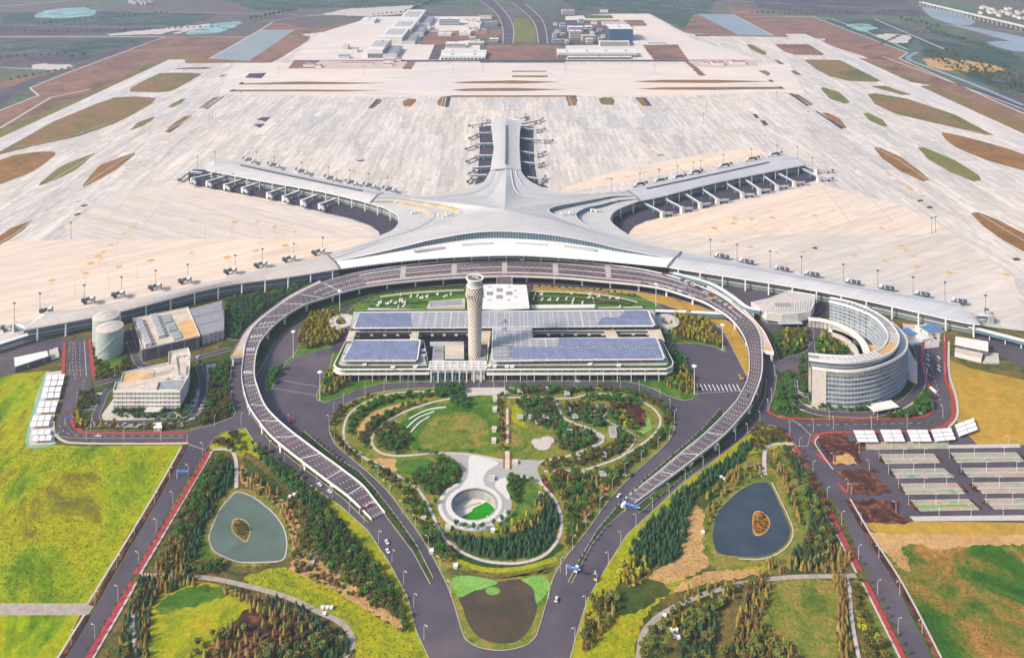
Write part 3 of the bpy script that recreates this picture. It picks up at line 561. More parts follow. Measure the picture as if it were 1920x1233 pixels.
# ---------------------------------------------------------------- jet bridges
ORDS = ['first', 'second', 'third', 'fourth', 'fifth', 'sixth', 'seventh', 'eighth', 'ninth', 'tenth', '11th', '12th', '13th', '14th', '15th', '16th', '17th', '18th', '19th', '20th', '21st', '22nd', '23rd', '24th', '25th', '26th', '27th', '28th', '29th', '30th',
        '31st', '32nd', '33rd', '34th', '35th', '36th', '37th', '38th', '39th', '40th', '41st', '42nd', '43rd', '44th', '45th', '46th', '47th', '48th', '49th', '50th', '51st', '52nd', '53rd', '54th', '55th', '56th', '57th', '58th', '59th', '60th']
def jet_bridge(root, head, end, label, group, tan=True, k_=.86, m_='steel'):
    r, h, e = Vector(root), Vector(head), Vector(end)
    o = empty('jet_bridge', (h.x, h.y, 0), label, 'jet bridge', group)
    if (r - h).length > 4:
        mb = MB(); mb.beam((r.x, r.y, 9.5), (h.x, h.y, 9.0), 3.3, 3.0); mb.build('fixed_walkway', M['bluegl'], o)
        rf = MB(); rf.beam((r.x, r.y, 9.8), (h.x, h.y, 9.3), 3.8, .28); rf.build('walkway_roof', M['whitec'], o)
        q = r.lerp(h, .55); c = MB(); c.tube((q.x, q.y, 0), (q.x, q.y, 5.8), .5, .5, 6); c.build('support_column', M['steel'], o)
    mb = MB(); ang = math.atan2(h.y - r.y, h.x - r.x) if (r - h).length > 1 else 0
    mb.box((h.x, h.y, 0), (7.5 * k_, 6.5 * k_, 10.6 * k_), ang); mb.build('stair_tower', M['offwhite'] if tan else M['conc'], o)
    rt = MB(); rt.box((h.x, h.y, 10.6 * k_ + .1), (8.3 * k_, 7.3 * k_, .5), ang); rt.build('tower_roof', M['pale'], o)
    d = (e - h).normalized(); s = h + d * 4.2
    t1 = MB(); t1.beam((s.x, s.y, 7.6), (s.lerp(e, .6).x, s.lerp(e, .6).y, 7.2), 3.6, 3.1); t1.build('outer_tunnel', M[m_], o)
    q = s.lerp(e, .55); t2 = MB(); t2.beam((q.x, q.y, 6.95), (e.x, e.y, 6.8), 2.9, 2.7); t2.build('inner_tunnel', M['steel'], o)
    cb_ = MB(); cb_.tube((e.x, e.y, 3.6), (e.x, e.y, 7.2), 2.6, 2.6, 10); cb_.build('cab', M['dsteel'], o)
    q = s.lerp(e, .7); lg = MB(); lg.box((q.x, q.y, .9), (1.0, 4.5, 3.2), ang); lg.build('lift_column', M['dsteel'], o)
    for k in (-1, 1):
        n = Vector((-d.y, d.x, 0)) * k * 1.8; wh = MB(); wh.tube(q + n + Vector((0, 0, .6)), q + n * 1.35 + Vector((0, 0, .6)), .6, .6, 8); wh.build('wheel', M['dark'], o)
    return o
def off(v, dx, dy): return Vector((v[0] + dx, v[1] + dy, 0))
nwb = [((379, 325), (352.5, 330), (335, 343)), ((400, 327), (361, 343), (368, 352)), ((423, 331.5), (390, 349), (398, 356)), ((452.5, 338), (423, 355), (432, 362)), ((484.5, 344), (456.5, 361), (466, 368)), ((534, 353), (503.5, 371), (512, 378)), ((562, 359.5), (533, 377), (543, 386)), ((596, 366), (567.5, 385), (575, 394)), ((630, 374), (601, 392), (609, 401))]
for i, (r, h, e) in enumerate(nwb):
    jet_bridge(G(r[0], r[1] + 8, 0), G(*h), G(*e), 'beige jet bridge in front of the upper left arm, %s from its tip' % ORDS[i], 'jet bridges along the upper left arm')
neb = [((1204, 385), (1242, 408), (1263, 405)), ((1245, 378), (1279, 399), (1300, 396)), ((1283, 368), (1313, 391), (1334, 387)), ((1316, 360), (1345, 383), (1368, 380)), ((1361, 349), (1392, 371.5), (1416, 370)), ((1396, 341), (1423.5, 364), (1446, 361)), ((1430, 334), (1457, 357), (1480, 354)), ((1457, 329), (1489.5, 350), (1510, 347)), ((1500, 319), (1535, 341), (1561, 340)), ((1502, 316), (1530, 326), (1561, 325))]
for i, (r, h, e) in enumerate(neb):
    jet_bridge(G(r[0], r[1] + 4), G(*h), G(*e), 'grey jet bridge in front of the upper right arm, %s out from the hall' % ORDS[i], 'jet bridges along the upper right arm')
for i, (r, h, e) in enumerate([((923, 233), (903, 238), (880, 240)), ((924, 253), (894, 257), (880, 264)), ((925, 274), (894, 277), (874, 284)), ((923, 297), (893, 299), (875, 308)), ((919, 318), (888, 323), (880, 331)), ((913, 334), (883, 337), (877, 346)), ((921, 229), (910, 231), (905, 226))]):
    jet_bridge(G(r[0], r[1] + 3), G(*h), G(*e), 'jet bridge left of the central pier, %s' % ('%s from the pier tip' % ORDS[i + 1] if i < 6 else 'short one right at the pier tip'), 'jet bridges along the central pier', False)
for i, (r, h, e) in enumerate([((976, 226), (984, 224), (985, 219)), ((979, 236), (1004, 233), (1017, 227)), ((976, 244), (1004, 250), (1021, 246)), ((975, 264), (1018, 270), (1036, 268)), ((976, 289), (1006, 296), (1022, 290)), ((978, 309), (1007, 315), (1019, 311)), ((989, 338), (1013, 344), (1022, 336))]):
    jet_bridge(G(r[0], r[1] + 3), G(*h), G(*e), 'jet bridge right of the central pier, %s from the pier tip' % ORDS[i], 'jet bridges along the central pier', False)
far_b = {'far side of the upper left arm': [(476, 303.5), (522.5, 313.5), (575, 325), (629, 338), (668, 346), (702, 352), (739, 359)], 'far side of the upper right arm': [(1193, 350), (1231, 342.6), (1266, 336), (1297, 327), (1352, 314), (1403, 302), (1446, 293)],
         'apron side of the left terminal wing': [(96, 585), (175, 565), (231, 554), (300, 540), (356, 528), (441, 510), (498, 498), (551, 487), (606, 474)], 'apron side of the right terminal wing': [(1345, 483), (1391, 493), (1457, 507), (1514, 517), (1591, 532), (1654, 543), (1721, 555), (1790, 568)]}
for where, L_ in far_b.items():
    sgn = -1 if 'left' in where else 1
    slope = (L_[-1][1] - L_[0][1]) / (L_[-1][0] - L_[0][0])
    for i, (x, y) in enumerate(L_):
        h = G(x, y + 2); e = G(x + 19 * sgn, y + 2 + slope * 19 * sgn - .5)
        r = G(x - 4, y + 9); jet_bridge(r, h, e, 'grey jet bridge on the %s, %s from left' % (where, ORDS[i]), 'jet bridges behind the arms', False, .6, 'dsteel')
jet_bridge(G(46, 630), G(28, 620), G(5, 622), 'jet bridge at the tip of the left terminal wing', 'jet bridges behind the arms', False)
jet_bridge(G(1832, 606), G(1856, 606), G(1850, 590), 'jet bridge tower at the tip of the right terminal wing', 'jet bridges behind the arms', False)
# tail corridors running off both wing tips
for nm, a_, b__, cols in (('left', (52, 627), (-60, 662), 3), ('right', (1816, 612), (1925, 640), 3)):
    p, q = G(a_[0], a_[1], 9), G(b__[0], b__[1], 9)
    o = empty('covered_corridor', (p.x, p.y, 0), 'glazed corridor on columns running off the %s end of the terminal' % nm, 'corridor')
    mb = MB(); mb.beam(p, q, 6, 3.6); mb.build('glazed_wall', M['bluegl'], o)
    mb = MB(); mb.beam(p + Vector((0, 0, .5)), q + Vector((0, 0, .5)), 7, .45); mb.build('corridor_roof', M['whitec'], o)
    for k in range(4):
        s_ = p.lerp(q, .1 + k * .27); c = MB(); c.tube((s_.x, s_.y, 0), (s_.x, s_.y, 5.4), .7, .7, 8); c.build('column', M['whitec'], o)
# ---------------------------------------------------------------- apron floodlight masts
def copy_tree(o, parent=None):
    c = o.copy(); C.objects.link(c); c.parent = parent
    ORG[c.name] = ORG.get(o.name, Vector((0, 0, 0)))
    for ch in [x for x in CH.get(o.name, [])]:
        copy_tree(ch, c)
    return c
CH = {}
def reg(o):                                    # remember children so that copies are quick
    st = [o]
    for ob in list(C.objects):
        if ob.parent is not None: CH.setdefault(ob.parent.name, [])
    def walk(x):
        CH[x.name] = [y for y in C.objects if y.parent == x]
        for y in CH[x.name]: walk(y)
    walk(o)
def place(proto, used, loc, rz=0, sc=1.0, label=None, group=None):
    if not used: o = proto; used.append(1)
    else:
        o = proto.copy(); C.objects.link(o)
        def rec(src, dst):
            for ch in CH.get(src, []):
                c = ch.copy(); C.objects.link(c); c.parent = dst; rec(ch.name, c)
        rec(proto.name, o)
    o.location = loc; o.rotation_euler = (0, 0, rz); o.scale = (sc, sc, sc)
    if label: o['label'] = label
    if group: o['group'] = group
    return o
mast = empty('apron_light_mast', (0, 0, 0), 'x', 'light mast')
mb = MB(); mb.tube((0, 0, 0), (0, 0, 24), .34, .2, 6); mb.build('pole', M['dsteel'], mast)
mb = MB(); mb.box((0, 0, 23.6), (4.0, 1.2, .8)); mb.box((0, 0, 22.6), (2.2, 1.0, .5)); mb.build('lamp_frame', M['dsteel'], mast)
mb = MB(); mb.box((0, 0, 0), (2.4, 2.4, .8)); mb.build('base', M['conc'], mast)
reg(mast); mused = []
mgroups = {'behind the left terminal wing': [(27, 605), (75, 586), (158, 570), (228, 554), (292, 541), (352, 529), (441, 511), (492, 499), (551, 488), (605, 476)],
           'behind the right terminal wing': [(1332, 480), (1382, 490), (1444, 503), (1503, 514), (1581, 529), (1646, 541), (1712, 554), (1772, 564), (1848, 590)],
           'behind the upper left arm': [(370, 317), (403, 308), (481, 308), (514, 318), (566, 329), (616, 337), (656, 344), (692, 351), (727, 358)],
           'behind the upper right arm': [(1147, 360), (1200, 350), (1236, 343), (1270, 336), (1300, 328), (1314, 325), (1357, 314), (1409, 302), (1457, 295), (1495, 297), (1523, 320)],
           'in front of the upper left arm': [(437, 349), (405, 345), (470, 362), (516, 375), (545, 382), (580, 390), (616, 400)], 'in front of the upper right arm': [(1246, 397), (1281, 390), (1316, 383), (1355, 374), (1394, 364), (1427, 358), (1459, 351), (1492, 343)],
           'on the open apron': [(133, 447), (585, 238), (398, 230), (392, 234), (1747, 437), (1754, 436), (955, 218), (1000, 219), (1319, 232), (1515, 228), (1325, 212), (523, 140), (1060, 138), (1227, 137), (850, 138), (682, 140), (906, 138), (452, 190), (1457, 190)]}
for wh, L_ in mgroups.items():
    for i, (x, y) in enumerate(sorted(L_)):
        place(mast, mused, G(x, y), random.uniform(-.5, .5), 1.0 if 'front' not in wh else .95, 'tall dark floodlight mast %s, %s from the left' % (wh, ORDS[i]), 'floodlight masts on the apron')
# ---------------------------------------------------------------- land side: ground cover, roads, kerbs
ground('land', [(-900, 770), (0, 640), (60, 620), (625, 505), (946, 490), (1262, 505), (1850, 612), (2500, 700), (3000, 1600), (-1200, 1600)], -.25, M['scrub'], hole=True)
gz = [.0]
def gl(name, pts, mk, k=0, kerb=None, z=None, kw=.45, hole=False):
    gz[0] += .003
    return ground(name, pts, (z if z is not None else -.15) + gz[0] * .2, M[mk] if isinstance(mk, str) else mk, k, M[kerb] if kerb else None, kw, hole=hole)
gl('meadow', [(-700, 835), (0, 706), (30, 700), (92, 694), (88, 712), (58, 830), (150, 836), (342, 833), (291, 925), (240, 1005), (172, 1130), (-900, 1130)], 'field')
gl('meadow', [(-900, 1152), (150, 1152), (108, 1240), (50, 1400), (-1100, 1400)], 'field')
gl('farm_track', [(-900, 1129), (160, 1130), (176, 1135), (165, 1152), (-900, 1152)], 'paleroad')
gl('service_yard', [(-200, 690), (0, 636), (50, 632), (128, 632), (122, 655), (60, 676), (28, 698), (0, 706), (-200, 745)], 'asphalt')
gl('service_road', [(1815, 620), (1850, 622), (1930, 655), (2150, 740), (2150, 800), (1920, 692), (1870, 662)], 'asphalt')
gl('field', [(1775, 672), (1820, 690), (1920, 712), (2200, 790), (2400, 1000), (1920, 834), (1830, 832), (1800, 805), (1792, 780), (1782, 740)], 'brownfield')
gl('field', [(1612, 975), (1715, 970), (2200, 975), (2240, 1010), (1655, 1008)], 'brownfield')
gl('field', [(1640, 1006), (1700, 1014), (2240, 1012), (2500, 1500), (1830, 1500), (1748, 1233), (1670, 1085)], 'patchfield')
gl('bare_soil', [(1630, 1000), (1700, 1001), (2240, 1006), (2240, 1026), (1900, 1020), (1780, 1026), (1762, 1036), (1730, 1020), (1692, 1024), (1700, 1045), (1708, 1070), (1690, 1065), (1665, 1040)], 'sand', 2)
# apron edge planting between wings and the loop
gl('planting', [(420, 560), (470, 556), (560, 535), (610, 520), (600, 532), (530, 566), (480, 600), (445, 640), (430, 660), (425, 600)], 'shade_grass')
gl('forecourt', [(1270, 512), (1500, 548), (1560, 562), (1560, 585), (1500, 610), (1440, 625), (1420, 590), (1360, 550)], 'asphalt')
# main asphalt
gz[0] = .3
main_road = [(437, 668), (432, 700), (428, 716), (432.7, 751.6), (442, 772.8), (435, 782), (402, 795), (352, 807), (350, 826), (355, 833), (385, 843), (395, 832), (402, 820), (418, 810), (449, 803), (460, 802), (475.5, 826.7), (569, 898.7), (640, 949), (690, 994), (730, 1054), (764, 1118), (780.6, 1181.7), (804, 1233), (835, 1340),
             (1040, 1340), (1068.7, 1233), (1085, 1175), (1102, 1121), (1142, 1054), (1175.8, 1001), (1209, 970.7), (1280, 905), (1323.5, 873.6), (1394, 820), (1410, 803), (1425, 795), (1450, 797), (1470, 808), (1484, 822), (1492, 836), (1514, 836), (1520, 815), (1500, 795), (1487, 788), (1446.7, 776), (1440, 770), (1443, 760), (1453.5, 730), (1456, 704), (1450, 690), (1451, 665), (1440, 640), (1400, 590), (1300, 540), (1200, 508), (946, 493), (700, 505), (600, 530), (520, 570), (470, 620)]
gl('main_road', main_road, 'asphalt', kerb='kerb', hole=True)
gl('side_road', [(355, 833), (385, 843), (318, 954), (254.5, 1074.5), (161, 1233), (95, 1345), (50, 1345), (124, 1233), (181, 1134.8), (291, 947)], 'asphalt')
gl('side_road', [(1492, 834), (1521, 822), (1530, 845), (1557, 864), (1615, 967), (1675, 1084.6), (1747, 1233), (1810, 1345), (1765, 1345), (1705, 1233), (1628, 1084.6), (1581, 967), (1514.4, 868)], 'asphalt')
gl('side_road', [(127, 634), (124.7, 718.7), (120, 744.6), (113, 777), (104, 800), (108, 815), (125, 823), (150, 826), (352, 827), (354, 806), (167, 808), (143, 801), (136, 787), (138, 765), (150, 740), (172, 725), (170, 700), (163.5, 640), (164.7, 632)], 'asphalt')
gl('side_road', [(1737, 630), (1733, 677), (1746.7, 730), (1753, 763), (1748, 776), (1730, 784), (1680, 788), (1487, 788), (1500, 812), (1530, 811), (1589, 806), (1707.5, 805), (1745, 803), (1768, 795), (1781, 778), (1780, 743), (1768, 710), (1767, 657), (1760, 630)], 'asphalt')
gl('side_road', [(1400, 700), (1450, 690), (1480, 690), (1520, 680), (1540, 690), (1500, 700), (1490, 712), (1510, 730), (1500, 735), (1480, 720), (1456, 708)], 'asphalt')
# islands
isl2 = [('planting_strip', [(481.6, 704), (477, 690), (482, 655), (500, 620), (530, 595), (575, 572), (640, 556), (700, 545), (760, 540), (870, 533), (870, 543), (760, 550), (680, 564), (640, 579), (600, 588), (575.7, 599), (533.5, 623), (514, 644)], 'shade_grass'),
        ('planting_strip', [(1400.8, 706), (1408, 690), (1404, 665), (1395, 640), (1375, 610), (1340, 585), (1300, 570), (1250, 556), (1180, 545), (1000, 535), (1000, 543), (1130, 551), (1220, 564), (1314, 592), (1354.6, 616.8), (1375.7, 657)], 'brownfield'),
        ('lawn', [(618, 690), (640, 600), (665, 572), (700, 556), (870, 546), (1190, 550), (1235, 572), (1262, 600), (1262, 640), (1254, 654), (1267, 656), (1281.6, 664), (1294.6, 704), (1307.6, 722), (1307.6, 740), (1297.8, 748), (1281.6, 751), (1252, 741.6), (1220, 727), (1198.7, 719.6), (1172, 715), (1136, 714.5), (856, 714.5), (765, 716), (717, 718.7), (681, 726.8), (660, 735), (611, 755), (593.5, 749.7), (593.5, 738)], 'lawn'),
        ('lawn', [(590, 592), (572, 604), (566, 638), (551, 667), (511, 694.6), (498, 714), (499.5, 732), (507.6, 732.7), (517, 715.7), (533.5, 685), (566, 665), (614.6, 654), (634, 646), (646, 620), (644, 600)], 'lawn'),
        ('lawn', [(1244, 600), (1246, 636), (1257, 643.5), (1310.8, 644), (1336.8, 649), (1359.5, 659), (1361, 655.7), (1349.7, 631), (1324, 600), (1290, 592)], 'lawn'),
        ('median', [(722, 965), (774, 1034), (807, 1095), (812, 1083), (781, 1021), (750.5, 977), (707, 920.5), (673.5, 883.6), (640, 863), (605, 838), (570, 808), (562, 818), (606, 852), (645, 880), (705, 937)], 'shade_grass'),
        ('median', [(452, 725), (465, 768), (505, 826), (556, 868), (606, 905), (646, 936), (690, 979), (698, 977), (652, 930), (610, 898), (560, 860), (511, 820), (484, 788), (465, 758)], 'shade_grass'),
        ('median', [(1065, 1091), (1088, 1047), (1120, 992), (1160, 945), (1200, 905), (1250, 862), (1290, 828), (1325, 795), (1350, 765), (1358, 775), (1323, 815), (1275, 855), (1238, 885), (1174, 940), (1176, 952), (1136, 987), (1109, 1021), (1072, 1093)], 'shade_grass'),
        ('median', [(1192, 950), (1250, 904), (1285, 876), (1330, 843), (1375, 803), (1405, 773), (1425, 740), (1430, 712), (1437, 712), (1434, 745), (1415, 780), (1385, 812), (1335, 853), (1284, 892), (1215, 948), (1198, 962)], 'shade_grass')]
gz[0] = .8
for n_, p, mk_ in isl2: gl(n_, p, mk_, kerb='kerb', z=0)
park = [(867, 727), (770.5, 728.5), (717, 734), (681, 742.8), (645.7, 758.9), (624, 780), (617, 800), (620.7, 817.7), (629.6, 833.8), (640, 843), (683.5, 880), (723.7, 917), (754, 957), (790.7, 1007.5), (827.5, 1074.5), (847.6, 1121), (867.7, 1188), (880, 1203), (901, 1214), (941, 1219), (981.6, 1211), (1000, 1198), (1008, 1185), (1025, 1128), (1035, 1088), (1058.6, 1047.7), (1098.8, 997.5), (1142, 937), (1189, 887), (1242.8, 838), (1259, 817.7), (1265, 800), (1264.7, 789), (1252, 766), (1225, 746), (1189.7, 733.9), (1154, 729.4), (1100.5, 726.8)]
gl('park', cr(park, 3, True), 'lawn_o', kerb='kerb', z=0, hole=True)
# yellow-green verge outside the main road both sides, lower gardens
gz[0] = .0
gl('verge', [(440, 806), (460, 803), (475.5, 827), (569, 899), (640, 949.5), (690, 994.5), (730, 1054.5), (764, 1118), (780, 1182), (804, 1233), (835, 1340), (780, 1340), (755, 1180), (700, 1075), (650, 985), (560, 915), (470, 850), (400, 838), (405, 822), (420, 811)], 'lawn_y', z=.0)
gl('verge', [(1430, 796), (1395, 820), (1324, 874), (1280, 905), (1209, 971), (1176, 1001), (1142, 1054), (1102, 1121), (1085, 1175), (1069, 1233), (1040, 1340), (1110, 1340), (1125, 1150), (1180, 1060), (1260, 960), (1340, 900), (1410, 850), (1480, 835), (1465, 805)], 'lawn_y', z=.0)
lg = [([(470, 1077), (560, 1060), (640, 1100), (700, 1150), (780, 1210), (800, 1340), (690, 1340), (662, 1200), (600, 1150), (470, 1095)], 'lawn_y', 3), ([(560, 1040), (620, 1030), (700, 1080), (740, 1130), (760, 1180), (700, 1150), (600, 1090), (545, 1068)], 'sand', 2),
      ([(300, 1095), (400, 1090), (470, 1130), (460, 1160), (400, 1200), (380, 1340), (270, 1340), (278, 1180)], 'lawn_y', 2), ([(310, 1120), (385, 1095), (430, 1115), (300, 1150)], 'lawn', 2), ([(470, 1135), (560, 1140), (600, 1180), (520, 1233), (400, 1340), (380, 1233), (430, 1180)], 'rocky', 2),
      ([(370, 900), (400, 862), (432, 872), (438, 900), (420, 935), (395, 960), (380, 1000), (368, 960)], 'shade_grass', 2), ([(452, 872), (500, 900), (540, 945), (560, 985), (560, 1020), (540, 1048), (535, 1000), (525, 960), (490, 925), (455, 905)], 'sand', 2), ([(455, 860), (470, 865), (520, 905), (545, 935), (560, 945), (520, 930), (470, 895)], 'shade_grass', 2),
      ([(400, 935), (440, 915), (490, 925), (530, 960), (548, 1010), (538, 1045), (480, 1060), (410, 1055), (385, 1020), (388, 970)], 'lawn_o', 3), ([(365, 985), (380, 1000), (400, 1050), (370, 1045), (360, 1020)], 'lawn', 2),
      ([(395, 835), (440, 812), (465, 830), (455, 855), (440, 850), (400, 842)], 'lawn_y', 2),
      ([(1280, 955), (1320, 955), (1322, 1020), (1328, 1060), (1270, 1090), (1230, 1110), (1200, 1140), (1165, 1120), (1200, 1085), (1265, 1045)], 'sand', 3), ([(1320, 960), (1340, 900), (1420, 880), (1440, 870), (1500, 950), (1500, 1050), (1420, 1075), (1330, 1060)], 'lawn_o', 3),
      ([(1400, 860), (1418, 880), (1400, 885), (1365, 905), (1330, 950), (1308, 945), (1320, 910), (1370, 870)], 'shade_grass', 2), ([(1330, 885), (1420, 850), (1430, 868), (1400, 885)], 'lawn_o', 0),
      ([(1110, 1180), (1180, 1130), (1280, 1085), (1430, 1060), (1435, 1068), (1320, 1085), (1230, 1130), (1200, 1180), (1190, 1240), (1190, 1340), (1085, 1340)], 'lawn_y', 2), ([(1150, 1110), (1180, 1100), (1220, 1085), (1260, 1105), (1225, 1125), (1190, 1150), (1140, 1145)], 'shade_grass', 2),
      ([(1450, 1090), (1560, 1088), (1568, 1170), (1572, 1340), (1500, 1233), (1430, 1180), (1435, 1120)], 'lawn_o', 2), ([(1230, 1150), (1290, 1130), (1300, 1150), (1240, 1215), (1225, 1233), (1215, 1340), (1195, 1340), (1200, 1200)], 'lawn_o', 2), ([(1350, 1105), (1435, 1100), (1420, 1200), (1480, 1260), (1500, 1340), (1340, 1340), (1330, 1180)], 'scrub', 2),
      ([(1600, 1090), (1625, 1100), (1690, 1233), (1730, 1340), (1660, 1340), (1618, 1180)], 'lawn_o', 2), ([(1445, 850), (1480, 840), (1500, 900), (1560, 1000), (1590, 1070), (1440, 1075), (1490, 1000), (1490, 930)], 'lawn_o', 2), ([(1490, 1060), (1580, 1050), (1600, 1078), (1430, 1085)], 'scrub', 1),
      ([(1325, 1072), (1420, 1068), (1420, 1078), (1340, 1090), (1280, 1108), (1262, 1104)], 'sand', 2)]
for p, mk_, k in lg: gl('ground_cover', p, mk_, k, z=.02)
# footpaths
def path(name, pts, wd, mk_, z=.25, k=6, edge=None):
    P = GP(cr(pts, k)); mb = MB(); mb.ribbon(P, wd, z); mb.build(name, M[mk_], kind='structure')
    if edge:
        for s_ in (-1, 1):
            e = MB(); e.kerb(offset(P, s_ * wd / 2), .35, z - .1, z + .1); e.build('kerb', M[edge], kind='structure')
for pts, wd, mk_ in [([(262, 1079), (330, 1079), (400, 1085), (470, 1100), (540, 1120), (600, 1148), (640, 1168), (660, 1195), (658, 1215), (640, 1240)], 4.2, 'paleroad'), ([(280, 1080), (262, 1110), (250, 1150), (250, 1190), (262, 1240)], 3, 'pale'),
                     ([(398, 843), (425, 842), (437, 848), (443, 870), (443, 915)], 3.2, 'pale'), ([(1605, 1079), (1560, 1080), (1480, 1082), (1400, 1092), (1330, 1110), (1270, 1135), (1230, 1160), (1205, 1190), (1197, 1240)], 4.2, 'paleroad'),
                     ([(1588, 1082), (1594, 1110), (1596, 1150), (1602, 1190), (1612, 1240)], 2.6, 'pale'), ([(1487, 832), (1450, 833), (1437, 840), (1433, 860), (1434, 890)], 3.6, 'pale'), ([(1420, 868), (1426, 880), (1428, 895)], 1, 'pale')]:
    path('footpath', pts, wd, mk_)
# cycle and foot paths beside the diagonal roads
for off_, wd, mk_ in [([(390, 846), (370, 885), (254, 1077)], 4.6, 'redpath'), ([(249, 1090), (165, 1235), (100, 1350)], 4.6, 'redpath'), ([(397, 846), (262, 1076)], 2.6, 'pale'), ([(257, 1090), (172, 1235), (108, 1350)], 2.6, 'pale'),
                      ([(348, 836), (284, 947), (172, 1135)], 3, 'rocky'), ([(166, 1152), (116, 1233), (45, 1345)], 3, 'rocky'), ([(340, 838), (278, 946), (164, 1132)], 1.6, 'pale'), ([(158, 1152), (108, 1233), (38, 1345)], 1.6, 'pale'),
                      ([(1491, 838), (1612, 1070)], 4.6, 'redpath'), ([(1623, 1092), (1693, 1233), (1750, 1350)], 4.6, 'redpath'), ([(1486, 842), (1606, 1074)], 1.6, 'pale'), ([(1617, 1092), (1687, 1233), (1743, 1350)], 1.6, 'pale'),
                      ([(1533, 850), (1553, 868)], 4, 'redpath'), ([(1570, 905), (1590, 925)], 3, 'redpath'), ([(1588, 935), (1625, 1000), (1688, 1100), (1757, 1233), (1815, 1345)], 4, 'rocky'), ([(1594, 935), (1632, 1000), (1696, 1100), (1765, 1233)], 1.6, 'pale'),
                      ([(168, 636), (173, 675), (178, 712)], 3.4, 'redpath'), ([(121, 641), (118, 700), (112, 745)], 3, 'redpath'), ([(134, 775), (136, 793), (148, 806), (170, 811.5), (270, 811.5), (352, 810)], 3.2, 'redpath'), ([(270, 830), (350, 830)], 3, 'redpath'), ([(100, 790), (102, 812), (120, 827), (150, 831), (270, 832), (352, 831)], 2.5, 'pale'),
                      ([(1733, 630), (1729, 677), (1743, 730), (1749, 763), (1744, 774), (1728, 781), (1680, 785), (1487, 785), (1455, 780), (1438, 769)], 3, 'redpath'), ([(1771, 630), (1772, 657), (1773, 710), (1786, 745), (1787, 780), (1772, 798), (1745, 807), (1707, 809), (1589, 810), (1545, 812), (1530, 818), (1522, 830)], 3, 'redpath'),
                      ([(1779, 640), (1780, 700), (1793, 745), (1795, 780), (1778, 802)], 2.2, 'pale'), ([(1535, 818), (1528, 830), (1540, 850), (1562, 880)], 1.2, 'pale'), ([(1455, 800), (1477, 815), (1487, 828)], 3, 'redpath')]:
    path('cycle_path' if mk_ == 'redpath' else 'verge' if mk_ == 'rocky' else 'footpath', off_, wd, mk_, z=.27 + random.random() * .05, k=4)
# ---------------------------------------------------------------- elevated loop road
st = [(697, 974, 722, 962, .5), (676, 952, 703, 938, 1.3), (650, 928, 680, 910, 3), (610, 898, 642, 880, 5.5), (560, 860, 601, 850, 8.5), (511, 820, 557, 817, 10.5), (484, 788, 523, 789, 11), (465, 758, 497, 760, 11), (455, 722, 481.6, 722, 11), (453, 698, 477, 698, 11), (457, 664, 480, 664, 11), (462, 640, 490, 638, 11),
      (473.5, 616, 514, 610, 11), (496, 594, 541, 589, 11), (530, 569, 575, 570, 11), (560, 551, 609, 559, 11), (605, 530, 643, 548, 11), (670, 512, 690, 537, 11), (750, 499, 755, 529, 11), (850, 489, 852, 521, 11), (946, 484, 946, 518, 11), (1050, 488.5, 1048, 521, 11), (1140, 497, 1130, 528, 11), (1202, 505, 1195, 534, 11),
      (1255, 517, 1240, 541, 11), (1300, 532, 1280, 553, 11), (1338, 548, 1318, 566, 11), (1365, 564, 1343, 579.5, 11), (1388, 583, 1363, 592, 11), (1412, 603, 1382, 611, 11), (1426, 628, 1396, 634, 11), (1429, 657, 1404, 660, 11), (1430, 682, 1405, 682, 11), (1427, 708, 1403, 706, 11), (1416, 738, 1393, 731, 11), (1402, 766, 1375, 759, 11),
      (1358, 815, 1325, 810, 10.3), (1312, 852, 1278, 849, 7.5), (1264, 889, 1238, 883, 4), (1215, 925, 1194, 918, 1.3), (1190, 944, 1172, 937, .5)]
so_ = cr([s_[:2] + (s_[4],) for s_ in st], 6); si_ = cr([s_[2:4] + (s_[4],) for s_ in st], 6)
LO = [G(*p) for p in so_]; LI = [G(*p) for p in si_]
def T(t, dz=0): return [a.lerp(b_, t) + Vector((0, 0, dz)) for a, b_ in zip(LO, LI)]
o = empty('elevated_road', G(945, 520, 0), 'long curved elevated drop-off road on white piers looping from the terminal front', 'viaduct')
M['deck'] = patchy('deck asphalt', [(.3, S(84, 76, 84)), (.5, S(98, 88, 94)), (.7, S(114, 100, 104))], .02, .12, fine=.1)
M['pink'] = plain('pinkish paving', (.52, .42, .38, 1), var=.12, scale=.2)
mb = MB(); mb.strip(T(0), T(1)); mb.build('deck', M['deck'], o)
mb = MB()
for a, b_ in ((T(1, -1.6), T(0, -1.6)), (T(0, -1.6), T(0, .02)), (T(1, .02), T(1, -1.6))): mb.strip(a, b_)
mb.build('girder', M['conc'], o)
for tt in (0.0, 1.0):
    mb = MB(); c_ = T(tt)
    l, r = offset(c_, .3), offset(c_, -.3)
    mb.strip([p + Vector((0, 0, 1.1)) for p in r], [p + Vector((0, 0, 1.1)) for p in l]); mb.strip([p + Vector((0, 0, 1.1)) for p in l], [p + Vector((0, 0, -.5)) for p in l]); mb.strip([p + Vector((0, 0, -.5)) for p in r], [p + Vector((0, 0, 1.1)) for p in r])
    mb.build('parapet', M['whitec'], o)
mk = MB()
n = len(LO)
for t in (.28, .46, .64, .82):
    P = T(t, .06)
    for (p, a) in every(P, 8.0, 3): mk.box((p.x, p.y, p.z - .02), (2.8, .32, .03), a)
for t in (.06, .94): mk.ribbon(T(t, .05), .3)
dists = every(T(.5), 27, 10)
for i in range(6, n - 8, 3):
    if not (i < 100 or i > 205): continue
    if i % 6 == 0 and (i < 100 or i > 215):
        a, b_ = LO[i].lerp(LI[i], .05), LO[i].lerp(LI[i], .95); mk.beam(a + Vector((0, 0, .07)), b_ + Vector((0, 0, .07)), .8, .03)
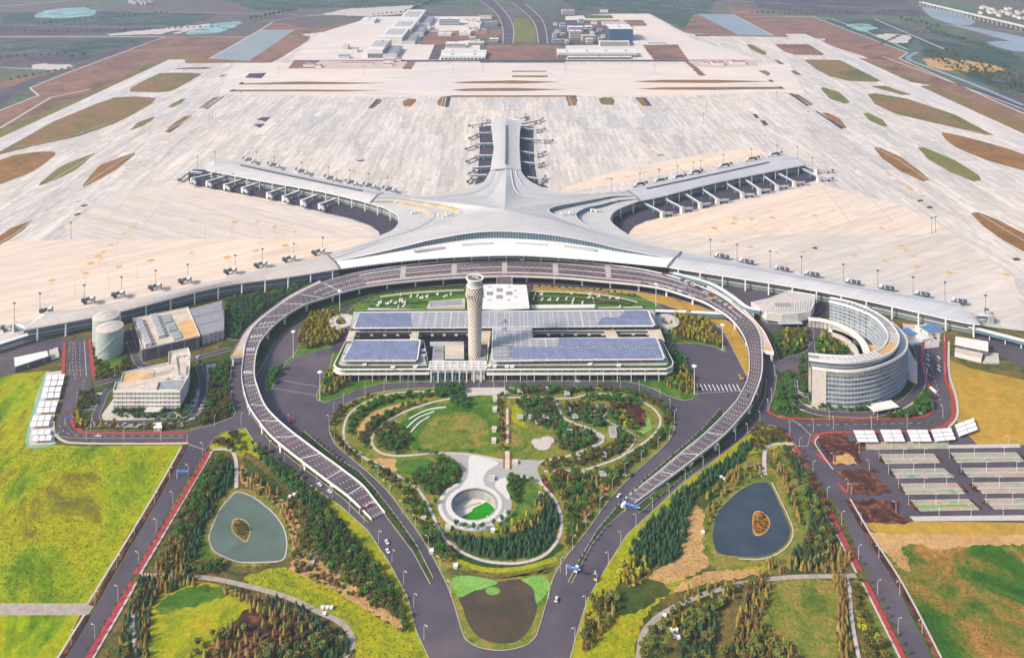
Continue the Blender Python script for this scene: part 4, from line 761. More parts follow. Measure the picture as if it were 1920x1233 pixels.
# painted arrows on the ramp lanes
for i in (62, 68, 74, 54):
    for t in (.2, .37, .55, .73):
        p = LO[i].lerp(LI[i], t); q = LO[i + 1].lerp(LI[i + 1], t); a = math.atan2(q.y - p.y, q.x - p.x); mk.box((p.x, p.y, p.z + .04), (6, .8, .03), a); mk.box((p.x + 2 * math.cos(a), p.y + 2 * math.sin(a), p.z + .045), (1.2, 2, .03), a)
# short hatched dots on the approach to the kerbside
for t in (.36, .72):
    P = T(t, .07)
    for rng_ in ((92, 118), (148, 172)):
        for (p, a) in every(P[rng_[0]:rng_[1]], 3.2): mk.box((p.x, p.y, p.z - .02), (1.7, 1.5, .03), a)
mk.build('lane_marking', M['white'], o)
up = slice(102, 150)
for t, wd, mk_ in ((.80, 4.5, 'pink'), (.5, 2.4, 'pink'), (.18, 3.5, 'steel'), (.98, 1.2, 'pink')):
    P = T(t, .12)[up]; mb = MB(); mb.ribbon(P, wd); 
    for q in range(len(mb.v)): pass
    mb.v = [(v_[0], v_[1], 11.14) for v_ in mb.v]; mb.build('kerbside_island', M[mk_], o)
for x in (757, 852, 946, 1041, 1139):
    a, b_ = G(x, 490 + abs(x - 946) * .035, 11.2), G(x + (x - 946) * .012, 513 + abs(x - 946) * .035, 11.2); mb = MB(); mb.beam(a, b_, 7, .03); mb.build('crossing', M['conc'], o)
for edge_t in (.17, .83):
    P = T(edge_t)
    for (p, a) in every(P, 37, 20):
        if p.z < 4: continue
        if p.y > 1110 and edge_t < .5: continue
        mb = MB(); mb.box((p.x, p.y, 0), (2.2, 2.2, p.z - 2.6), a); mb.box((p.x, p.y, p.z - 3.4), (3.0, 5, 1.9), a); mb.build('pier', M['whitec'], o)
for side, ou, inn in (('left', [(432, 668), (444, 648), (459, 621.6), (485, 597), (517, 573), (545, 553), (600, 526)], [(459, 664), (460, 641), (472, 617), (494, 595), (528, 569), (558, 552), (603, 530)]), ('right', [(1451, 661), (1440, 636), (1429, 617), (1397, 583), (1366, 560), (1325, 536)], [(1428, 657), (1427, 634), (1414, 606), (1388, 583), (1364, 563), (1328, 543)])):
    A_ = resample([G(p[0], p[1], 11) for p in cr(ou, 5)], 30); B_ = resample([G(p[0], p[1], 11) for p in cr(inn, 5)], 30)
    mb = MB(); mb.strip([p + Vector((0, 0, .25)) for p in A_], [p + Vector((0, 0, .25)) for p in B_]); mb.build('walkway', M['pink'], o)
    mb = MB(); mb.strip([p + Vector((0, 0, 1.1)) for p in A_], [p - Vector((0, 0, 1.6)) for p in A_]); mb.strip([p - Vector((0, 0, 1.6)) for p in A_], [p - Vector((0, 0, 1.6)) for p in B_])
    mb.face([A_[0] + Vector((0, 0, 1.1)), B_[0] + Vector((0, 0, 1.1)), B_[0] - Vector((0, 0, 3)), A_[0] - Vector((0, 0, 3))]); mb.build('walkway_edge', M['whitec'], o)
    q = A_[0].lerp(B_[0], .15); mb = MB(); mb.box((q.x, q.y + 2, 0), (2, 2, 9.5)); mb.build('pier', M['whitec'], o)
    e = A_[0].lerp(B_[0], .45) + Vector((0, 6, 0)); mb = MB(); mb.box((e.x, e.y, 11.3), (10, 8, .06)); mb.build('landing', M['orange'], o)
# markings on the ground roads
mk = MB(); ym = MB()
def dash(pts, step=9, ln=4, wd=.3, z=.45, m_=None):
    for p, a in every(GP(cr(pts, 4)), step): (m_ or mk).box((p.x, p.y, z), (ln, wd, .03), a)
def solid(pts, wd=.3, z=.45, m_=None): (m_ or mk).ribbon(GP(cr(pts, 4)), wd, z)
dash([(137, 645), (137, 690), (141, 710)]); dash([(150, 645), (150, 690), (153, 710)]); solid([(158, 640), (162, 705)], .4); solid([(140, 640), (144, 705)], .3, m_=ym)
dash([(112, 800), (125, 812), (160, 817), (345, 817)]); solid([(122, 790), (132, 806), (160, 813), (345, 814)], .25, m_=ym); solid([(112, 808), (130, 821), (345, 822)], .3)
dash([(1740, 660), (1750, 700), (1765, 760)]); dash([(1500, 797), (1600, 796), (1740, 793)])
for k in range(10):
    x = 1313 + k * 7.6; solid([(x, 721), (x + 6, 733)], .9, z=.5)
solid([(1308, 738), (1395, 733)], .3); solid([(520, 712), (600, 726)], .25); solid([(510, 728), (596, 742)], .25)
mk.build('road_marking', M['white'], kind='structure'); ym.build('road_marking', M['yellowline'], kind='structure')
# ---------------------------------------------------------------- transport centre with roof gardens and solar canopies
def W(pts, z): return [G(p[0], p[1], z) for p in pts]
M['solar'] = stripes('solar panels', S(52, 66, 108), S(120, 130, 156), 0, 2.6, .16, rough=.3, spec=.6, var=.25)
M['louvre'] = stripes('louvred canopy', (.50, .50, .52, 1), (.24, .25, .28, 1), 1, 5.6, .3, rough=.5, two=(0, 9.0, .1))
M['win'] = stripes('office windows', (.035, .05, .06, 1), (.40, .38, .36, 1), 0, 4.2, .16, rough=.3, spec=.6, var=.35)
M['win2'] = stripes('hotel windows', (.03, .065, .09, 1), (.22, .26, .29, 1), 0, 3.6, .18, rough=.2, spec=.7, var=.45)
M['greywall'] = stripes('grey wall', (.22, .22, .23, 1), (.10, .10, .11, 1), 0, 12, .12, rough=.8)
M['redleaf'] = patchy('red shrubs', [(.35, S(96, 22, 34)), (.65, S(150, 46, 62))], .2, .6)
M['hedge'] = patchy('roof hedge', [(.3, S(28, 50, 22)), (.7, S(60, 88, 34))], .3, .8)
M['glawn'] = patchy('roof lawn', [(.3, S(50, 86, 26)), (.5, S(72, 108, 32)), (.7, S(104, 122, 44))], .08, .4, fine=.35)
M['tanroof'] = plain('ochre roof deck', (.62, .38, .15, 1), var=.2, scale=.1); M['beige'] = plain('beige roof', (.55, .47, .38, 1), var=.15, scale=.1); M['groof'] = plain('grey roof', (.26, .26, .28, 1), var=.12)
gtc = empty('transport_centre', G(945, 640), 'wide low transport centre with blue solar canopies and planted roof edges', 'building')
def solidp(name, pts, z0, z1, mt, parent, ms=None, px_z=None):
    mb = MB(); mb.prism(W(pts, px_z if px_z is not None else z1), z0, z1, 0, 1 if ms else 0); return mb.build(name, [M[mt] if isinstance(mt, str) else mt] + ([M[ms]] if ms else []), parent)
B1 = [(663, 581), (1225, 577), (1236, 618), (655, 621)]
B2 = [(647, 640), (795, 638), (798, 650), (805, 691), (640, 692), (630, 689), (625, 683)]
B3 = [(920, 614), (1000, 613), (1000, 636), (1240, 635), (1263, 678), (1261, 686), (1250, 691), (912, 692), (914, 650)]
def inset(P, d):
    n = len(P); a = sum(P[i][0] * P[(i + 1) % n][1] - P[(i + 1) % n][0] * P[i][1] for i in range(n))
    return offset(P, d if a > 0 else -d, True)
for bl in (B1, B2, B3):
    P = W(bl, 14); I = inset(P, 4.5); mb = MB(); mb.prism([tuple(p) for p in I], 0, 12.6, 0, 0); mb.build('wall', M['greywall'], gtc)
    for z0, z1 in ((12.6, 14.0), (7.6, 9.2)):
        mb = MB(); mb.prism([tuple(p) for p in P], z0, z1); mb.build('terrace_slab', M['whitec'], gtc)
    J = inset(P, 1.5); mb = MB(); mb.prism([tuple(p) for p in J], 14.0, 14.5); mb.build('roof_garden', M['hedge'], gtc)
    L_ = inset(P, 5.5); mb = MB(); mb.prism([tuple(p) for p in L_], 14.5, 14.7); mb.build('roof', M['conc'], gtc)
for q in ([(655, 619), (669, 619), (661, 641), (647, 641)], [(774, 617), (787, 617), (782, 640), (767, 640)], [(1133, 616), (1152, 616), (1162, 637), (1140, 637)], [(1214, 616), (1238, 617), (1246, 637), (1222, 637)], [(898, 617), (921, 617), (919, 640), (896, 640)]):
    solidp('roof_link', q, 11, 14.2, 'beige', gtc)
ground('courtyard', [(640, 600), (1240, 600), (1255, 660), (620, 660)], .4, M['asphalt_new'])
# openings in the court wall and front wall
for (x0, x1, y, zb) in [(672, 770, 627, 0), (788, 900, 627, 0), (1003, 1130, 627, 0), (1160, 1215, 627, 0)]:
    for zz in (9.0, 3.8):
        n_ = int((x1 - x0) / 22)
        for k in range(n_):
            a = G(x0 + (x1 - x0) * (k + .12) / n_, y - 4.5, 14); b_ = G(x0 + (x1 - x0) * (k + .88) / n_, y - 4.5, 14)
            mb = MB(); mb.box(((a.x + b_.x) / 2, a.y - .0, zz), (b_.x - a.x, .5, 3.0)); mb.build('opening', M['dark'], gtc)
for (x0, x1) in ((640, 800), (918, 1256)):
    n_ = int((x1 - x0) / 21)
    for k in range(n_):
        a = G(x0 + (x1 - x0) * (k + .1) / n_, 692, 14); b_ = G(x0 + (x1 - x0) * (k + .85) / n_, 692, 14)
        for zz, hh in ((9.3, 3.1), (1.0, 6.0)):
            mb = MB(); mb.box(((a.x + b_.x) / 2, a.y + 4.3, zz), (b_.x - a.x, .5, hh)); mb.build('opening', M['dark'], gtc)
    for k in range(int((x1 - x0) / 26)):
        a = G(x0 + 6 + k * 26, 692, 14); c = MB(); c.tube((a.x, a.y + 1.6, 0), (a.x, a.y + 1.6, 12.6), .35, .35, 6); c.build('column', M['whitec'], gtc)
def canopy(pts, z, rows):
    P = W(cr(pts, 1, True), z); mb = MB(); mb.prism([tuple(p) for p in P], z - .7, z); cn = mb.build('canopy', M['louvre'], gtc)
    fr_ = MB(); fr_.kerb(inset(P, .7), 1.3, z - .7, z + .35, 0, True); ys_ = [p.y for p in P]; xs_ = [p.x for p in P]
    for q in range(int((max(xs_) - min(xs_)) / 17)):
        xx = min(xs_) + 9 + q * 17; hit = [min(ys_) + 3 + j * (max(ys_) - min(ys_) - 6) / 40 for j in range(41) if inside(xx, min(ys_) + 3 + j * (max(ys_) - min(ys_) - 6) / 40, P)]
        if hit: fr_.box((xx, (hit[0] + hit[-1]) / 2, z), (.55, hit[-1] - hit[0], .3))
    fr_.build('canopy_frame', M['whitec'], cn)
    for (x0a, x1a, ya, x0b, x1b, yb, n_) in rows:
        for k in range(n_):
            t0, t1 = (k + .2) / n_, (k + .8) / n_
            f = lambda t, e: G((x0a + (x0b - x0a) * t) if e == 0 else (x1a + (x1b - x1a) * t), ya + (yb - ya) * t, z)
            a, b_, c, d = f(t0, 0), f(t0, 1), f(t1, 1), f(t1, 0); u = Vector((0, 0, 1.3)); v_ = Vector((0, 0, .35))
            mb = MB(); mb.face([d + v_, c + v_, b_ + u, a + u]); mb.face([a + u, b_ + u, b_ - Vector((0, 0, .1)), a - Vector((0, 0, .1))]); mb.face([d + v_, a + u, a - Vector((0, 0, .1)), d - Vector((0, 0, .1))]); mb.face([b_ + u, c + v_, c - Vector((0, 0, .1)), b_ - Vector((0, 0, .1))]); mb.build('solar_row', M['solar'], cn)
    m_ = inset(P, 3)
    for p, a in every([*m_, m_[0]], 26, 5):
        c = MB(); c.tube((p.x, p.y, 14.4), (p.x, p.y, z - .6), .35, .35, 6); c.build('canopy_post', M['whitec'], cn)
canopy([(675, 585), (1212, 581), (1217, 583), (1229, 609), (1225, 612), (665, 616), (662, 613)], 19, [(674, 768, 587.5, 667, 771, 613, 6), (1172, 1213, 583, 1160, 1216, 596, 3), (1130, 1216, 596, 1118, 1220, 609, 3)])
canopy([(662, 639), (668, 637), (786, 636), (789, 638), (784, 673), (779, 677), (646, 677), (641, 674)], 19, [(662, 784, 640, 647, 779, 674, 8)])
canopy([(923, 616), (998, 616), (998, 634), (1228, 632), (1233, 635), (1247, 670), (1244, 674), (926, 677), (921, 673)], 19.4, [(1047, 1228, 635, 1047, 1234, 649.5, 4), (954, 1234, 652, 954, 1241, 673, 5)])
# frames and skylight over the central spine
for (x, y) in ((944, 602), (944, 617)):
    p = G(x, y, 19.5); mb = MB(); mb.box((p.x, p.y, 19.5), (6, 9, 1.2), 0, 0, .5); mb.build('rooflight', M['groof'], gtc)
p = G(944, 633, 19.5); mb = MB(); mb.box((p.x, p.y, 19.4), (19, 14, 1.4), 0, 0, .85); mb.build('rooflight', M['glass_l'], gtc)
p = G(944, 656, 19.5); mb = MB()
for k in range(9): mb.box((p.x - 9 + k * 2.3, p.y, 19.4), (.5, 42, .8))
for k in range(6): mb.box((p.x, p.y - 18 + k * 7.2, 19.4), (20, .6, .9))
mb.build('pergola', M['steel'], gtc)
# back roof gardens
gardens = [([(690, 577), (697, 562), (715, 552), (770, 545), (873, 540), (873, 582)], 10), ([(992, 543), (1060, 545), (1130, 551), (1185, 559), (1205, 574), (992, 578)], 10)]
for pts, z in gardens:
    mb = MB(); mb.prism([tuple(p) for p in W(pts, z)], 0, z, 0, 1); mb.build('garden_roof', [M['glawn'], M['whitec']], gtc)
for pts_, m_, w_ in (([(700, 566), (740, 558), (800, 552), (870, 549)], 'hedge', 4), ([(694, 574), (740, 570), (800, 566)], 'hedge', 5), ([(712, 556), (780, 548), (870, 543)], 'beige', 2.5), ([(995, 549), (1080, 552), (1150, 559), (1190, 568)], 'hedge', 5), ([(995, 558), (1080, 560), (1170, 568)], 'rocky', 4), ([(995, 566), (1100, 567), (1185, 572)], 'hedge', 5), ([(995, 545.5), (1070, 547.5), (1140, 554), (1195, 566)], 'beige', 2.5), ([(1110, 551), (1116, 576)], 'pale', 1.6), ([(752, 548), (746, 580)], 'pale', 1.6)):
    P = [G(p[0], p[1], 10.4) for p in cr(pts_, 4)]; mb = MB(); mb.kerb(P, w_, 10, 10.4 + .02 * w_); mb.build('planting_band', M[m_], gtc)
P = W([(800, 577), (806, 565), (872, 560), (872, 576)], 12); mb = MB(); mb.prism([tuple(p) for p in P], 10, 12.5); mb.build('skylight_box', M['beige'], gtc)
for k in range(8):
    a = G(809 + k * 7.7, 569.5 - k * .5, 13); mb = MB(); mb.box((a.x, a.y, 12.5), (4.2, 13, .5), .18); mb.build('rooflight', M['glass_l'], gtc)
P = W([(995, 572), (1114, 571), (1115, 576), (996, 578)], 13); mb = MB(); mb.prism([tuple(p) for p in P], 10, 13.4); mb.build('plant_wall', M['whitec'], gtc)
rb = random.Random(5)
vents = [(708, 573), (712, 567), (726, 570), (733, 566), (741, 569), (752, 563), (757, 567), (757, 573), (770, 556), (782, 555), (790, 558), (800, 556), (820, 552), (835, 556), (845, 552), (1003, 553), (1015, 552), (1000, 561), (1016, 562), (1030, 562), (1045, 562), (1062, 561), (1075, 563), (1073, 568), (1092, 568), (1072, 551), (1106, 552), (1122, 556), (1144, 559), (1158, 560), (1162, 576), (1105, 558)]
for (x, y) in vents:
    a = G(x, y, 10.5); mb = MB(); w1 = rb.uniform(2, 5.5); mb.box((a.x, a.y, 10), (w1, 1.8, rb.uniform(1.0, 2)), rb.choice((0, 0, .5, 1.3))); mb.box((a.x + w1 * .3, a.y + 1.8, 10), (1.2, 1.2, 2.6)); mb.build('roof_vent', M['whitec'], gtc)
for (x, y) in [(683, 685), (736, 690), (778, 689), (917, 687), (927, 688), (950, 688), (960, 688), (1106, 684), (1160, 686), (793, 658), (793, 668)]:
    a = G(x, y, 14.5); mb = MB(); mb.box((a.x, a.y, 14.4), (4, 2.5, 1.8)); mb.box((a.x + 2, a.y, 14.4), (1.4, 1.4, 2.6)); mb.build('roof_vent', M['whitec'], gtc)
# lobby pavilion
lob = empty('lobby_pavilion', G(935, 560), 'white curved-roof entrance pavilion with square skylights right behind the control tower', 'building')
rp = W(cr([(880, 535), (935, 532.5), (987, 534), (993, 577), (935, 579.5), (876, 577)], 1, True), 21)
mb = MB(); mb.prism([tuple(p) for p in rp], 19.8, 21.2); mb.build('roof', M['whitec'], lob)
mb = MB(); mb.prism([tuple(p) for p in inset(rp, 6)], 0, 19.8); mb.build('glass_wall', M['curtain_v'], lob)
for (x, y, s_) in [(936, 544, 5.5), (936, 557, 5.5), (917.7, 550.5, 5.5), (954, 550, 5.5)]:
    a = G(x, y, 21.3); mb = MB(); mb.box((a.x, a.y, 21.2), (s_ * 1.25, s_ * 1.5, .8)); mb.build('rooflight', M['groof'], lob)
for (x, y) in [(918, 538), (954, 538.5), (966, 545), (966, 557), (953, 562.5), (917, 562.5), (905, 545), (905, 557)]:
    a = G(x, y, 21.3); mb = MB(); mb.box((a.x, a.y, 21.2), (3.6, 2.6, .8)); mb.build('roof_vent', M['steel'], lob)
a, b_ = G(946, 520, 11), G(946, 537, 11); mb = MB(); mb.beam((a.x, a.y, 12), (b_.x, b_.y - 4, 12), 19, 2); mb.build('access_bridge', M['deck'], lob)
for s_ in (-1, 1): mb = MB(); mb.beam((a.x + s_ * 9.8, a.y, 13.4), (b_.x + s_ * 9.8, b_.y, 13.4), .5, 3.2); mb.build('bridge_parapet', M['whitec'], lob)
p = G(943, 581, 14); mb = MB(); mb.box((p.x, p.y - 1, 12), (20, 7, 6.2)); mb.build('glass_box', M['glass_l'], lob)
# entrance block in front of the tower
eb = empty('entrance_block', G(858, 700), 'white framed entrance block with louvred roof at the foot of the control tower', 'building')
fr = W([(804, 677), (911, 676), (911, 690), (804, 691)], 14.5)
mb = MB()
yb, yf = fr[0].y, fr[3].y; x0, x1 = fr[3].x, fr[2].x
for k in range(9): mb.box((x0 + (x1 - x0) * k / 8, (yb + yf) / 2, 13.4), (1.2, yb - yf, 1.1))
for k in range(4): mb.box(((x0 + x1) / 2, yf + (yb - yf) * k / 3, 13.5), (x1 - x0, 1.3, 1.2))
mb.build('louvred_frame', M['whitec'], eb)
mb = MB(); mb.box(((x0 + x1) / 2, (yb + yf) / 2 + 2, 8), (x1 - x0 - 1, (yb - yf) - 4, 4.5)); mb.build('upper_floor', M['offwhite'], eb)
mb = MB(); mb.box(((x0 + x1) / 2 - 10, (yb + yf) / 2 + 2, 0), ((x1 - x0) * .6, (yb - yf) - 6, 8)); mb.build('glass_wall', M['curtain_v'], eb)
mb = MB(); mb.box((x0 + (x1 - x0) * .86, (yb + yf) / 2 + 2, 0), ((x1 - x0) * .24, (yb - yf) - 6, 8)); mb.build('side_wall', M['offwhite'], eb)
for k in range(8): mb = MB(); mb.box((x0 + (x1 - x0) * (k + .3) / 8, yf + .6, 0), (1.3, 1.3, 13.4)); mb.build('column', M['whitec'], eb)
an = empty('annex', G(845, 672), 'grey glazed annex with terraces just left of the control tower', 'building')
for (q, z, mt, ms) in (([(812, 650), (832, 648), (832, 674), (810, 674)], 12, 'groof', 'whitec'), ([(834, 645), (870, 645), (870, 664), (834, 664)], 17, 'beige', 'offwhite'), ([(836, 664), (868, 664), (868, 675), (836, 675)], 12, 'glass', 'curtain_v'), ([(893, 655), (911, 655), (911, 676), (893, 676)], 13, 'groof', 'offwhite'), ([(806, 640), (870, 640), (868, 648), (806, 649)], 10, 'conc', 'greywall')):
    solidp('block', q, 0, z, mt, an, ms)
for k in range(4):
    a = G(815 + k * 5, 656, 12.5); mb = MB(); mb.box((a.x, a.y, 12), (1.8, 7, 1)); mb.build('rooflight', M['glass_l'], an)
# ---------------------------------------------------------------- control tower
TB = G(890.2, 688)
tw = empty('control_tower', (TB.x, TB.y, 0), 'slender cream control tower wrapped in a diamond lattice under a white disc', 'control tower')
prf = [(0, 7.3), (12, 7.0), (30, 7.0), (50, 7.5), (65, 8.1), (76, 8.9), (82, 9.4), (87, 9.5), (88.5, 9.0)]
def rad(z):
    for (a, r0), (b_, r1) in zip(prf, prf[1:]):
        if z <= b_: return r0 + (r1 - r0) * (z - a) / (b_ - a)
    return prf[-1][1]
def lathe(mb, pr, n=40, cx=TB.x, cy=TB.y):
    i0 = len(mb.v)
    for z, r in pr:
        for k in range(n): t = 2 * math.pi * k / n; mb.v.append((cx + r * math.cos(t), cy + r * math.sin(t), z))
    for j in range(len(pr) - 1):
        for k in range(n): mb.f.append((i0 + j * n + k, i0 + j * n + (k + 1) % n, i0 + (j + 1) * n + (k + 1) % n, i0 + (j + 1) * n + k)); mb.m.append(0)
    mb.f.append(tuple(range(i0 + (len(pr) - 1) * n, i0 + len(pr) * n))); mb.m.append(0)
M['core'] = plain('tower core', (.16, .135, .115, 1), var=.2); M['cream'] = plain('cream cladding', (.72, .66, .58, 1), var=.06, rough=.5)
mb = MB(); lathe(mb, [(z, r - .55) for z, r in prf]); mb.build('core', M['core'], tw)
lat = MB(); NH = 17; z_top = 87.5; turns = 1.0
for sgn in (-1, 1):
    for h in range(NH):
        A_, B_ = [], []
        for j in range(57):
            z = z_top * j / 56; t = 2 * math.pi * h / NH + sgn * turns * 2 * math.pi * z / z_top * 1.05; r = rad(z) + (.12 if sgn > 0 else 0.05); dt = .58 / r
            A_.append((TB.x + r * math.cos(t - dt), TB.y + r * math.sin(t - dt), z)); B_.append((TB.x + r * math.cos(t + dt), TB.y + r * math.sin(t + dt), z))
        lat.strip(A_, B_)
lat.build('lattice', M['cream'], tw)
for z, r, h in ((88.3, 9.2, .8), (90.4, 7.8, .7), (93.2, 7.9, .8)):
    mb = MB(); lathe(mb, [(z, r - .8), (z, r), (z + h, r), (z + h, r - .8)]); mb.build('gallery_ring', M['whitec'], tw)
mb = MB(); lathe(mb, [(88, 7.0), (95.5, 7.3)]); mb.build('cab_glazing', M['glass_l'], tw)
mb = MB(); lathe(mb, [(77.2, 9.25), (80.6, 9.45)]); mb.build('window_band', M['glass'], tw)
zz = MB()
for k in range(24):
    for s_ in (-1, 1):
        t = 2 * math.pi * k / 24; t2 = t + s_ * 2 * math.pi / 48; zz.tube((TB.x + 9.6 * math.cos(t), TB.y + 9.6 * math.sin(t), 76.8), (TB.x + 9.8 * math.cos(t2), TB.y + 9.8 * math.sin(t2), 81), .28, .28, 4)
zz.build('zigzag_bracing', M['cream'], tw)
mb = MB(); lathe(mb, [(95.3, 7.2), (96.0, 9.6), (97.3, 9.9), (97.4, 8.0), (96.9, 7.9)], 48); rd_ = mb.build('roof_disc', M['whitec'], tw)
mb = MB(); lathe(mb, [(96.95, 7.6), (97.0, 7.5)], 40); mb.build('roof_deck', M['core'], rd_)
for (dx, dy, s_) in ((1.5, 1, 3), (3.4, -2, 2.2), (-2, 2, 1.8)): mb = MB(); mb.box((TB.x + dx, TB.y + dy, 97), (s_, s_ * .8, 1.2), .4); mb.build('roof_equipment', M['offwhite'], rd_)
for k in range(3): mb = MB(); mb.tube((TB.x - 3 + k * 3, TB.y - 1, 97), (TB.x - 3 + k * 3, TB.y - 1, 102), .12, .06, 5); mb.build('antenna', M['steel'], rd_)
# ---------------------------------------------------------------- banded buildings
def banded(o, P, z0, z1, nf, wm, bm, bh=1.3, proud=.8, roofm='beige', parapet=1.2, closed=True, ztop=None, roof=True):
    n = len(P); a = sum(P[i][0] * P[(i + 1) % n][1] - P[(i + 1) % n][0] * P[i][1] for i in range(n)); sg = 1 if a > 0 else -1
    I = offset(P, sg * proud, True)
    mb = MB(); mb.wall([tuple(p) for p in I], z0, z1 - .1, 0, True); ww = mb.build('window_wall', M[wm], o)
    for k in range(nf + 1):
        z = z0 + (z1 - z0) * k / nf - bh * .5
        if k == 0: continue
        h = bh if k < nf else bh + parapet
        mb = MB(); mb.wall([tuple(p) for p in P], z, z + h, 0, True); J = offset(P, sg * .7, True)
        for zz_ in (z, z + h): mb.strip([(p.x, p.y, zz_) for p in P] + [(P[0].x, P[0].y, zz_)], [(p.x, p.y, zz_) for p in J] + [(J[0].x, J[0].y, zz_)])
        mb.wall([tuple(p) for p in J], z, z + h, 0, True); mb.build('floor_band', M[bm], ww)
    if roof: mb = MB(); PP = I if sg > 0 else I[::-1]; mb.face([(p.x, p.y, z1) for p in PP]); mb.build('roof', M[roofm], o)
off_ = empty('office_building', G(285, 765), 'cream five-storey office block with ribbon windows and an ochre roof terrace', 'building')
OP = W([(211.7, 735), (216, 719), (226, 717), (231, 700), (316, 682), (316, 662), (353, 654), (357, 666), (356, 690), (352.8, 709), (337.5, 735)], 20)
banded(off_, OP, 3.5, 20, 4, 'win', 'whitec', 1.1)
mb = MB(); mb.prism([tuple(p) for p in inset(OP, 3)], 0, 3.6); mb.build('ground_floor', M['curtain'], off_)
for (q, z, mt, ms) in (([(228, 716), (234, 701), (290, 692), (288, 706)], 20.6, 'tanroof', 'whitec'), ([(297, 729), (304, 714), (345, 712), (333, 730)], 20.8, 'glass_l', 'whitec'), ([(322, 707), (322, 668), (330, 665), (336, 706)], 21.6, 'beige', 'offwhite'), ([(263, 727), (270, 715), (298, 713), (294, 727)], 22.5, 'beige', 'offwhite'), ([(338, 700), (338, 684), (350, 682), (349, 699)], 22.2, 'pale', 'offwhite')):
    solidp('roof_block', q, 20.05, z, mt, off_, ms)
for k in range(11):
    a = G(262 + k * 5.5, 702 - k * 1.25, 24); mb = MB(); mb.beam((a.x, a.y - 4, 24.3), (a.x, a.y + 4, 24.3), .5, .4); mb.box((a.x, a.y - 3.6, 20), (.35, .35, 4)); mb.box((a.x, a.y + 3.6, 20), (.35, .35, 4)); mb.build('pergola_frame', M['whitec'], off_)
for (x, y) in ((329, 670), (340, 668), (350, 674), (328, 690), (268, 728), (275, 728), (335, 709), (308, 711)):
    a = G(x, y, 20.5); mb = MB(); mb.box((a.x, a.y, 20), (3, 2.4, 3), .2); mb.tube((a.x + 2.4, a.y, 20), (a.x + 2.4, a.y, 23), .8, .8, 8); mb.build('roof_unit', M['whitec'], off_)
a = G(291, 774); mb = MB(); mb.box((a.x, a.y - 3, 5.2), (16, 8, .4)); [mb.box((a.x - 7 + 2 * k, a.y - 3, 5.6), (.3, 8, .3)) for k in range(8)]; mb.build('entrance_canopy', M['whitec'], off_)
pl = empty('utility_plant', G(320, 665), 'grey utility plant with rooftop cooling units beside the two storage tanks', 'building')
solidp('plant_hall', [(249, 598), (352, 577), (375, 631), (267, 656)], 0, 12.5, 'beige', pl, 'greywall')
mb = MB(); hp = W([(249, 598), (352, 577), (375, 631), (267, 656)], 12.5); mb.kerb(hp, .6, 12.4, 13.8, 0, True); mb.build('parapet', M['offwhite'], pl)
for (q, z, mt) in (([(355, 580), (414, 565), (417, 580), (360, 594)], 13, 'groof'), ([(361, 596), (418, 582), (420, 597), (367, 610)], 12.6, 'groof'), ([(368, 612), (420, 599), (420, 617), (377.5, 627)], 12.2, 'groof')):
    solidp('office_wing_roof', q, 10.5, z, mt, pl, 'whitec')
wing = W([(355, 580), (415, 564), (421, 587), (420, 618), (378, 630)], 11); banded(pl, wing, 0, 10.6, 3, 'win', 'offwhite', .9, .5, 'groof', .2)
solidp('roof_deck', [(333, 604), (360, 597), (372, 628), (345, 636)], 12.5, 12.8, 'tanroof', pl)
for (x0, y0, x1, y1, w_) in ((258, 599, 279, 648, 7), (287, 591, 304, 632, 7), (309, 589, 335, 635, 8)):
    a, b_ = G(x0, y0, 14), G(x1, y1, 14); n_ = 7 if w_ == 7 else 3
    for k in range(n_):
        p = a.lerp(b_, (k + .5) / n_); L2 = (a - b_).length / n_; ang = math.atan2(b_.y - a.y, b_.x - a.x)
        mb = MB(); mb.box((p.x, p.y, 12.7), (L2 * .86, w_ if n_ == 7 else 9, 3.6 if n_ == 7 else 1.2), ang)
        if n_ == 7: mb.tube((p.x - 1.6, p.y, 16.2), (p.x - 1.6, p.y, 17.2), 1.3, 1.3, 8); mb.tube((p.x + 1.6, p.y, 16.2), (p.x + 1.6, p.y, 17.2), 1.3, 1.3, 8)
        mb.build('cooling_unit', M['steel'] if n_ == 7 else M['glass_l'], pl)
for (x0, y0, x1, y1) in ((270, 612, 282, 648), (276, 596, 349, 582), (280, 606, 300, 602)):
    mb = MB(); mb.tube(G(x0, y0, 14), G(x1, y1, 14), .5, .5, 6); mb.build('roof_pipe', M['whitec'], pl)
for k, (x, yt) in enumerate(((205.3, 613), (198.6, 592))):
    c = G(x, yt, 29); t_ = empty('storage_tank', (c.x, c.y, 0), 'pale green cylindrical storage tank, the %s of the pair' % ('front one' if k == 0 else 'one partly hidden behind'), 'tank', 'pale storage tanks')
    M['tank'] = M.get('tank') or plain('tank wall', (.34, .41, .38, 1), var=.08, scale=.3)
    mb = MB(); lathe(mb, [(0, 14.3), (29, 14.3)], 48, c.x, c.y); mb.build('shell', M['tank'], t_, smooth=False)
    mb = MB(); lathe(mb, [(29, 14.6), (29.4, 14.6), (29.5, 13.8), (31.6, 7), (32.5, 1)], 48, c.x, c.y); dm = mb.build('dome', M['pale'], t_, smooth=False)
    mb = MB()
    for j in range(30): tt = math.radians(-140 + j * 4); mb.box((c.x + 14.7 * math.cos(tt), c.y + 14.7 * math.sin(tt), j * .97), (1.4, 1.2, .2), tt)
    mb.build('spiral_stair', M['steel'], t_)
    mb = MB(); mb.beam((c.x - 1, c.y - 1, 33), (c.x + 4, c.y + 10, 30.6), 1.2, .5); mb.beam((c.x - 1, c.y - 1, 33), (c.x - 8, c.y - 6, 31.4), 1.2, .5); mb.build('walkway', M['steel'], dm)
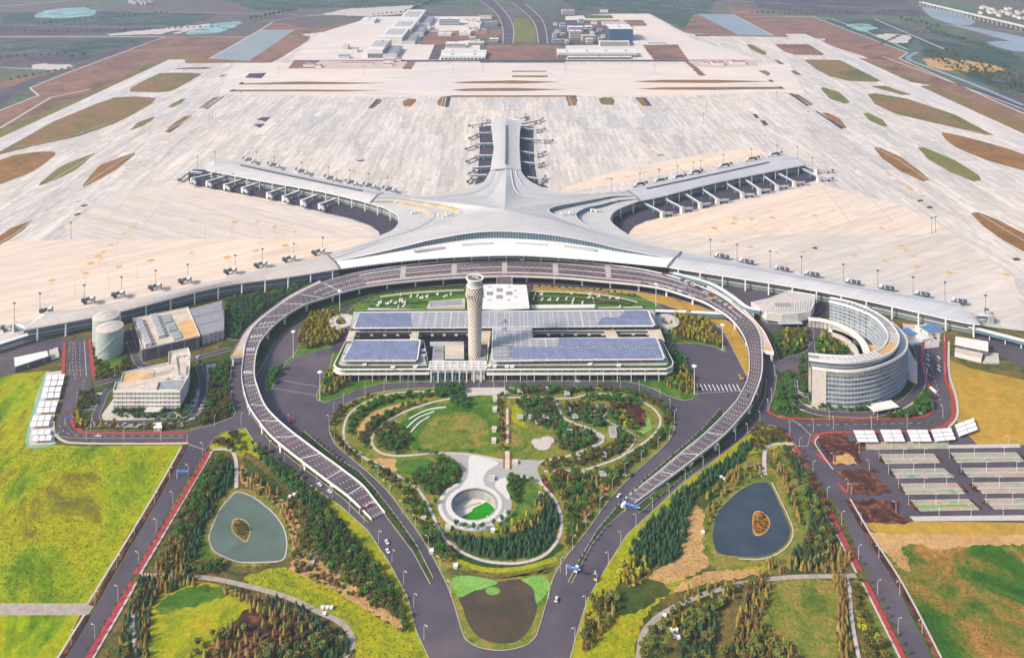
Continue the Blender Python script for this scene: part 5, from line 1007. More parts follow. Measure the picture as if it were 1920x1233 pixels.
# hotel
M['hband'] = plain('hotel band', (.40, .43, .47, 1), var=.08)
ho = empty('hotel', G(1610, 700), 'tall crescent-shaped glass hotel with white floor bands', 'building')
up_o = [(1516.5, 673, 48), (1558, 678, 48), (1597, 679, 48), (1636, 674, 47), (1665.5, 664.6, 46), (1681, 651, 45), (1686, 633, 43), (1679, 618, 41), (1665.5, 602, 39), (1636, 583, 36), (1597, 567, 33), (1556.5, 558.5, 31)]
up_i = [(1515.6, 663.6, 48), (1558, 667.5, 48), (1597, 668.5, 48), (1624.6, 664.6, 47), (1652, 655, 46), (1663.6, 639, 45), (1663.6, 623.7, 43), (1650, 604, 41), (1637, 594, 39), (1624.6, 586.7, 36), (1587.6, 573, 33), (1554.5, 565, 31)]
lo_o = [(1523, 689, 40), (1558, 693.8, 40), (1597, 695.8, 40), (1636, 690, 40), (1665.5, 680, 39.5), (1687, 668.5, 39), (1698.6, 657, 38), (1701.5, 643, 37), (1696.6, 629.6, 35), (1685, 616, 33), (1672, 604, 31)]
NH_ = 48
UO, UI, LO_ = curve3(up_o, NH_, 6), curve3(up_i, NH_, 6), curve3(lo_o, NH_, 6)
mb = MB(); mb.strip(UI, UO); hr_ = mb.build('roof', M['groof'], ho)
mb = MB()
for k in range(2, 15):
    for t in (.12, .32, .52, .72, .92):
        a = UO[k].lerp(UI[k], t); b__ = UO[k + 1].lerp(UI[k + 1], t); mb.beam(a + Vector((0, 0, .5)), b__ + Vector((0, 0, .5)), .6, .4)
    mb.beam(UO[k] + Vector((0, 0, .8)), UI[k] + Vector((0, 0, .8)), .6, .4)
mb.build('roof_trellis', M['whitec'], hr_); mb = MB()
for k in range(26, 44): mb.beam(UO[k] + Vector((0, 0, .8)), UI[k] + Vector((0, 0, .8)), .7, .4)
mb.build('roof_trellis', M['whitec'], hr_)
mb = MB(); [mb.strip([UI[k] + Vector((0, 0, .15)) for k in range(a_, b2)], [UO[k] + Vector((0, 0, .15)) for k in range(a_, b2)]) for a_, b2 in ((15, 22),)]; mb.build('roof_terrace', M['tanroof'], hr_)
mb = MB(); mb.strip([p + Vector((0, 0, .15)) for p in UI[21:27]], [p + Vector((0, 0, .15)) for p in UO[21:27]]); mb.build('roof_plaza', M['pale'], hr_)
for Cv, z in ((UO, 1.3), (UI, 1.3), (LO_, 1.2)):
    mb = MB(); mb.strip([p + Vector((0, 0, z)) for p in offset(Cv, .6)], [p + Vector((0, 0, z)) for p in offset(Cv, -.6)]); mb.strip([p + Vector((0, 0, -1.2)) for p in offset(Cv, .6)], [p + Vector((0, 0, z)) for p in offset(Cv, .6)]); mb.strip([p + Vector((0, 0, z)) for p in offset(Cv, -.6)], [p + Vector((0, 0, -1.2)) for p in offset(Cv, -.6)]); mb.build('roof_edge', M['whitec'], ho)
def walls(Cv, zb, nf, sgn, ztopf, nm, wm='win2'):
    I = offset(Cv, sgn * 1.2); mb = MB(); mb.strip([(p.x, p.y, zb) for p in I], [(p.x, p.y, q.z - .3) for p, q in zip(I, Cv)]); ww = mb.build('window_wall', M[wm], ho)
    for k in range(1, nf):
        f = k / nf; mb = MB()
        b0 = [Vector((p.x, p.y, zb + (p.z - zb) * f - .55)) for p in Cv]; b1 = [p + Vector((0, 0, .7)) for p in b0]
        i0 = [Vector((p.x, p.y, zb + (q.z - zb) * f + .15)) for p, q in zip(I, Cv)]
        mb.strip(b0, b1); mb.strip(b1, i0); mb.build('floor_band', M['hband'], ww)
so2 = 1
t = offset(LO_, 2)[24]; so2 = 1 if (t - UI[24]).length < (LO_[24] - UI[24]).length else -1
walls(LO_, 0, 9, so2, 0, 'o'); walls(UI, 4, 7, -so2, 0, 'i', 'win2')
mb = MB(); IO = [Vector((p.x, p.y, q.z + .2)) for p, q in zip(UO, LO_)]; mb.strip(LO_, IO); mb.build('lower_roof', M['steel'], ho)
mb = MB(); I = offset(UO, so2 * 1.0); mb.strip([Vector((p.x, p.y, q.z)) for p, q in zip(I, LO_)], [Vector((p.x, p.y, q.z - .3)) for p, q in zip(I, UO)]); mb.build('upper_glazing', M['curtain'], ho)
mb = MB(); mb.face([UI[0], UO[0], (UO[0].x, UO[0].y, 40), (LO_[0].x, LO_[0].y, 40), (LO_[0].x, LO_[0].y, 0), (UI[0].x, UI[0].y, 0)]); mb.face([UI[-1], UO[-1], (UO[-1].x, UO[-1].y, 0), (UI[-1].x, UI[-1].y, 0)]); mb.build('end_wall', M['win'], ho)
lw = offset(LO_, -so2 * .25)
mb = MB(); mb.strip([(p.x, p.y, 0) for p in lw[:4]], [(p.x, p.y, 40) for p in lw[:4]]); mb.build('stone_corner', M['pale'], ho)
sg_ = MB()                                         # small gilt lettering strokes high on the front wall
P_ = offset(LO_, -so2 * .5); rs = random.Random(11)
for k in range(3, 12):
    for t in (.1, .55):
        p = P_[k].lerp(P_[k + 1], t)
        for j in range(3): sg_.box((p.x + rs.uniform(-.6, .6), p.y, 36.6 + rs.uniform(0, .7)), (rs.uniform(.4, 1.3), .3, .3 if j else 1.4))
sg_.build('sign_lettering', plain('gilt', (.55, .40, .20, 1), rough=.4), ho)
# crescent podium, curved arcade and drop-off
pod = W([(1562, 612), (1600, 622), (1632, 640), (1650, 655), (1640, 672), (1615, 668), (1590, 640), (1560, 622)], 6); mb = MB(); mb.prism([tuple(p) for p in pod], 0, 6); mb.build('podium', M['pale'], ho)
q = G(1622, 641, 7); mb = MB(); mb.box((q.x, q.y, 5.9), (24, 20, .4), -.7); mb.build('dark_roof', M['glass'], ho)
q = G(1642, 652, 7); mb = MB(); mb.box((q.x, q.y, 5.9), (20, 14, .5), -.3); mb.build('terrace', M['tanroof'], ho)
ar = curve3([(1515, 597, 9), (1545, 600, 9), (1575, 609, 9), (1600, 623, 9), (1618, 642, 9), (1626, 662, 9)], 30, 5)
mb = MB(); mb.strip(offset(ar, 4), offset(ar, -4)); mb.strip([p + Vector((0, 0, -1)) for p in offset(ar, 4)], offset(ar, 4)); mb.strip(offset(ar, -4), [p + Vector((0, 0, -1)) for p in offset(ar, -4)]); mb.build('arcade_roof', M['whitec'], ho)
mb = MB(); mb.strip([(p.x, p.y, 0) for p in offset(ar, -2.5)], [(p.x, p.y, 8) for p in offset(ar, -2.5)]); mb.build('arcade_wall', M['win'], ho)
ar2 = curve3([(1554, 618, 6), (1580, 626, 6), (1600, 638, 6), (1613, 652, 6), (1617, 664, 6)], 24, 5)
mb = MB(); mb.strip(offset(ar2, 3.4), offset(ar2, -3.4)); mb.strip(offset(ar2, -3.4), [p + Vector((0, 0, -.8)) for p in offset(ar2, -3.4)]); mb.strip([p + Vector((0, 0, -.8)) for p in offset(ar2, 3.4)], offset(ar2, 3.4)); mb.build('dropoff_canopy', M['whitec'], ho)
for (p, a) in every(ar2, 9, 3): c = MB(); c.tube((p.x, p.y, 0), (p.x, p.y, 5.3), .4, .4, 6); c.build('canopy_column', M['whitec'], ho)
q = W([(1702, 648), (1712, 668), (1720, 680), (1720, 706), (1702, 698)], 8); mb = MB(); mb.prism([tuple(p) for p in q], 0, 8); mb.build('side_block', M['offwhite'], ho)
q = G(1655, 760, 5); mb = MB(); mb.box((q.x, q.y, 4.4), (30, 12, .5), .28); [mb.box((q.x - 13 + 3.8 * k, q.y - 3 + k * 1.0, 4.9), (.4, 10, .4), .28) for k in range(8)]; mb.build('entrance_canopy', M['whitec'], ho)
for s_ in (-1, 1): c = MB(); c.tube((q.x + s_ * 12, q.y + s_ * 3 - 4, 0), (q.x + s_ * 12, q.y + s_ * 3 - 4, 4.4), .4, .4, 6); c.build('canopy_column', M['steel'], ho)
# conference hall
ch_ = empty('conference_hall', G(1470, 600), 'white ribbed conference hall with a curved front between loop road and hotel', 'building')
P = W([(1408, 567), (1440, 560), (1472, 548), (1478, 545), (1528, 553), (1527, 570), (1520, 584), (1495, 588), (1465, 589), (1437, 586)], 15)
banded(ch_, P, 5, 15, 7, 'greywall', 'whitec', .8, .5, 'pale', .3)
mb = MB(); mb.prism([tuple(p) for p in inset(P, 3)], 0, 5.2); mb.build('ground_floor', M['curtain'], ch_)
mb = MB()
for k in range(22): a, b_ = G(1416 + k * 4.9, 572 - k * .5, 16), G(1424 + k * 4.4, 583, 16); mb.beam(a, b_, .8, .5)
mb.build('roof_rib', M['whitec'], ch_)
q = G(1468, 571, 16); mb = MB(); mb.box((q.x, q.y, 15), (18, 8, 1.3)); mb.build('rooflight', M['groof'], ch_)
q = G(1480, 603, 5); mb = MB(); mb.box((q.x, q.y, 5), (28, 12, .5)); mb.build('entrance_canopy', M['steel'], ch_)
# glazed footbridges from the transport centre to the hall and to the terminal wing
for lab, pts, z in (('long white glazed footbridge crossing under the loop road towards the conference hall', [(1228, 582), (1290, 584), (1350, 587), (1412, 588)], 7.2), ('curved white glazed footbridge sweeping from the terminal to the conference hall', [(1262, 511), (1330, 530), (1370, 553), (1400, 575), (1425, 580)], 15)):
    A_ = curve3([(p[0], p[1], z) for p in pts], 24, 4); fb = empty('footbridge', (A_[0].x, A_[0].y, 0), lab, 'footbridge')
    mb = MB(); mb.ribbon(A_, 6.5); mb.v = [(v_[0], v_[1], z) for v_ in mb.v]; mb.build('bridge_roof', M['whitec'], fb)
    for s_ in (-1, 1): mb = MB(); mb.strip([p - Vector((0, 0, 4)) for p in offset(A_, s_ * 2.9)], [p - Vector((0, 0, .1)) for p in offset(A_, s_ * 2.9)]); mb.build('glass_side', M['bluegl'], fb)
    mb = MB(); mb.ribbon(A_, 6.2); mb.v = [(v_[0], v_[1], z - 4.1) for v_ in mb.v]; mb.build('bridge_floor', M['whitec'], fb)
    for p, a in every(A_, 30, 12): c = MB(); c.tube((p.x, p.y, 0), (p.x, p.y, z - 4), .7, .7, 8); c.build('pier', M['whitec'], fb)
# small service buildings
def hut(name, lab, cat, roofpts, z, rm, wm, extra=()):
    c = G(sum(p[0] for p in roofpts) / len(roofpts), sum(p[1] for p in roofpts) / len(roofpts), z); o = empty(name, (c.x, c.y, 0), lab, cat)
    P = W(roofpts, z); mb = MB(); mb.prism([tuple(p) for p in inset(P, .8)], 0, z - .6); mb.build('wall', M[wm], o)
    mb = MB(); mb.prism([tuple(p) for p in P], z - .6, z); mb.build('roof', M[rm], o)
    for q, zz_, m1, m2, nm in extra: solidp(nm, q, 0, zz_, m1, o, m2)
    return o
hut('guard_post', 'white-roofed guard post beside the bright meadow at far left', 'building', [(26, 670), (88, 657), (91, 667), (28, 687)], 7, 'whitec', 'greywall', [([(92, 656), (108, 650), (112, 668), (96, 674)], 1.2, 'pale', 'pale', 'ramp')])
hut('guard_post', 'white-roofed guard post beside the road below the right wing tip', 'building', [(1791.7, 630), (1853, 640), (1853, 658), (1790, 645)], 7.5, 'whitec', 'greywall', [([(1791, 651), (1843, 662), (1840, 672), (1790, 660)], 5, 'beige', 'offwhite', 'annex'), ([(1850, 660), (1872, 662), (1874, 680), (1842, 680)], 1.2, 'pale', 'pale', 'ramp')])
hut('gatehouse', 'small white gatehouse in front of the office block', 'gatehouse', [(287, 792), (303, 791), (304, 801), (288, 802)], 4, 'whitec', 'win')
for sd_, (x, y) in (('left', (641, 612)), ('right', (1250, 612))):
    c = G(x, y); o = empty('ramp_drum', (c.x, c.y, 0), 'oval concrete ramp drum at the %s end of the transport centre' % sd_, 'ramp')
    mb = MB(); ell = [(c.x + 15 * math.cos(t * math.pi / 16), c.y + 17 * math.sin(t * math.pi / 16), 0) for t in range(32)]; ell2 = [(c.x + 7 * math.cos(t * math.pi / 16), c.y + 9 * math.sin(t * math.pi / 16), 0) for t in range(32)]
    mb.wall(ell, 0, 7, 0, True); mb.wall(ell2[::-1], 0, 7, 0, True); mb.strip([(p[0], p[1], 7) for p in ell + ell[:1]][::-1], [(p[0], p[1], 7) for p in ell2 + ell2[:1]][::-1]); mb.build('wall', M['pale'], o)
    for k in range(12): a = k * math.pi / 6; m2 = MB(); m2.box((c.x + 15.2 * math.cos(a), c.y + 17.2 * math.sin(a), 2), (.3, 2.2, 3), a); m2.build('opening', M['dark'], o)

q = [(1692, 606), (1765, 612), (1760, 650), (1722, 655), (1700, 640)]
ground('works_yard', q, .02, M['pale'])
M['bluetarp'] = plain('blue roof sheet', (.10, .22, .38, 1), var=.1)
for i, (x, y, w_, d_, h_, m_, lb) in enumerate([(1703, 628, 12, 16, 4, 'bluetarp', 'blue-roofed shed behind the hotel'), (1746, 622, 22, 14, 4.5, 'bluetarp', 'large blue-roofed shed below the right wing'), (1722, 632, 9, 22, 3.5, 'whitec', 'long white cabin between the two blue sheds'), (1731, 618, 16, 8, 3.5, 'whitec', 'white cabin above the long white cabin'), (1714, 645, 14, 6, 3, 'whitec', 'small white cabin at the lower end of the works yard')]):
    c = G(x, y); o = empty('site_cabin', (c.x, c.y, 0), lb, 'shed'); mb = MB(); mb.box((c.x, c.y, 0), (w_, d_, h_), .3); mb.build('wall', M['offwhite'], o); mb = MB(); mb.box((c.x, c.y, h_), (w_ + 1, d_ + 1, .4), .3, 0, .96); mb.build('roof', M[m_], o); mb = MB(); mb.box((c.x, c.y - d_ * .5, 0), (1.4, .5, 2.2), .3); mb.build('door', M['dsteel'], o)
# ---------------------------------------------------------------- park: paths, plaza, ponds, pavilions
def water(name, col, rough=.22, col2=None):
    m, nt, N, L, b = newmat(name); f = noise(nt, pos(nt), .05, 4, .6)
    c = mix(nt, ramp(nt, f, [(.35, (0, 0, 0, 1)), (.68, (1, 1, 1, 1))]), col, col2 or tuple(q * .72 for q in col[:3]) + (1,)); L.new(c, b.inputs['Base Color'])
    b.inputs['Roughness'].default_value = rough; b.inputs['Specular IOR Level'].default_value = .35
    bp = N.new('ShaderNodeBump'); bp.inputs['Strength'].default_value = .25; bp.inputs['Distance'].default_value = .3; L.new(noise(nt, pos(nt), .7, 3, .6), bp.inputs['Height']); L.new(bp.outputs[0], b.inputs['Normal'])
    return m
gz[0] = 0
def pond(pts, wcol, bank, isl_pts, bankm, grow=1.07):
    cx_ = sum(p[0] for p in pts) / len(pts); cy_ = sum(p[1] for p in pts) / len(pts)
    ground('pond_bank', [(cx_ + (p[0] - cx_) * grow, cy_ + (p[1] - cy_) * grow) for p in pts], .20, M[bankm], 4)
    ground('pond', pts, .26, water('pond water', wcol), 5)
    line('pond_edging', [(cx_ + (p[0] - cx_) * (grow - .02), cy_ + (p[1] - cy_) * (grow - .02)) for p in pts[1:9]], 1.0, .34, M['pale'], 5)
    if isl_pts:
        ix = sum(p[0] for p in isl_pts) / len(isl_pts); iy = sum(p[1] for p in isl_pts) / len(isl_pts)
        ground('island_shore', [(ix + (p[0] - ix) * 1.12, iy + (p[1] - iy) * 1.12) for p in isl_pts], .31, M['sand'], 4)
        ground('pond_island', isl_pts, .36, M[bank], 4)
pond([(445.4, 923.8), (475.5, 933.9), (509, 960.6), (529, 987.5), (535.8, 1014), (534, 1037.7), (525.8, 1049.4), (495.6, 1052.7), (452, 1052.7), (425, 1044), (401.9, 1031), (393.5, 1007.5), (401.9, 980.7), (415, 954), (432, 934)], S(94, 112, 100), 'scrub', [(437, 980), (444.7, 973.7), (460, 977.7), (467.5, 990.8), (466, 1004.5), (460, 1014), (449.8, 1008), (437, 995.5)], 'paleroad', 1.045)
M['rust'] = patchy('rusty reeds', [(.3, S(132, 84, 34)), (.7, S(170, 112, 48))], .1, .5)
pond([(1427, 903.7), (1444, 910), (1460.8, 944), (1477.6, 980.8), (1481, 1000.8), (1470.9, 1021), (1447, 1037.7), (1420.7, 1044), (1387, 1042.7), (1350, 1037.7), (1338.6, 1021), (1337, 997.5), (1345, 964), (1367, 937), (1397, 913.8)], S(60, 72, 82), 'rust', [(1424 + 15 * math.cos(t) + 3 * math.cos(2 * t), 981 - 21 * math.sin(t)) for t in [i * math.pi / 6 for i in range(12)]], 'lawn_o', 1.1)
M['algae'] = patchy('green algae', [(.3, S(104, 152, 66)), (.7, S(128, 172, 84))], .1, .4)
ground('pond_bank', [(842, 1078), (870, 1072), (960, 1070), (1030, 1076), (1036, 1095), (1020, 1145), (1008, 1180), (980, 1206), (940, 1214), (900, 1206), (872, 1178), (850, 1125)], .20, M['lawn_o'], 3)
ground('pond', [(861, 1118), (895, 1100), (931.4, 1091), (978, 1086), (1001.7, 1100), (1007, 1138), (995, 1175), (975, 1198.5), (951, 1206), (918, 1203), (891, 1188), (874.4, 1161.6), (867.7, 1138)], .26, water('brown pond water', S(66, 62, 44), .22, S(92, 74, 54)), 5)
ground('algae', [(847.6, 1084.6), (874, 1079), (905, 1083), (931, 1090), (928, 1096), (905, 1104), (888, 1108), (861, 1119.7), (849, 1101)], .31, M['algae'], 4)
ground('algae', [(978, 1087), (1001.7, 1079.5), (1025, 1084.6), (1028.5, 1104.7), (1008, 1131), (1003, 1120), (1000, 1104), (985, 1092)], .31, M['algae'], 4)
ground('algae', [(924 + 14 * math.cos(t), 1108 - 7.5 * math.sin(t)) for t in [i * math.pi / 8 for i in range(16)]], .32, M['algae'])
# lawns and beds in the park
pk = [([(752, 800), (790, 772), (850, 750), (885, 741), (922, 741), (932, 760), (933, 850), (880, 846), (820, 844), (775, 845), (770, 822)], 'lawn', 2), ([(795, 800), (850, 775), (905, 780), (915, 830), (860, 842), (790, 838)], 'lawn_o', 3), ([(952, 765), (985, 760), (1000, 800), (1045, 812), (1052, 850), (1000, 862), (953, 858)], 'lawn_o', 2), ([(968, 750), (985, 760), (975, 780), (990, 800), (975, 800), (958, 780)], 'lawn_y', 3),
      ([(669, 812), (678, 795), (690, 780), (720, 764), (755, 756), (765, 757), (730, 772), (708, 785), (692, 798), (682, 812)], 'sand', 3), ([(675, 770), (700, 755), (760, 742), (800, 740), (770, 750), (700, 770), (680, 785)], 'lawn', 2), ([(770, 768), (800, 758), (830, 757), (800, 775), (760, 800), (750, 795)], 'lawn', 2),
      ([(735, 865), (790, 860), (820, 870), (812, 882), (770, 890), (745, 885)], 'glawn', 3), ([(700, 860), (740, 862), (745, 890), (765, 905), (740, 890), (715, 872)], 'sand', 2), ([(945, 920), (985, 905), (1010, 915), (1005, 950), (985, 985), (955, 1000), (925, 1002), (960, 965), (965, 940)], 'glawn', 3), ([(840, 1000), (870, 1010), (930, 1015), (990, 1005), (1030, 960), (1046, 985), (1038, 1020), (1005, 1043), (950, 1052), (890, 1043), (855, 1022)], 'shade_grass', 2),
      ([(1162, 757), (1180, 755), (1205, 765), (1212, 780), (1208, 800), (1200, 795), (1185, 780), (1165, 768)], 'rocky', 3), ([(1188, 790), (1196, 792), (1202, 806), (1212, 800), (1214, 784), (1220, 786), (1219, 804), (1205, 814), (1192, 806)], 'algae', 3), ([(1012, 905), (1020, 890), (1036, 886), (1042, 900), (1036, 925), (1028, 925)], 'rocky', 2), ([(1022, 885), (1045, 887), (1040, 900), (1030, 900)], 'lawn_y', 2),
      ([(1060, 890), (1095, 905), (1090, 960), (1072, 955), (1070, 920)], 'glawn', 2), ([(1092, 915), (1120, 905), (1130, 930), (1115, 942), (1095, 938)], 'glawn', 3), ([(1150, 915), (1125, 935), (1090, 985), (1082, 975), (1100, 945), (1130, 905)], 'sand', 2), ([(840, 1075), (900, 1085), (960, 1083), (1020, 1070), (1040, 1060), (1030, 1075), (940, 1076), (850, 1065)], 'scrub', 2)]
for p, mk_, k in pk: gl('ground_cover', p, mk_, k, z=.2)
line('flower_bank', [(832, 1036), (865, 1054), (900, 1066), (940, 1069), (985, 1064), (1045, 1047)], 4.5, .34, M['lawn_y'], 6)
line('hedge_bank', [(845, 1032), (875, 1048), (910, 1058), (950, 1060), (1000, 1054), (1045, 1030), (1052, 1020)], 5, .32, M['hedge'], 6)
paths = [([(780, 911.8), (797.8, 938.5), (812, 967), (822.8, 992), (840.7, 1017), (869, 1036.7), (905, 1051), (940.6, 1056), (976, 1055.4), (1012, 1045.6), (1035, 1027.8), (1049.5, 1002.8), (1053, 976), (1047.7, 952.8), (1037, 931), (1017, 910), (1010, 898)], 2.6),
         ([(782, 915), (752.7, 896), (717, 874.8), (681, 857), (656.4, 839), (645.7, 821), (644.8, 801.7), (654.6, 776.7), (681, 757), (717, 742.8), (752.7, 735.7), (815, 733.9)], 2.2),
         ([(868.6, 742.8), (815, 753.5), (770.5, 767.8), (734.9, 783.8), (709.9, 803.5), (697.4, 821), (701, 839), (720.6, 851.6), (752.7, 855), (806, 850.7), (842, 849.8), (880, 852), (925, 860), (950, 866)], 2.6),
         ([(940, 744.6), (966.8, 745.5), (1029, 745.5), (1040, 753.5), (1048.8, 767.8), (1056, 782), (1073.8, 792.8), (1100.5, 801.7), (1118, 810.6), (1125.5, 821), (1116.6, 833.8), (1091.6, 846), (1064.9, 855), (1011, 866)], 2.6),
         ([(1036, 748), (1073.8, 746.4), (1109.5, 739), (1163, 741), (1198.6, 751.7), (1225, 766), (1237.9, 785.6), (1232.5, 807), (1207.6, 830), (1163, 857), (1127, 871), (1091.6, 881), (1020, 883.7)], 2.4),
         ([(1061, 755), (1109.5, 758), (1139.8, 766), (1132.7, 782), (1150.5, 796), (1180.8, 810.6), (1191.5, 823), (1180.8, 841), (1164.8, 853)], 1.5)]
park_avoid = []
for pts, wd in paths:
    path('park_path', pts, wd, 'pale', z=.42, k=6); park_avoid.append((GP(cr(pts, 3)), wd / 2 + 2.2))
gl('park_plaza', [(866, 727), (960, 727), (955, 735), (940, 742), (900, 741), (868, 746), (858, 744)], 'pale', 0, z=.38)
gl('park_plaza', [(1098, 800), (1126, 812), (1134, 818), (1132, 830), (1114, 840), (1124, 824), (1116, 812)], 'pale', 0, z=.38)
plaza = [(824, 849), (877.6, 850), (922, 857), (945, 861), (1011, 864), (1008, 878), (1013, 896), (1020, 912), (1010, 908), (994, 899), (972.8, 895), (955, 901), (948.7, 913.5), (954.9, 927.8), (960, 944), (954.9, 965), (940.6, 979.6), (919, 992), (887, 997.4), (856.7, 992), (835, 979.6), (824.6, 960), (824.6, 940), (838.9, 922.5), (858.5, 908), (867.5, 888.6), (856.7, 866), (840, 854)]
M['paving'] = plain('grey stone paving', (.36, .35, .34, 1), var=.1, scale=.6); M['paving_w'] = plain('white stone paving', (.60, .59, .57, 1), var=.07, scale=.6)
gl('stone_plaza', cr(plaza, 3, True), 'paving', 0, z=.40, hole=True)
gl('stone_plaza', cr([(880, 856), (905, 858), (935, 868), (915, 882), (906, 898), (912, 915), (924, 926), (905, 917), (888, 914), (870, 917), (854, 926), (866, 910), (878, 890)], 3, True), 'paving_w', 0, z=.46)
gl('stone_plaza', cr([(928, 912), (935, 900), (960, 893), (985, 893), (1000, 900), (972, 896), (956, 902), (949, 914), (956, 930), (953, 938), (940, 925)], 3, True), 'paving_w', 0, z=.46)
def ringp(r0, r1, z, mk_):
    mb = MB(); f = lambda r: [(SUNK.x + r * math.cos(t * math.pi / 32), SUNK.y + r * math.sin(t * math.pi / 32), z) for t in range(65)]
    mb.strip(f(r1), f(r0)); mb.build('stone_plaza', M[mk_], kind='structure')
ringp(19.2, 23.6, .62, 'paving_w')
for a0, a1, r in ((120, 350, 28.4),):
    mb = MB(); A_ = [(SUNK.x + (r - 1.7) * math.cos(math.radians(t)), SUNK.y + (r - 1.7) * math.sin(math.radians(t)), .63) for t in range(a0, a1, 5)]; B_ = [(SUNK.x + (r + 1.7) * math.cos(math.radians(t)), SUNK.y + (r + 1.7) * math.sin(math.radians(t)), .63) for t in range(a0, a1, 5)]
    mb.strip(B_, A_); mb.build('stone_plaza', M['paving_w'], kind='structure')
# sunken round court
sc = empty('sunken_court', (SUNK.x, SUNK.y, -8.5), 'round sunken court with a bright green lawn inside tall concrete walls', 'sunken court')
R = 18.9; cyl = lambda r, z, n_=64: [(SUNK.x + r * math.cos(2 * math.pi * t / n_), SUNK.y + r * math.sin(2 * math.pi * t / n_), z) for t in range(n_)]
mb = MB(); mb.wall(cyl(R, 0), -8.5, .9, 0, True); a, b_ = cyl(R, .9), cyl(R + .6, .9); mb.strip(a + a[:1], b_ + b_[:1]); mb.wall(cyl(R + .6, 0), .3, .9, 0, True); mb.build('retaining_wall', plain('board marked concrete', (.36, .35, .34, 1), var=.2, scale=.2), sc)
mb = MB(); mb.face(cyl(R, -8.5)); mb.build('court_floor', M['paving_w'], sc)
lw_ = [(-R * .86, -R * .42)] + [(R * .97 * math.cos(math.radians(t)), R * .97 * math.sin(math.radians(t))) for t in range(210, 420, 8)] + [(4, 11), (-1, 7.5), (-2, 4), (-7, 0), (-11, -3)]
mb = MB(); mb.face([(SUNK.x + x, SUNK.y + y, -8.35) for x, y in lw_]); mb.build('lawn', patchy('vivid turf', [(.3, S(24, 118, 14)), (.7, S(44, 150, 24))], .2, .6), sc)
mb = MB(); mb.beam((SUNK.x + 2, SUNK.y - 17, -8), (SUNK.x + 12, SUNK.y - 14, 0.4), 2.2, .6); mb.build('stair', M['offwhite'], sc)
mb = MB(); mb.box((SUNK.x + 9, SUNK.y - 11, -8.4), (5, 2.5, 2.4), .5); mb.build('shed', M['beige'], sc)
for (dx, dy) in ((-8, 8), (-3, 11), (2, 13)): mb = MB(); mb.box((SUNK.x + dx, SUNK.y + dy, -8.4), (5, 1.2, .8), .3); mb.build('bench', M['beige'], sc)
def box_thing(name, lab, cat, x, y, sx, sy, h, m1, m2, group=None, rz=0, legs=False):
    c = G(x, y); o = empty(name, (c.x, c.y, 0), lab, cat, group)
    if legs:
        for a_ in (-1, 1):
            for b2 in (-1, 1): mb = MB(); mb.box((c.x + a_ * (sx / 2 - .2), c.y + b2 * (sy / 2 - .2), .3), (.3, .3, h - .5)); mb.build('post', M['steel'], o)
        mb = MB(); mb.box((c.x, c.y + sy * .3, .3), (sx * .7, .6, .6)); mb.build('bench', M['beige'], o)
    else: mb = MB(); mb.box((c.x, c.y, .2), (sx - .6, sy - .6, h - .4), rz); mb.build('wall', M[m2], o)
    mb = MB(); mb.box((c.x, c.y, h - .25), (sx, sy, .3), rz); mb.build('roof', M[m1], o)
    mb = MB(); q = sx / 2, sy / 2
    for a_ in (-1, 1): mb.box((c.x + a_ * (q[0] - .15), c.y, h + .04), (.3, sy, .2), 0); mb.box((c.x, c.y + a_ * (q[1] - .15), h + .05), (sx - .6, .3, .2), 0)
    mb.build('roof_frame', M['whitec'], o); return o
rowpos = lambda i: ORDS[i]
M['gpav'] = plain('grey green pavilion roof', (.30, .34, .36, 1), var=.1)
pv_ = sorted([(974.8, 734), (1022, 731), (1063, 739), (974.8, 783.8), (996.7, 783.8), (1009, 793), (1023, 783), (1040.8, 783), (1064.9, 769.6), (1078, 783), (1111, 777), (1118, 767.8), (1093, 810.6), (1067.5, 811.5), (1069, 826.7), (1082.7, 859), (1130.5, 855), (1091, 891), (1130.9, 891)])
for i, (x, y) in enumerate(pv_): box_thing('garden_pavilion', 'open grey flat-roofed garden pavilion right of the park axis, %s from the left' % ORDS[i], 'pavilion', x, y + 3, 5.6, 6.8, 3.2, 'gpav', 'gpav', 'grey garden pavilions', legs=True)
box_thing('garden_house', 'dark-roofed garden house beside the pale path corner right of the park lawn', 'garden house', 1149, 814, 6.5, 12, 3.5, 'groof', 'offwhite')
for i, (x, y) in enumerate([(928, 741), (928, 749), (927.5, 768), (926.6, 806), (925.7, 827)]): box_thing('timber_kiosk', 'beige timber kiosk left of the park axis, %s from the top' % ORDS[i], 'kiosk', x, y + 2, 4.6, 5, 3.0, 'beige', 'offwhite', 'beige kiosks')
for (x, y, lb) in ((922.5, 899, 'beside the plaza neck'), (1015, 929, 'at the top of the conifer grove'), (794, 972, 'left of the ring path, square tan roof'), (840, 992, 'at lower left of the white plaza'), (966, 869, 'at right of the axis bench, small')):
    box_thing('timber_kiosk', 'beige kiosk ' + lb, 'kiosk', x, y, 4.6, 4.6, 2.4, 'beige', 'offwhite')
for (x, y, lb) in ((812, 987, 'white-roofed shelter left of the ring path'), (586, 1054, 'white square hut on bare soil right of the left pond'), (854, 1064, 'flat tan hut below the ring path'), (924, 997, 'small white box under the plaza trees'), (809, 1036, 'small white box at the kerb of the left road')):
    box_thing('garden_hut', lb, 'hut', x, y, 3.6, 3.6, 2.2, 'whitec', 'offwhite')
for nm, pts_ in (('upper', [(766, 787), (800, 770), (836, 764)]), ('middle', [(763, 803), (785, 784), (814, 773)]), ('lower', [(770, 812), (786, 794), (805, 782)])):
    P = GP(cr(pts_, 5)); mb = MB(); mb.kerb(P, 1.3, .2, 1.1); tag(mb.build('curved_bench', M['whitec']), 'long white curved bench on the lawn slope, %s of three' % nm, 'bench', 'curved white benches')
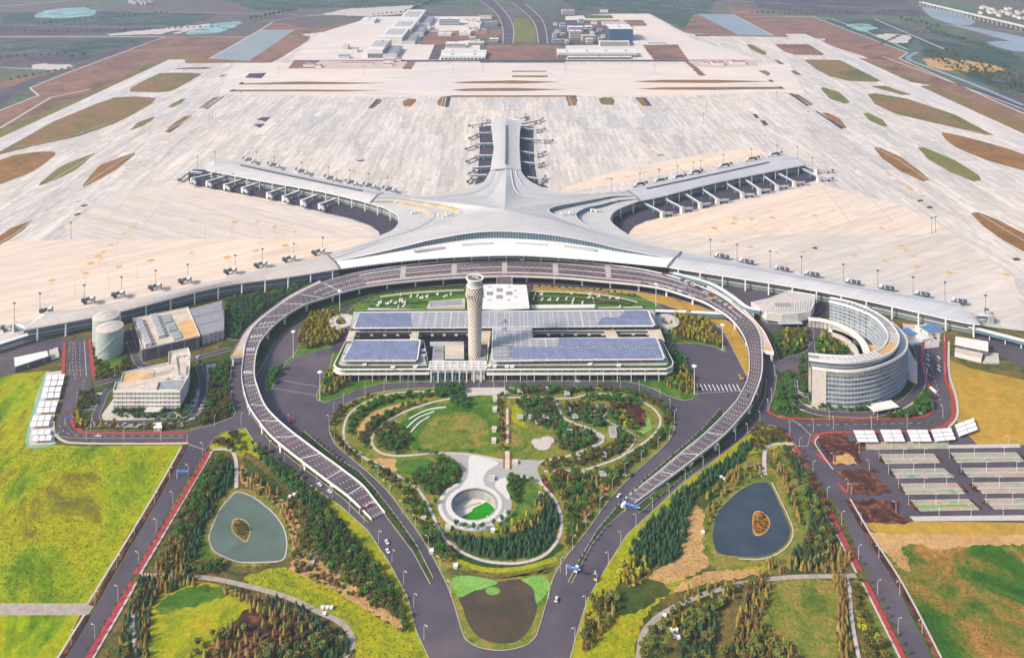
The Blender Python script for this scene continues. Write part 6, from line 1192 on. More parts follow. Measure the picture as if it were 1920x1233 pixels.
for i, (x, y0, y1, wd) in enumerate([(951, 768, 797, 2.6), (951, 804, 832, 2.8), (951, 848, 881, 4.2)]):
    a, b_ = G(x, y0), G(x, y1); o = empty('axis_bench', (a.x, b_.y, 0), 'long pale timber bench on the park axis, %s from the top' % ORDS[i], 'bench', 'axis benches')
    mb = MB(); mb.box((a.x, (a.y + b_.y) / 2, .5), (wd, a.y - b_.y, .9)); mb.build('seat', M['beige'], o)
    for s_ in (-1, 1): mb = MB(); mb.box((a.x + s_ * (wd / 2 + 1.0), (a.y + b_.y) / 2, .4), (1.1, (a.y - b_.y) * .9, .5)); mb.build('planter_edge', M['rust'], o)
for (x, y, r) in ((1007, 829, 5.5), (1016.7, 835, 8), (1026, 826, 6.5), (1037, 827, 4)):
    c = G(x, y); mb = MB(); mb.face([(c.x + r * math.cos(t * math.pi / 12), c.y + r * .95 * math.sin(t * math.pi / 12), .45 + r * .01) for t in range(24)]); mb.build('paved_circle', M['pale'] if r != 4 else M['rocky'], kind='structure')
# white survey boxes and huts in the lower gardens
for i, (x, y) in enumerate([(543, 933), (551, 929), (558, 925), (583, 1046 + 8), (604.5, 1141), (613, 1141), (621, 1141), (608, 1153), (596, 1214), (606, 1214), (587, 1213)]):
    if i == 3: continue
    box_thing('white_box', 'small white utility box in the left garden, %s from the left' % ORDS[i if i < 3 else i - 1], 'utility box', x, y, 2.6, 2.6, 1.6, 'whitec', 'whitec', 'white boxes in the left garden')
for i, (x, y) in enumerate([(1352, 896), (1358, 900), (1345, 915), (1318, 1000), (1264, 1195), (1272, 1197), (1246, 1156), (1260, 1183), (1268, 1183), (1237, 1181)]):
    box_thing('white_box', 'small white utility box in the right garden, %s in the row from the pond down' % ORDS[i], 'utility box', x, y, 2.6, 2.6, 1.6, 'whitec', 'whitec', 'white boxes in the right garden')
gz[0] = .1
c12_ = lambda L_: [(120 + a / 4.253, 540 + b / 4.253) for a, b in L_]
r6_ = lambda L_: [(1280 + a / 3, 410 + b / 3) for a, b in L_]
gl('office_grounds', c12_([(235, 780), (440, 690), (860, 600), (1330, 500), (1345, 600), (1320, 680), (1300, 780), (1180, 1060), (980, 1120), (640, 1125), (120, 1110), (110, 1000), (150, 860)]), 'shade_grass', z=-.1)
gl('office_forecourt', c12_([(300, 1010), (395, 880), (400, 990), (920, 985), (960, 1040), (640, 1060), (310, 1050)]), 'pale', z=.05)
gl('parking_bay', c12_([(1040, 780), (1090, 790), (1075, 900), (1020, 990), (960, 1040), (930, 1010), (1000, 940)]), 'paving', z=.02); gl('parking_bay', c12_([(1130, 610), (1210, 600), (1215, 650), (1180, 760), (1170, 880), (1120, 960), (1060, 1020), (1080, 960), (1120, 880), (1145, 760)]), 'paving', z=.04)
gl('parking_bay', c12_([(240, 830), (310, 830), (290, 915), (235, 920)]), 'paving', z=.04); gl('parking_bay', c12_([(190, 1080), (620, 1080), (620, 1110), (200, 1110)]), 'paving', z=.04); gl('lawn', c12_([(235, 500), (470, 530), (560, 600), (480, 650), (260, 690), (225, 600)]), 'lawn', z=.02)
for pts, wd in ((c12_([(365, 800), (320, 850), (285, 940), (255, 1010), (262, 1055), (330, 1072), (640, 1066), (940, 1056), (1040, 1000), (1095, 900), (1112, 780), (1090, 660), (1065, 610)]), 7), (c12_([(500, 320), (535, 430), (570, 540), (610, 610), (680, 620)]), 8), (c12_([(240, 770), (430, 715), (660, 645), (1040, 560), (1340, 480)]), 8), (c12_([(130, 960), (250, 950)]), 6), (c12_([(1290, 330), (1320, 390), (1400, 400), (1440, 380)]), 7)):
    path('campus_road', pts, wd, 'asphalt', z=.12, k=4, edge='pale')
gl('hotel_grounds', [(1456, 706), (1452, 690), (1446, 660), (1450, 625), (1500, 612), (1560, 590), (1620, 625), (1650, 655), (1720, 640), (1735, 640), (1730, 690), (1745, 740), (1740, 770), (1700, 784), (1490, 784), (1452, 772), (1455, 730)], 'shade_grass', z=-.1)
gl('hotel_court', [(1452, 690), (1446, 655), (1452, 634), (1500, 620), (1520, 604), (1545, 606), (1600, 640), (1614, 662), (1580, 672), (1516, 672), (1516, 705), (1500, 702), (1480, 692), (1465, 700)], 'asphalt', 0, z=0)
for p in ([(1453, 640), (1475, 626), (1510, 622), (1517, 640), (1515, 655), (1500, 664), (1480, 668), (1462, 676), (1456, 662)], [(1528, 655), (1527, 640), (1534, 632), (1550, 632), (1575, 642), (1598, 662), (1560, 668), (1535, 664)]): gl('planting_island', p, 'shade_grass', 3, 'kerb', z=.15)
gl('hotel_paving', [(1740, 690), (1735, 725), (1715, 755), (1690, 770), (1640, 780), (1640, 775), (1700, 755), (1722, 730), (1728, 695)], 'pale', 0, z=.05); gl('hotel_paving', [(1488, 745), (1500, 755), (1520, 760), (1522, 772), (1500, 768), (1486, 755)], 'pale', 2, z=.05); gl('lawn', [(1462, 722), (1470, 735), (1462, 755), (1452, 772), (1450, 750), (1458, 728)], 'lawn', 2, z=.05)
for pts, wd in ((r6_([(610, 890), (600, 940), (640, 1030), (740, 1085), (900, 1100), (1060, 1100), (1200, 1060), (1290, 1000), (1335, 930), (1345, 840), (1330, 740), (1310, 690)]), 9), (r6_([(560, 740), (620, 720), (700, 700), (722, 650), (715, 610), (740, 560), (800, 520)]), 7)):
    path('campus_road', pts, wd, 'asphalt', z=.2, k=4, edge='pale')
for q in range(3): path('garden_wall', r6_([(615 + q * 14, 900 + q * 5), (625 + q * 14, 960 + q * 4), (680 + q * 10, 1000 - q * 6), (720, 1005 - q * 10)]), 1.2, 'pale', z=.5, k=4)
# ---------------------------------------------------------------- car shelters and the unfinished car park
M['canvas'] = plain('white canopy sheet', (.78, .78, .77, 1), var=.04)
ground('shelter_court', [(86, 698), (120, 694), (112, 745), (98, 795), (104, 832), (52, 836), (56, 800), (66, 750)], .1, M['pale'])
line('dust_net', [(84, 702), (76, 735), (62, 775), (52, 815), (54, 836), (80, 838), (106, 830)], 2.4, .2, plain('green dust net', (.16, .42, .32, 1), var=.3, scale=.5), 4)
M['net'] = patchy('green dust netting', [(.34, S(104, 150, 128)), (.44, S(156, 156, 138)), (.6, S(176, 156, 138)), (.75, S(158, 120, 96))], .07, .6, 1.0, scl=(.4, 1, 1))
def shelter(P, lab, grp):
    c = sum(P, Vector()) / 4; o = empty('car_shelter', (c.x, c.y, 0), lab, 'car shelter', grp)
    mb = MB(); mid0, mid1 = (P[0] + P[3]) / 2, (P[1] + P[2]) / 2; up_ = Vector((0, 0, .5))
    mb.face([P[0], P[1], mid1 + up_, mid0 + up_]); mb.face([mid0 + up_, mid1 + up_, P[2], P[3]]); mb.build('canopy', M['canvas'], o)
    mb = MB()
    for k in range(4): mb.beam(P[k], P[(k + 1) % 4], .3, .35)
    mb.build('frame', M['steel'], o)
    for p in (mid0.lerp(mid1, .15), mid0.lerp(mid1, .85)): mb = MB(); mb.tube((p.x, p.y, 0), (p.x, p.y, p.z), .15, .15, 5); mb.build('post', M['steel'], o)
gi = 0
for g_, (x, y, dx) in enumerate([(102, 712, -5), (96, 735, -5), (89, 762, -7), (77, 788, -8), (76, 815, 4)]):
    for r in range(2):
        for c_ in range(3):
            x0, y0 = x - 17 + c_ * 12 + dx * r * .45, y - 10 + r * 11 - c_ * .6
            P = [G(x0, y0 + 10, 3), G(x0 + 10.5, y0 + 9.6, 3), G(x0 + 12.5, y0 + .3, 3), G(x0 + 2.5, y0 + .6, 3)]; gi += 1
            shelter(P, 'white car shelter in the left yard, group %s from top, %s row, %s' % (['one', 'two', 'three', 'four', 'five'][g_], ['upper', 'lower'][r], ['left', 'middle', 'right'][c_]), 'white car shelters in the left yard')
for g_, (x, y, n_, rot) in enumerate([(1600, 806, 2, 0), (1650, 805, 2, 0), (1700, 805, 2, 0), (1745, 805, 2, -.12), (1790, 796, 2, -.4)]):
    for r in range(3):
        for c_ in range(2):
            def q(u, v): 
                X, Y = u, v; sh = Y * .42
                return G(x + (X + sh) * math.cos(rot) * .98 + (18 * -math.sin(rot) * 0), y + Y + X * math.tan(rot) * .8, 3)
            u0, v0 = c_ * 20, r * 7.6
            P = [q(u0, v0 + 6.4), q(u0 + 18.8, v0 + 6.4), q(u0 + 18.8, v0), q(u0, v0)]
            shelter(P, 'white car shelter above the car park, group %s from left, row %s, %s one' % (['one', 'two', 'three', 'four', 'five'][g_], ['one', 'two', 'three'][r], ['left', 'right'][c_]), 'white car shelters above the car park')
gz[0] = .2
gl('car_park', [(1522, 815), (1590, 811), (1712, 811), (1770, 806), (1800, 800), (1835, 835), (2050, 838), (2300, 985), (1712, 976), (1690, 972), (1640, 975), (1600, 935), (1575, 900), (1548, 862)], 'asphalt')
Z7 = lambda L_: [(1520 + x / 4.8, 780 + y / 4.8) for x, y in L_]
for p in ([(62, 190), (100, 160), (300, 150), (350, 225), (490, 240), (480, 290), (430, 330), (470, 400), (530, 430), (200, 435), (150, 380), (80, 230)], [(240, 495), (300, 488), (590, 485), (610, 515), (550, 530), (640, 600), (720, 660), (720, 692), (360, 705), (300, 600)], [(370, 760), (740, 762), (800, 790), (790, 880), (870, 900), (925, 950), (830, 965), (500, 960), (430, 860)]):
    gl('bare_soil', Z7(p), 'rocky', 2, z=.2)
gl('bare_soil', Z7([(230, 350), (340, 340), (400, 400), (420, 432), (210, 432)]), 'sand', 1, z=.24)
beds = [[(620, 345), (1110, 340), (1165, 420), (680, 430)], [(725, 478), (1200, 472), (1290, 550), (770, 560)], [(810, 610), (1310, 603), (1395, 700), (860, 706)], [(900, 758), (1420, 748), (1520, 845), (985, 855)], [(1260, 332), (1850, 328), (1925, 408), (1320, 420)], [(1355, 470), (2200, 462), (2250, 545), (1420, 550)], [(1455, 600), (2300, 590), (2350, 690), (1540, 697)], [(1560, 745), (2400, 735), (2450, 833), (1650, 838)], [(490, 240), (1230, 225), (1245, 290), (500, 302)], [(1240, 262), (1880, 250), (1890, 283), (1245, 290)], [(890, 905), (2500, 888), (2520, 935), (930, 945)], [(1935, 330), (2500, 325), (2560, 400), (1990, 408)]]
for i, p in enumerate(beds):
    gl('parking_bed', Z7(p), 'net' if i not in (9, 10) else 'pale', 0, kerb='kerb', z=.2)
    if i < 8:
        a, b_, c, d = p; gl('bare_soil', Z7([(a[0] - 22, a[1]), (a[0], a[1]), (d[0], d[1]), (d[0] - 18, d[1] - 4), (a[0] - 18, a[1] + 45)]), 'rocky', 1, z=.21); gl('bare_soil', Z7([(b_[0] + 4, b_[1]), (b_[0] + 26, b_[1] + 6), (c[0] + 20, c[1] - 25), (c[0] + 6, c[1])]), 'rocky', 1, z=.21)
        if i < 99: [line('parking_line', Z7([(a[0] + (b_[0] - a[0]) * q / 22, a[1] + 4), (a[0] + (b_[0] - a[0]) * q / 22 + 10, a[1] + 20)]), .5, .62, M['white']) for q in range(1, 22)] if False else None
        cx0, cy0 = (a[0] + d[0]) / 2, (a[1] + d[1]) / 2; cx1, cy1 = (b_[0] + c[0]) / 2, (b_[1] + c[1]) / 2
        line('parking_line', Z7([(a[0] + 5, a[1] + 8), (b_[0] - 5, b_[1] + 8)]), .8, .6, M['pale']); line('parking_line', Z7([(cx0, cy0 + 8), (cx1, cy1 + 8)]), 2.2, .6, M['algae'] if i == 3 else M['conc'])
# ---------------------------------------------------------------- street lamps
M['lamp'] = plain('lamp white', (.62, .62, .62, 1), var=.05)
lampA = empty('street_lamp', (0, 0, 0), 'x', 'street lamp')
mb = MB(); mb.tube((0, 0, 0), (0, 0, 9.2), .17, .12, 6)
arc = [(0, 0, 9.2), (.15, 0, 10), (.7, 0, 10.5), (1.5, 0, 10.65), (2.2, 0, 10.55)]
for a, b_ in zip(arc, arc[1:]): mb.tube(a, b_, .12, .1, 5)
mb.build('pole', M['lamp'], lampA)
mb = MB(); mb.box((2.6, 0, 10.4), (1.3, .45, .2)); mb.build('lamp_head', M['whitec'], lampA); reg(lampA); lu = []
def lamps(L_, rz, where, grp, sc=1.0):
    for i, (x, y) in enumerate(L_): place(lampA, lu, G(x, y), rz, sc, 'white street lamp %s, %s from top' % (where, ORDS[i]), grp)
def lp(s_, ox, oy, k): return [(ox + a / k, oy + b / k) for a, b in s_]
left_out = [(505, 845), (533, 863.5), (563, 882), (593.5, 907), (623, 934), (655, 960), (682.5, 981), (710, 1018), (735, 1054), (757, 1095), (776, 1138), (795, 1198)]
left_in = [(617, 800), (627, 827.5), (646.6, 846), (678.5, 870), (708.7, 897), (729.8, 927), (753.9, 964), (779, 991), (803.4, 1031), (825, 1071), (845, 1118)]
right_in = [(1264.7, 789), (1255.7, 823), (1234, 842.7), (1202.6, 867.7), (1171.9, 890.9), (1148, 920), (1125, 957), (1098.8, 991), (1073.7, 1031), (1050.6, 1073), (1029, 1121.4)]
right_out = [(1401.7, 813), (1379.5, 826), (1348.6, 853), (1318.5, 875), (1285, 900), (1254.5, 927), (1223.4, 954), (1192.6, 985), (1164, 1018), (1140.6, 1058), (1119, 1098), (1098, 1141.5), (1078, 1202)]
lamps(left_out, -.7, 'along the outer kerb of the left road', 'lamps along the left road'); lamps(left_in, math.pi - .6, 'along the park kerb of the left road', 'lamps along the left road')
lamps(right_in, .6, 'along the park kerb of the right road', 'lamps along the right road'); lamps(right_out, math.pi + .7, 'along the outer kerb of the right road', 'lamps along the right road')
lamps([(625.7, 777), (644, 759), (684.6, 741), (720, 732), (765, 727), (813, 727), (853, 727), (898.6, 727), (926, 727), (946, 727), (987.6, 727), (1032, 727), (1076.5, 727), (1120.7, 727), (1163, 728.5), (1198.7, 736), (1237.5, 752), (1256.6, 770)], math.pi / 2, 'on the road between park and transport centre', 'lamps along the park road')
lamps([(380, 852), (353, 894), (324, 946), (293, 998), (259.5, 1061), (221, 1126), (177.5, 1200)], math.pi - .4, 'on the right verge of the lower left side road', 'lamps along the lower left side road')
lamps([(318, 897), (290, 944), (252, 1002), (219, 1064), (178, 1133), (133, 1208)], -.4, 'on the left verge of the lower left side road', 'lamps along the lower left side road')
lamps([(1499, 843), (1524.5, 887), (1551, 937), (1578, 984), (1610, 1048), (1645.7, 1115), (1684, 1188)], .4, 'on the left verge of the lower right side road', 'lamps along the lower right side road')
lamps([(1562.7, 869.6), (1590, 920), (1615, 984), (1648, 1046), (1687, 1115), (1729, 1188)], math.pi + .4, 'on the right verge of the lower right side road', 'lamps along the lower right side road')
lamps([(131, 660), (131, 700), (156, 735), (143.5, 757), (215, 705), (162, 826), (232, 826), (301, 826), (170, 808), (270, 808), (433, 717), (433, 755), (452, 797), (402, 800)], math.pi / 2, 'around the office block', 'lamps around the office block')
lamps([(1453, 706), (1447, 750), (1440, 771), (1771, 640), (1772, 700), (1768, 783), (1733, 700), (1701, 802), (1634, 803), (1563, 804), (1525, 809), (1481, 813), (1555, 788), (1645, 788), (1425, 794)], math.pi / 2, 'around the hotel block', 'lamps around the hotel')
lamps(sorted([(1671, 842.5), (1724, 840), (1778, 842.5), (1892, 836), (1648, 862), (1666, 888), (1685, 915), (1704, 947), (1780, 859), (1802, 886), (1824, 913), (1849, 945), (1611, 849), (1596, 927), (1630, 881), (1680, 961), (1761, 968.5), (1821, 967.5), (1881, 966.5)], key=lambda p: p[1]), math.pi, 'in the unfinished car park', 'curved lamps in the car park', .9)
dbl = empty('double_arm_lamp', (0, 0, 0), 'x', 'street lamp')
mb = MB(); mb.tube((0, 0, 0), (0, 0, 9.5), .16, .12, 6); mb.build('pole', M['lamp'], dbl)
for s_ in (-1, 1): mb = MB(); mb.beam((0, 0, 9.3), (s_ * 1.6, 0, 10.6 if s_ < 0 else 9.5), .3, .15); mb.build('arm', M['lamp'], dbl); mb = MB(); mb.box((s_ * 1.9, 0, 10.5 if s_ < 0 else 9.3), (1.0, .5, .2)); mb.build('lamp_head', M['whitec'], dbl)
reg(dbl); du = []
for i, (x, y) in enumerate(sorted([(1694, 860), (1733.5, 859), (1827, 857), (1883, 856), (1713, 886), (1753, 885), (1850, 884), (1906.5, 884), (1733, 915), (1775, 913), (1873.5, 913), (1755, 945), (1798, 943.5), (1899, 943.5)])): place(dbl, du, G(x, y), -.5, 1, 'two-armed white lamp between car park beds, %s from the left' % ORDS[i], 'two-armed lamps in the car park')
hm_ = empty('high_mast_lamp', (0, 0, 0), 'x', 'high mast lamp')
mb = MB(); mb.tube((0, 0, 0), (0, 0, 28), .5, .28, 8); mb.build('pole', M['lamp'], hm_)
mb = MB(); lathe(mb, [(28, 1.0), (28.4, 2.6), (28.9, 2.4), (29.2, .8)], 16, 0, 0); mb.build('lamp_ring', M['whitec'], hm_)
mb = MB(); mb.box((0, 0, 0), (1.8, 1.8, .6)); mb.build('base', M['conc'], hm_); reg(hm_); hu = []
for (x, y, lb) in ((550, 669.5, 'at the lower tip of the left golden tree triangle'), (600, 750, 'at the left green corner below the transport centre'), (1355, 656, 'at the tip of the right golden tree triangle'), (1302, 738, 'at the right green corner below the transport centre'), (637, 589, 'behind the left ramp drum'), (1230, 575, 'behind the right ramp drum'), (1330, 1, 'far behind the cargo buildings')):
    if y < 10: continue
    place(hm_, hu, G(x, y), 0, 1, 'tall white disc-topped lamp mast %s' % lb, 'high lamp masts')
# gantry signs
M['sign'] = plain('blue sign', (.05, .20, .52, 1), var=.08, rough=.5)
def gantry(x0, y0, x1, y1, lab, z=7.5, m_='sign'):
    a, b_ = G(x0, y0), G(x1, y1); o = empty('gantry_sign', (a.x, a.y, 0), lab, 'road sign')
    mb = MB(); mb.tube(a, (a.x, a.y, z), .3, .25, 6); mb.build('post', M['lamp'], o)
    mb = MB(); mb.beam((a.x, a.y, z), (b_.x, b_.y, z), .4, .5); mb.build('crossbeam', M['lamp'], o)
    for t in (.22, .68): p = a.lerp(b_, t); L2 = (b_ - a).length * .34; ang = math.atan2(b_.y - a.y, b_.x - a.x); mb = MB(); mb.box((p.x, p.y - .3, z - 1.6), (L2, .25, 2.6), ang); mb.build('sign_panel', M[m_], o)
gantry(1172, 958, 1200, 968, 'blue gantry sign over the foot of the right ramp'); gantry(1062, 1077, 1088, 1086, 'blue gantry sign near the tip of the right median')
gantry(332, 897, 352, 898, 'small blue direction sign over the lower left side road'); gantry(122, 797, 138, 795, 'blue gantry sign on the bend by the office block')
M['magenta'] = plain('magenta scaffold', (.42, .08, .20, 1)); gantry(674, 962, 703, 949, 'low magenta scaffold frame across the foot of the left ramp', 3.5, 'magenta')
# ---------------------------------------------------------------- vehicles
def car(name, body, lab='x', cat='car', L=4.6, Wd=1.85, hh=1.45, van=False):
    o = empty(name, (0, 0, 0), lab, cat); x = L / 2; y = Wd / 2
    sec = [(-x, .45), (-x, .85), (-x + .15, 1.0)] + ([(-x + .3, hh)] if van else []) + [(-x + (.9 if not van else .31), 1.02 if not van else hh), (x - 1.3, 1.0), (x - .2, .85), (x, .6), (x, .4)]
    mb = MB(); n = len(sec); vs = [(a, -y, b) for a, b in sec] + [(a, y, b) for a, b in sec]
    mb.mesh(vs, [(i, i + 1, n + i + 1, n + i) for i in range(n - 1)] + [tuple(range(n - 1, -1, -1)), tuple(range(n, 2 * n)), (n - 1, 0, n, 2 * n - 1)]); mb.build('body', body, o)
    mb = MB(); cab = [(-x + .55, 1.0), (-x + 1.05, hh), (.35, hh), (x - 1.25, 1.0)]; n = 4
    ys = [y * .92, y * .75, y * .75, y * .92]; vs = [(a, -q, b) for (a, b), q in zip(cab, ys)] + [(a, q, b) for (a, b), q in zip(cab, ys)]
    mb.mesh(vs, [(0, 1, 5, 4), (2, 3, 7, 6), (3, 2, 1, 0), (4, 5, 6, 7)]); mb.build('window', M['glass'], o)
    mb = MB(); mb.box(((-x + 1.05 + .35) / 2, 0, hh - .03), (x - .7, y * 1.5, .07)); mb.build('roof', body, o)
    for a in (-x + .85, x - .85):
        for s_ in (-1, 1): mb = MB(); mb.tube((a, s_ * (y - .22), .33), (a, s_ * y, .33), .33, .33, 10); mb.build('wheel', M['dark'], o)
    reg(o); return o
paint = {'white': plain('white car paint', (.75, .75, .75, 1), rough=.3, spec=.6), 'black': plain('black car paint', (.03, .03, .035, 1), rough=.3, spec=.6), 'silver': plain('silver car paint', (.38, .39, .41, 1), rough=.3, metal=.4), 'red': plain('red car paint', (.40, .04, .04, 1), rough=.3), 'blue': plain('blue car paint', (.05, .13, .40, 1), rough=.3)}
protos = {k: (car('parked_car', v), []) for k, v in paint.items()}
def put(col, p, rz, lab, grp=None): return place(protos[col][0], protos[col][1], p, rz, 1.12, lab, grp)
rc = random.Random(9); pal = ['white', 'white', 'silver', 'black', 'white', 'silver', 'red', 'blue', 'white', 'black']
c4 = lambda X, Y: (940 + X / 5.333, 360 + Y / 5.333); r6 = lambda X, Y: (1280 + X / 3, 410 + Y / 3)
row1 = [c4(*p) for p in [(1410, 912), (1450, 922), (1515, 934), (1570, 947), (1595, 951), (1637, 960), (1690, 970), (1740, 985), (1785, 1000), (1830, 1018), (1855, 1024), (1885, 1034), (1912, 1046)]] + [r6(*p) for p in [(20, 424), (38, 430), (58, 438), (80, 447), (110, 458), (135, 469)]]
row2 = [c4(*p) for p in [(1620, 822), (1640, 828), (1800, 880), (1825, 886), (1848, 892), (1868, 898), (1893, 907), (1917, 916)]] + [r6(10 + 14.5 * k, 345 + 8.3 * k + (k * k) * .02) for k in range(20)]
for nm, rw_ in (('near edge', row1), ('far edge', row2)):
    for i, (x, y) in enumerate(rw_):
        j = min(range(len(LO)), key=lambda q: (LO[q] - G(x, y, 11)).length); d_ = LO[min(j + 1, len(LO) - 1)] - LO[max(0, j - 1)]
        p = G(x, y, 11.1); cl_ = rc.choice(pal); put(cl_, p, math.atan2(d_.y, d_.x) + (1.2 if nm == 'far edge' else .5), '%s car parked on the elevated road, %s edge row, %s from left' % (cl_, nm.split()[0], ORDS[i]), 'cars parked on the elevated road')
c12 = lambda X, Y: (120 + X / 4.253, 540 + Y / 4.253)
for i, (x, y) in enumerate([c12(*p) for p in [(1065, 800), (1050, 855), (1040, 905), (1020, 945), (1150, 850), (1135, 880), (1122, 908), (1108, 940), (1097, 968), (1020, 1050), (955, 1072), (940, 1088), (928, 1105), (280, 1095), (325, 1095), (480, 1090), (560, 1090), (1070, 550), (1075, 590)]]):
    cl_ = rc.choice(['white', 'white', 'silver', 'black']); put(cl_, G(x, y, .25), .4 if i < 13 else 1.3, '%s car parked in the office grounds, %s in order round the block' % (cl_, ORDS[i]), 'cars parked by the office block')
hr = [r6(*p) for p in [(1400, 668), (1420, 672), (1442, 684), (1392, 690), (1384, 712), (1379, 770), (1378, 795), (1380, 825), (1392, 885), (1440, 783), (1438, 803), (1440, 830), (1441, 852), (1408, 652), (1335, 1095)]]
for i, (x, y) in enumerate(hr):
    cl_ = rc.choice(['white', 'white', 'silver', 'black']); put(cl_, G(x, y, .25), math.pi / 2, '%s car parked on the road right of the hotel, %s of the line' % (cl_, ORDS[i]), 'cars parked beside the hotel')
for (x, y, rz, cl_, lb) in [(599.5, 909, -.75, 'white', 'white car driving down the left road, upper of the pair by the ramp'), (618, 922, -.75, 'white', 'white car driving down the left road, lower of the pair by the ramp'), (725.4, 1017, -1.0, 'white', 'white car halfway down the left road, upper of two close together'), (727, 1034, -1.0, 'white', 'white car halfway down the left road, lower of two close together'),
                            (1043.5, 1124, 1.3, 'white', 'white car driving alone up the lower right road'), (1160.8, 929.5, .9, 'white', 'white car on the inner road left of the right ramp'), (1184, 891, .8, 'black', 'dark car behind the orange loader on the right inner road'), (1084, 715.7, 0, 'white', 'white car on the road in front of the transport centre'), (785, 717, 0, 'silver', 'silver car on the road left of the entrance block'), (185, 818, 0, 'white', 'white car on the road below the office block'), (845, 1154 - 0, -1.2, 'black', 'x')][:-1]:
    put(cl_, G(x, y, .3), rz, lb)
j = 205; put('black', G(1402.7, 741, 11.1), 1.1, 'dark car driving alone on the right curve of the elevated road')
def truck(name, x, y, rz, lab, cab, box_, L=9, cat='truck', z=.3):
    c = G(x, y, z); o = empty(name, c, lab, cat, rz=0); ca, sa = math.cos(rz), math.sin(rz); P_ = lambda a, b: (c.x + a * ca - b * sa, c.y + a * sa + b * ca)
    for nm, a, w_, l_, h_, m_, z0 in (('cab', L * .39, 2.3, L * .2, 2.6, cab, .5), ('cargo_box', -L * .1, 2.4, L * .72, 2.9, box_, .8)):
        q = P_(a, 0); mb = MB(); mb.box((q[0], q[1], z0 + z), (l_, w_, h_ - z0), rz); mb.build(nm, m_, o)
    q = P_(L * .485, 0); mb = MB(); mb.box((q[0], q[1], 1.5 + z), (.12, 2.0, .8), rz); mb.build('windscreen', M['glass'], o)
    for a in (-L * .35, -L * .22, L * .36):
        for s_ in (-1, 1): q = P_(a, s_ * 1.0); n = Vector((-sa, ca, 0)) * .3; v = Vector((q[0], q[1], .5 + z)); mb = MB(); mb.tube(v - n, v + n, .5, .5, 10); mb.build('wheel', M['dark'], o)
truck('box_truck', 1169, 949, 1.0, 'white box truck stopped at the foot of the right ramp', paint['white'], paint['white'], 7); truck('delivery_van', 1081, 1070, 1.2, 'white van by the median under the blue gantry', paint['white'], paint['white'], 5.5, 'van')
truck('coach', 1750, 734, -1.4, 'white coach driving down the road beside the hotel', paint['white'], paint['white'], 10, 'coach'); truck('flatbed_truck', 1270 + 61, 562, .0, 'orange truck among parked cars on the elevated road', M['orange'], M['orange'], 7, z=11.1)
def digger(x, y, rz, lab, col, cat, boom):
    c = G(x, y, .3); o = empty('work_machine', c, lab, cat); mb = MB(); mb.box((c.x, c.y, 1.0), (3.4, 2.4, 1.4), rz); mb.build('body', col, o); mb = MB(); mb.box((c.x - .4, c.y, 2.3), (1.5, 1.6, 1.4), rz); mb.build('cab', M['glass'], o)
    p = Vector((c.x, c.y, 2)); q = p + Vector(boom); mb = MB(); mb.beam(p, q, .5, .5); mb.build('boom', col, o); mb = MB(); mb.box((q.x, q.y, q.z - .8), (1.2, 1, 1), rz); mb.build('bucket', M['steel'], o)
    for s_ in (-1, 1): mb = MB(); n = Vector((-math.sin(rz), math.cos(rz), 0)) * s_ * 1.2; mb.box((c.x + n.x, c.y + n.y, .3), (3.6, .5, .8), rz); mb.build('track', M['dark'], o)
redp = plain('red machine paint', (.5, .03, .05, 1))
digger(545, 791, .4, 'red cherry picker standing alone on the left asphalt plaza', redp, 'cherry picker', (-3, 3, 4)); digger(1176, 893, .5, 'orange wheel loader on the right inner road', M['orange'], 'loader', (-3, -1, 1)); digger(1117, 1087, 1.2, 'orange excavator at the outer kerb of the right road', M['orange'], 'excavator', (0, 3, 2.5)); digger(1391, 711, 0, 'small orange excavator beside the hatched bays', M['orange'], 'excavator', (-2, 2, 2))
o = tag(None or MB().build('x', M['steel']), None) if False else None
ct_ = G(978, 487, 11.2); o = empty('boom_lift', ct_, 'white boom lift working under the terminal front eave', 'boom lift')
mb = MB(); mb.box((ct_.x, ct_.y, 11.2), (4, 2.2, 1.4)); mb.build('chassis', paint['white'], o); mb = MB(); mb.beam((ct_.x, ct_.y, 13), (ct_.x - 12, ct_.y + 4, 19), .6, .5); mb.build('boom', M['pink'], o); mb = MB(); mb.box((ct_.x - 12, ct_.y + 4, 18.5), (1.6, 1.2, 1.2)); mb.build('basket', M['steel'], o)
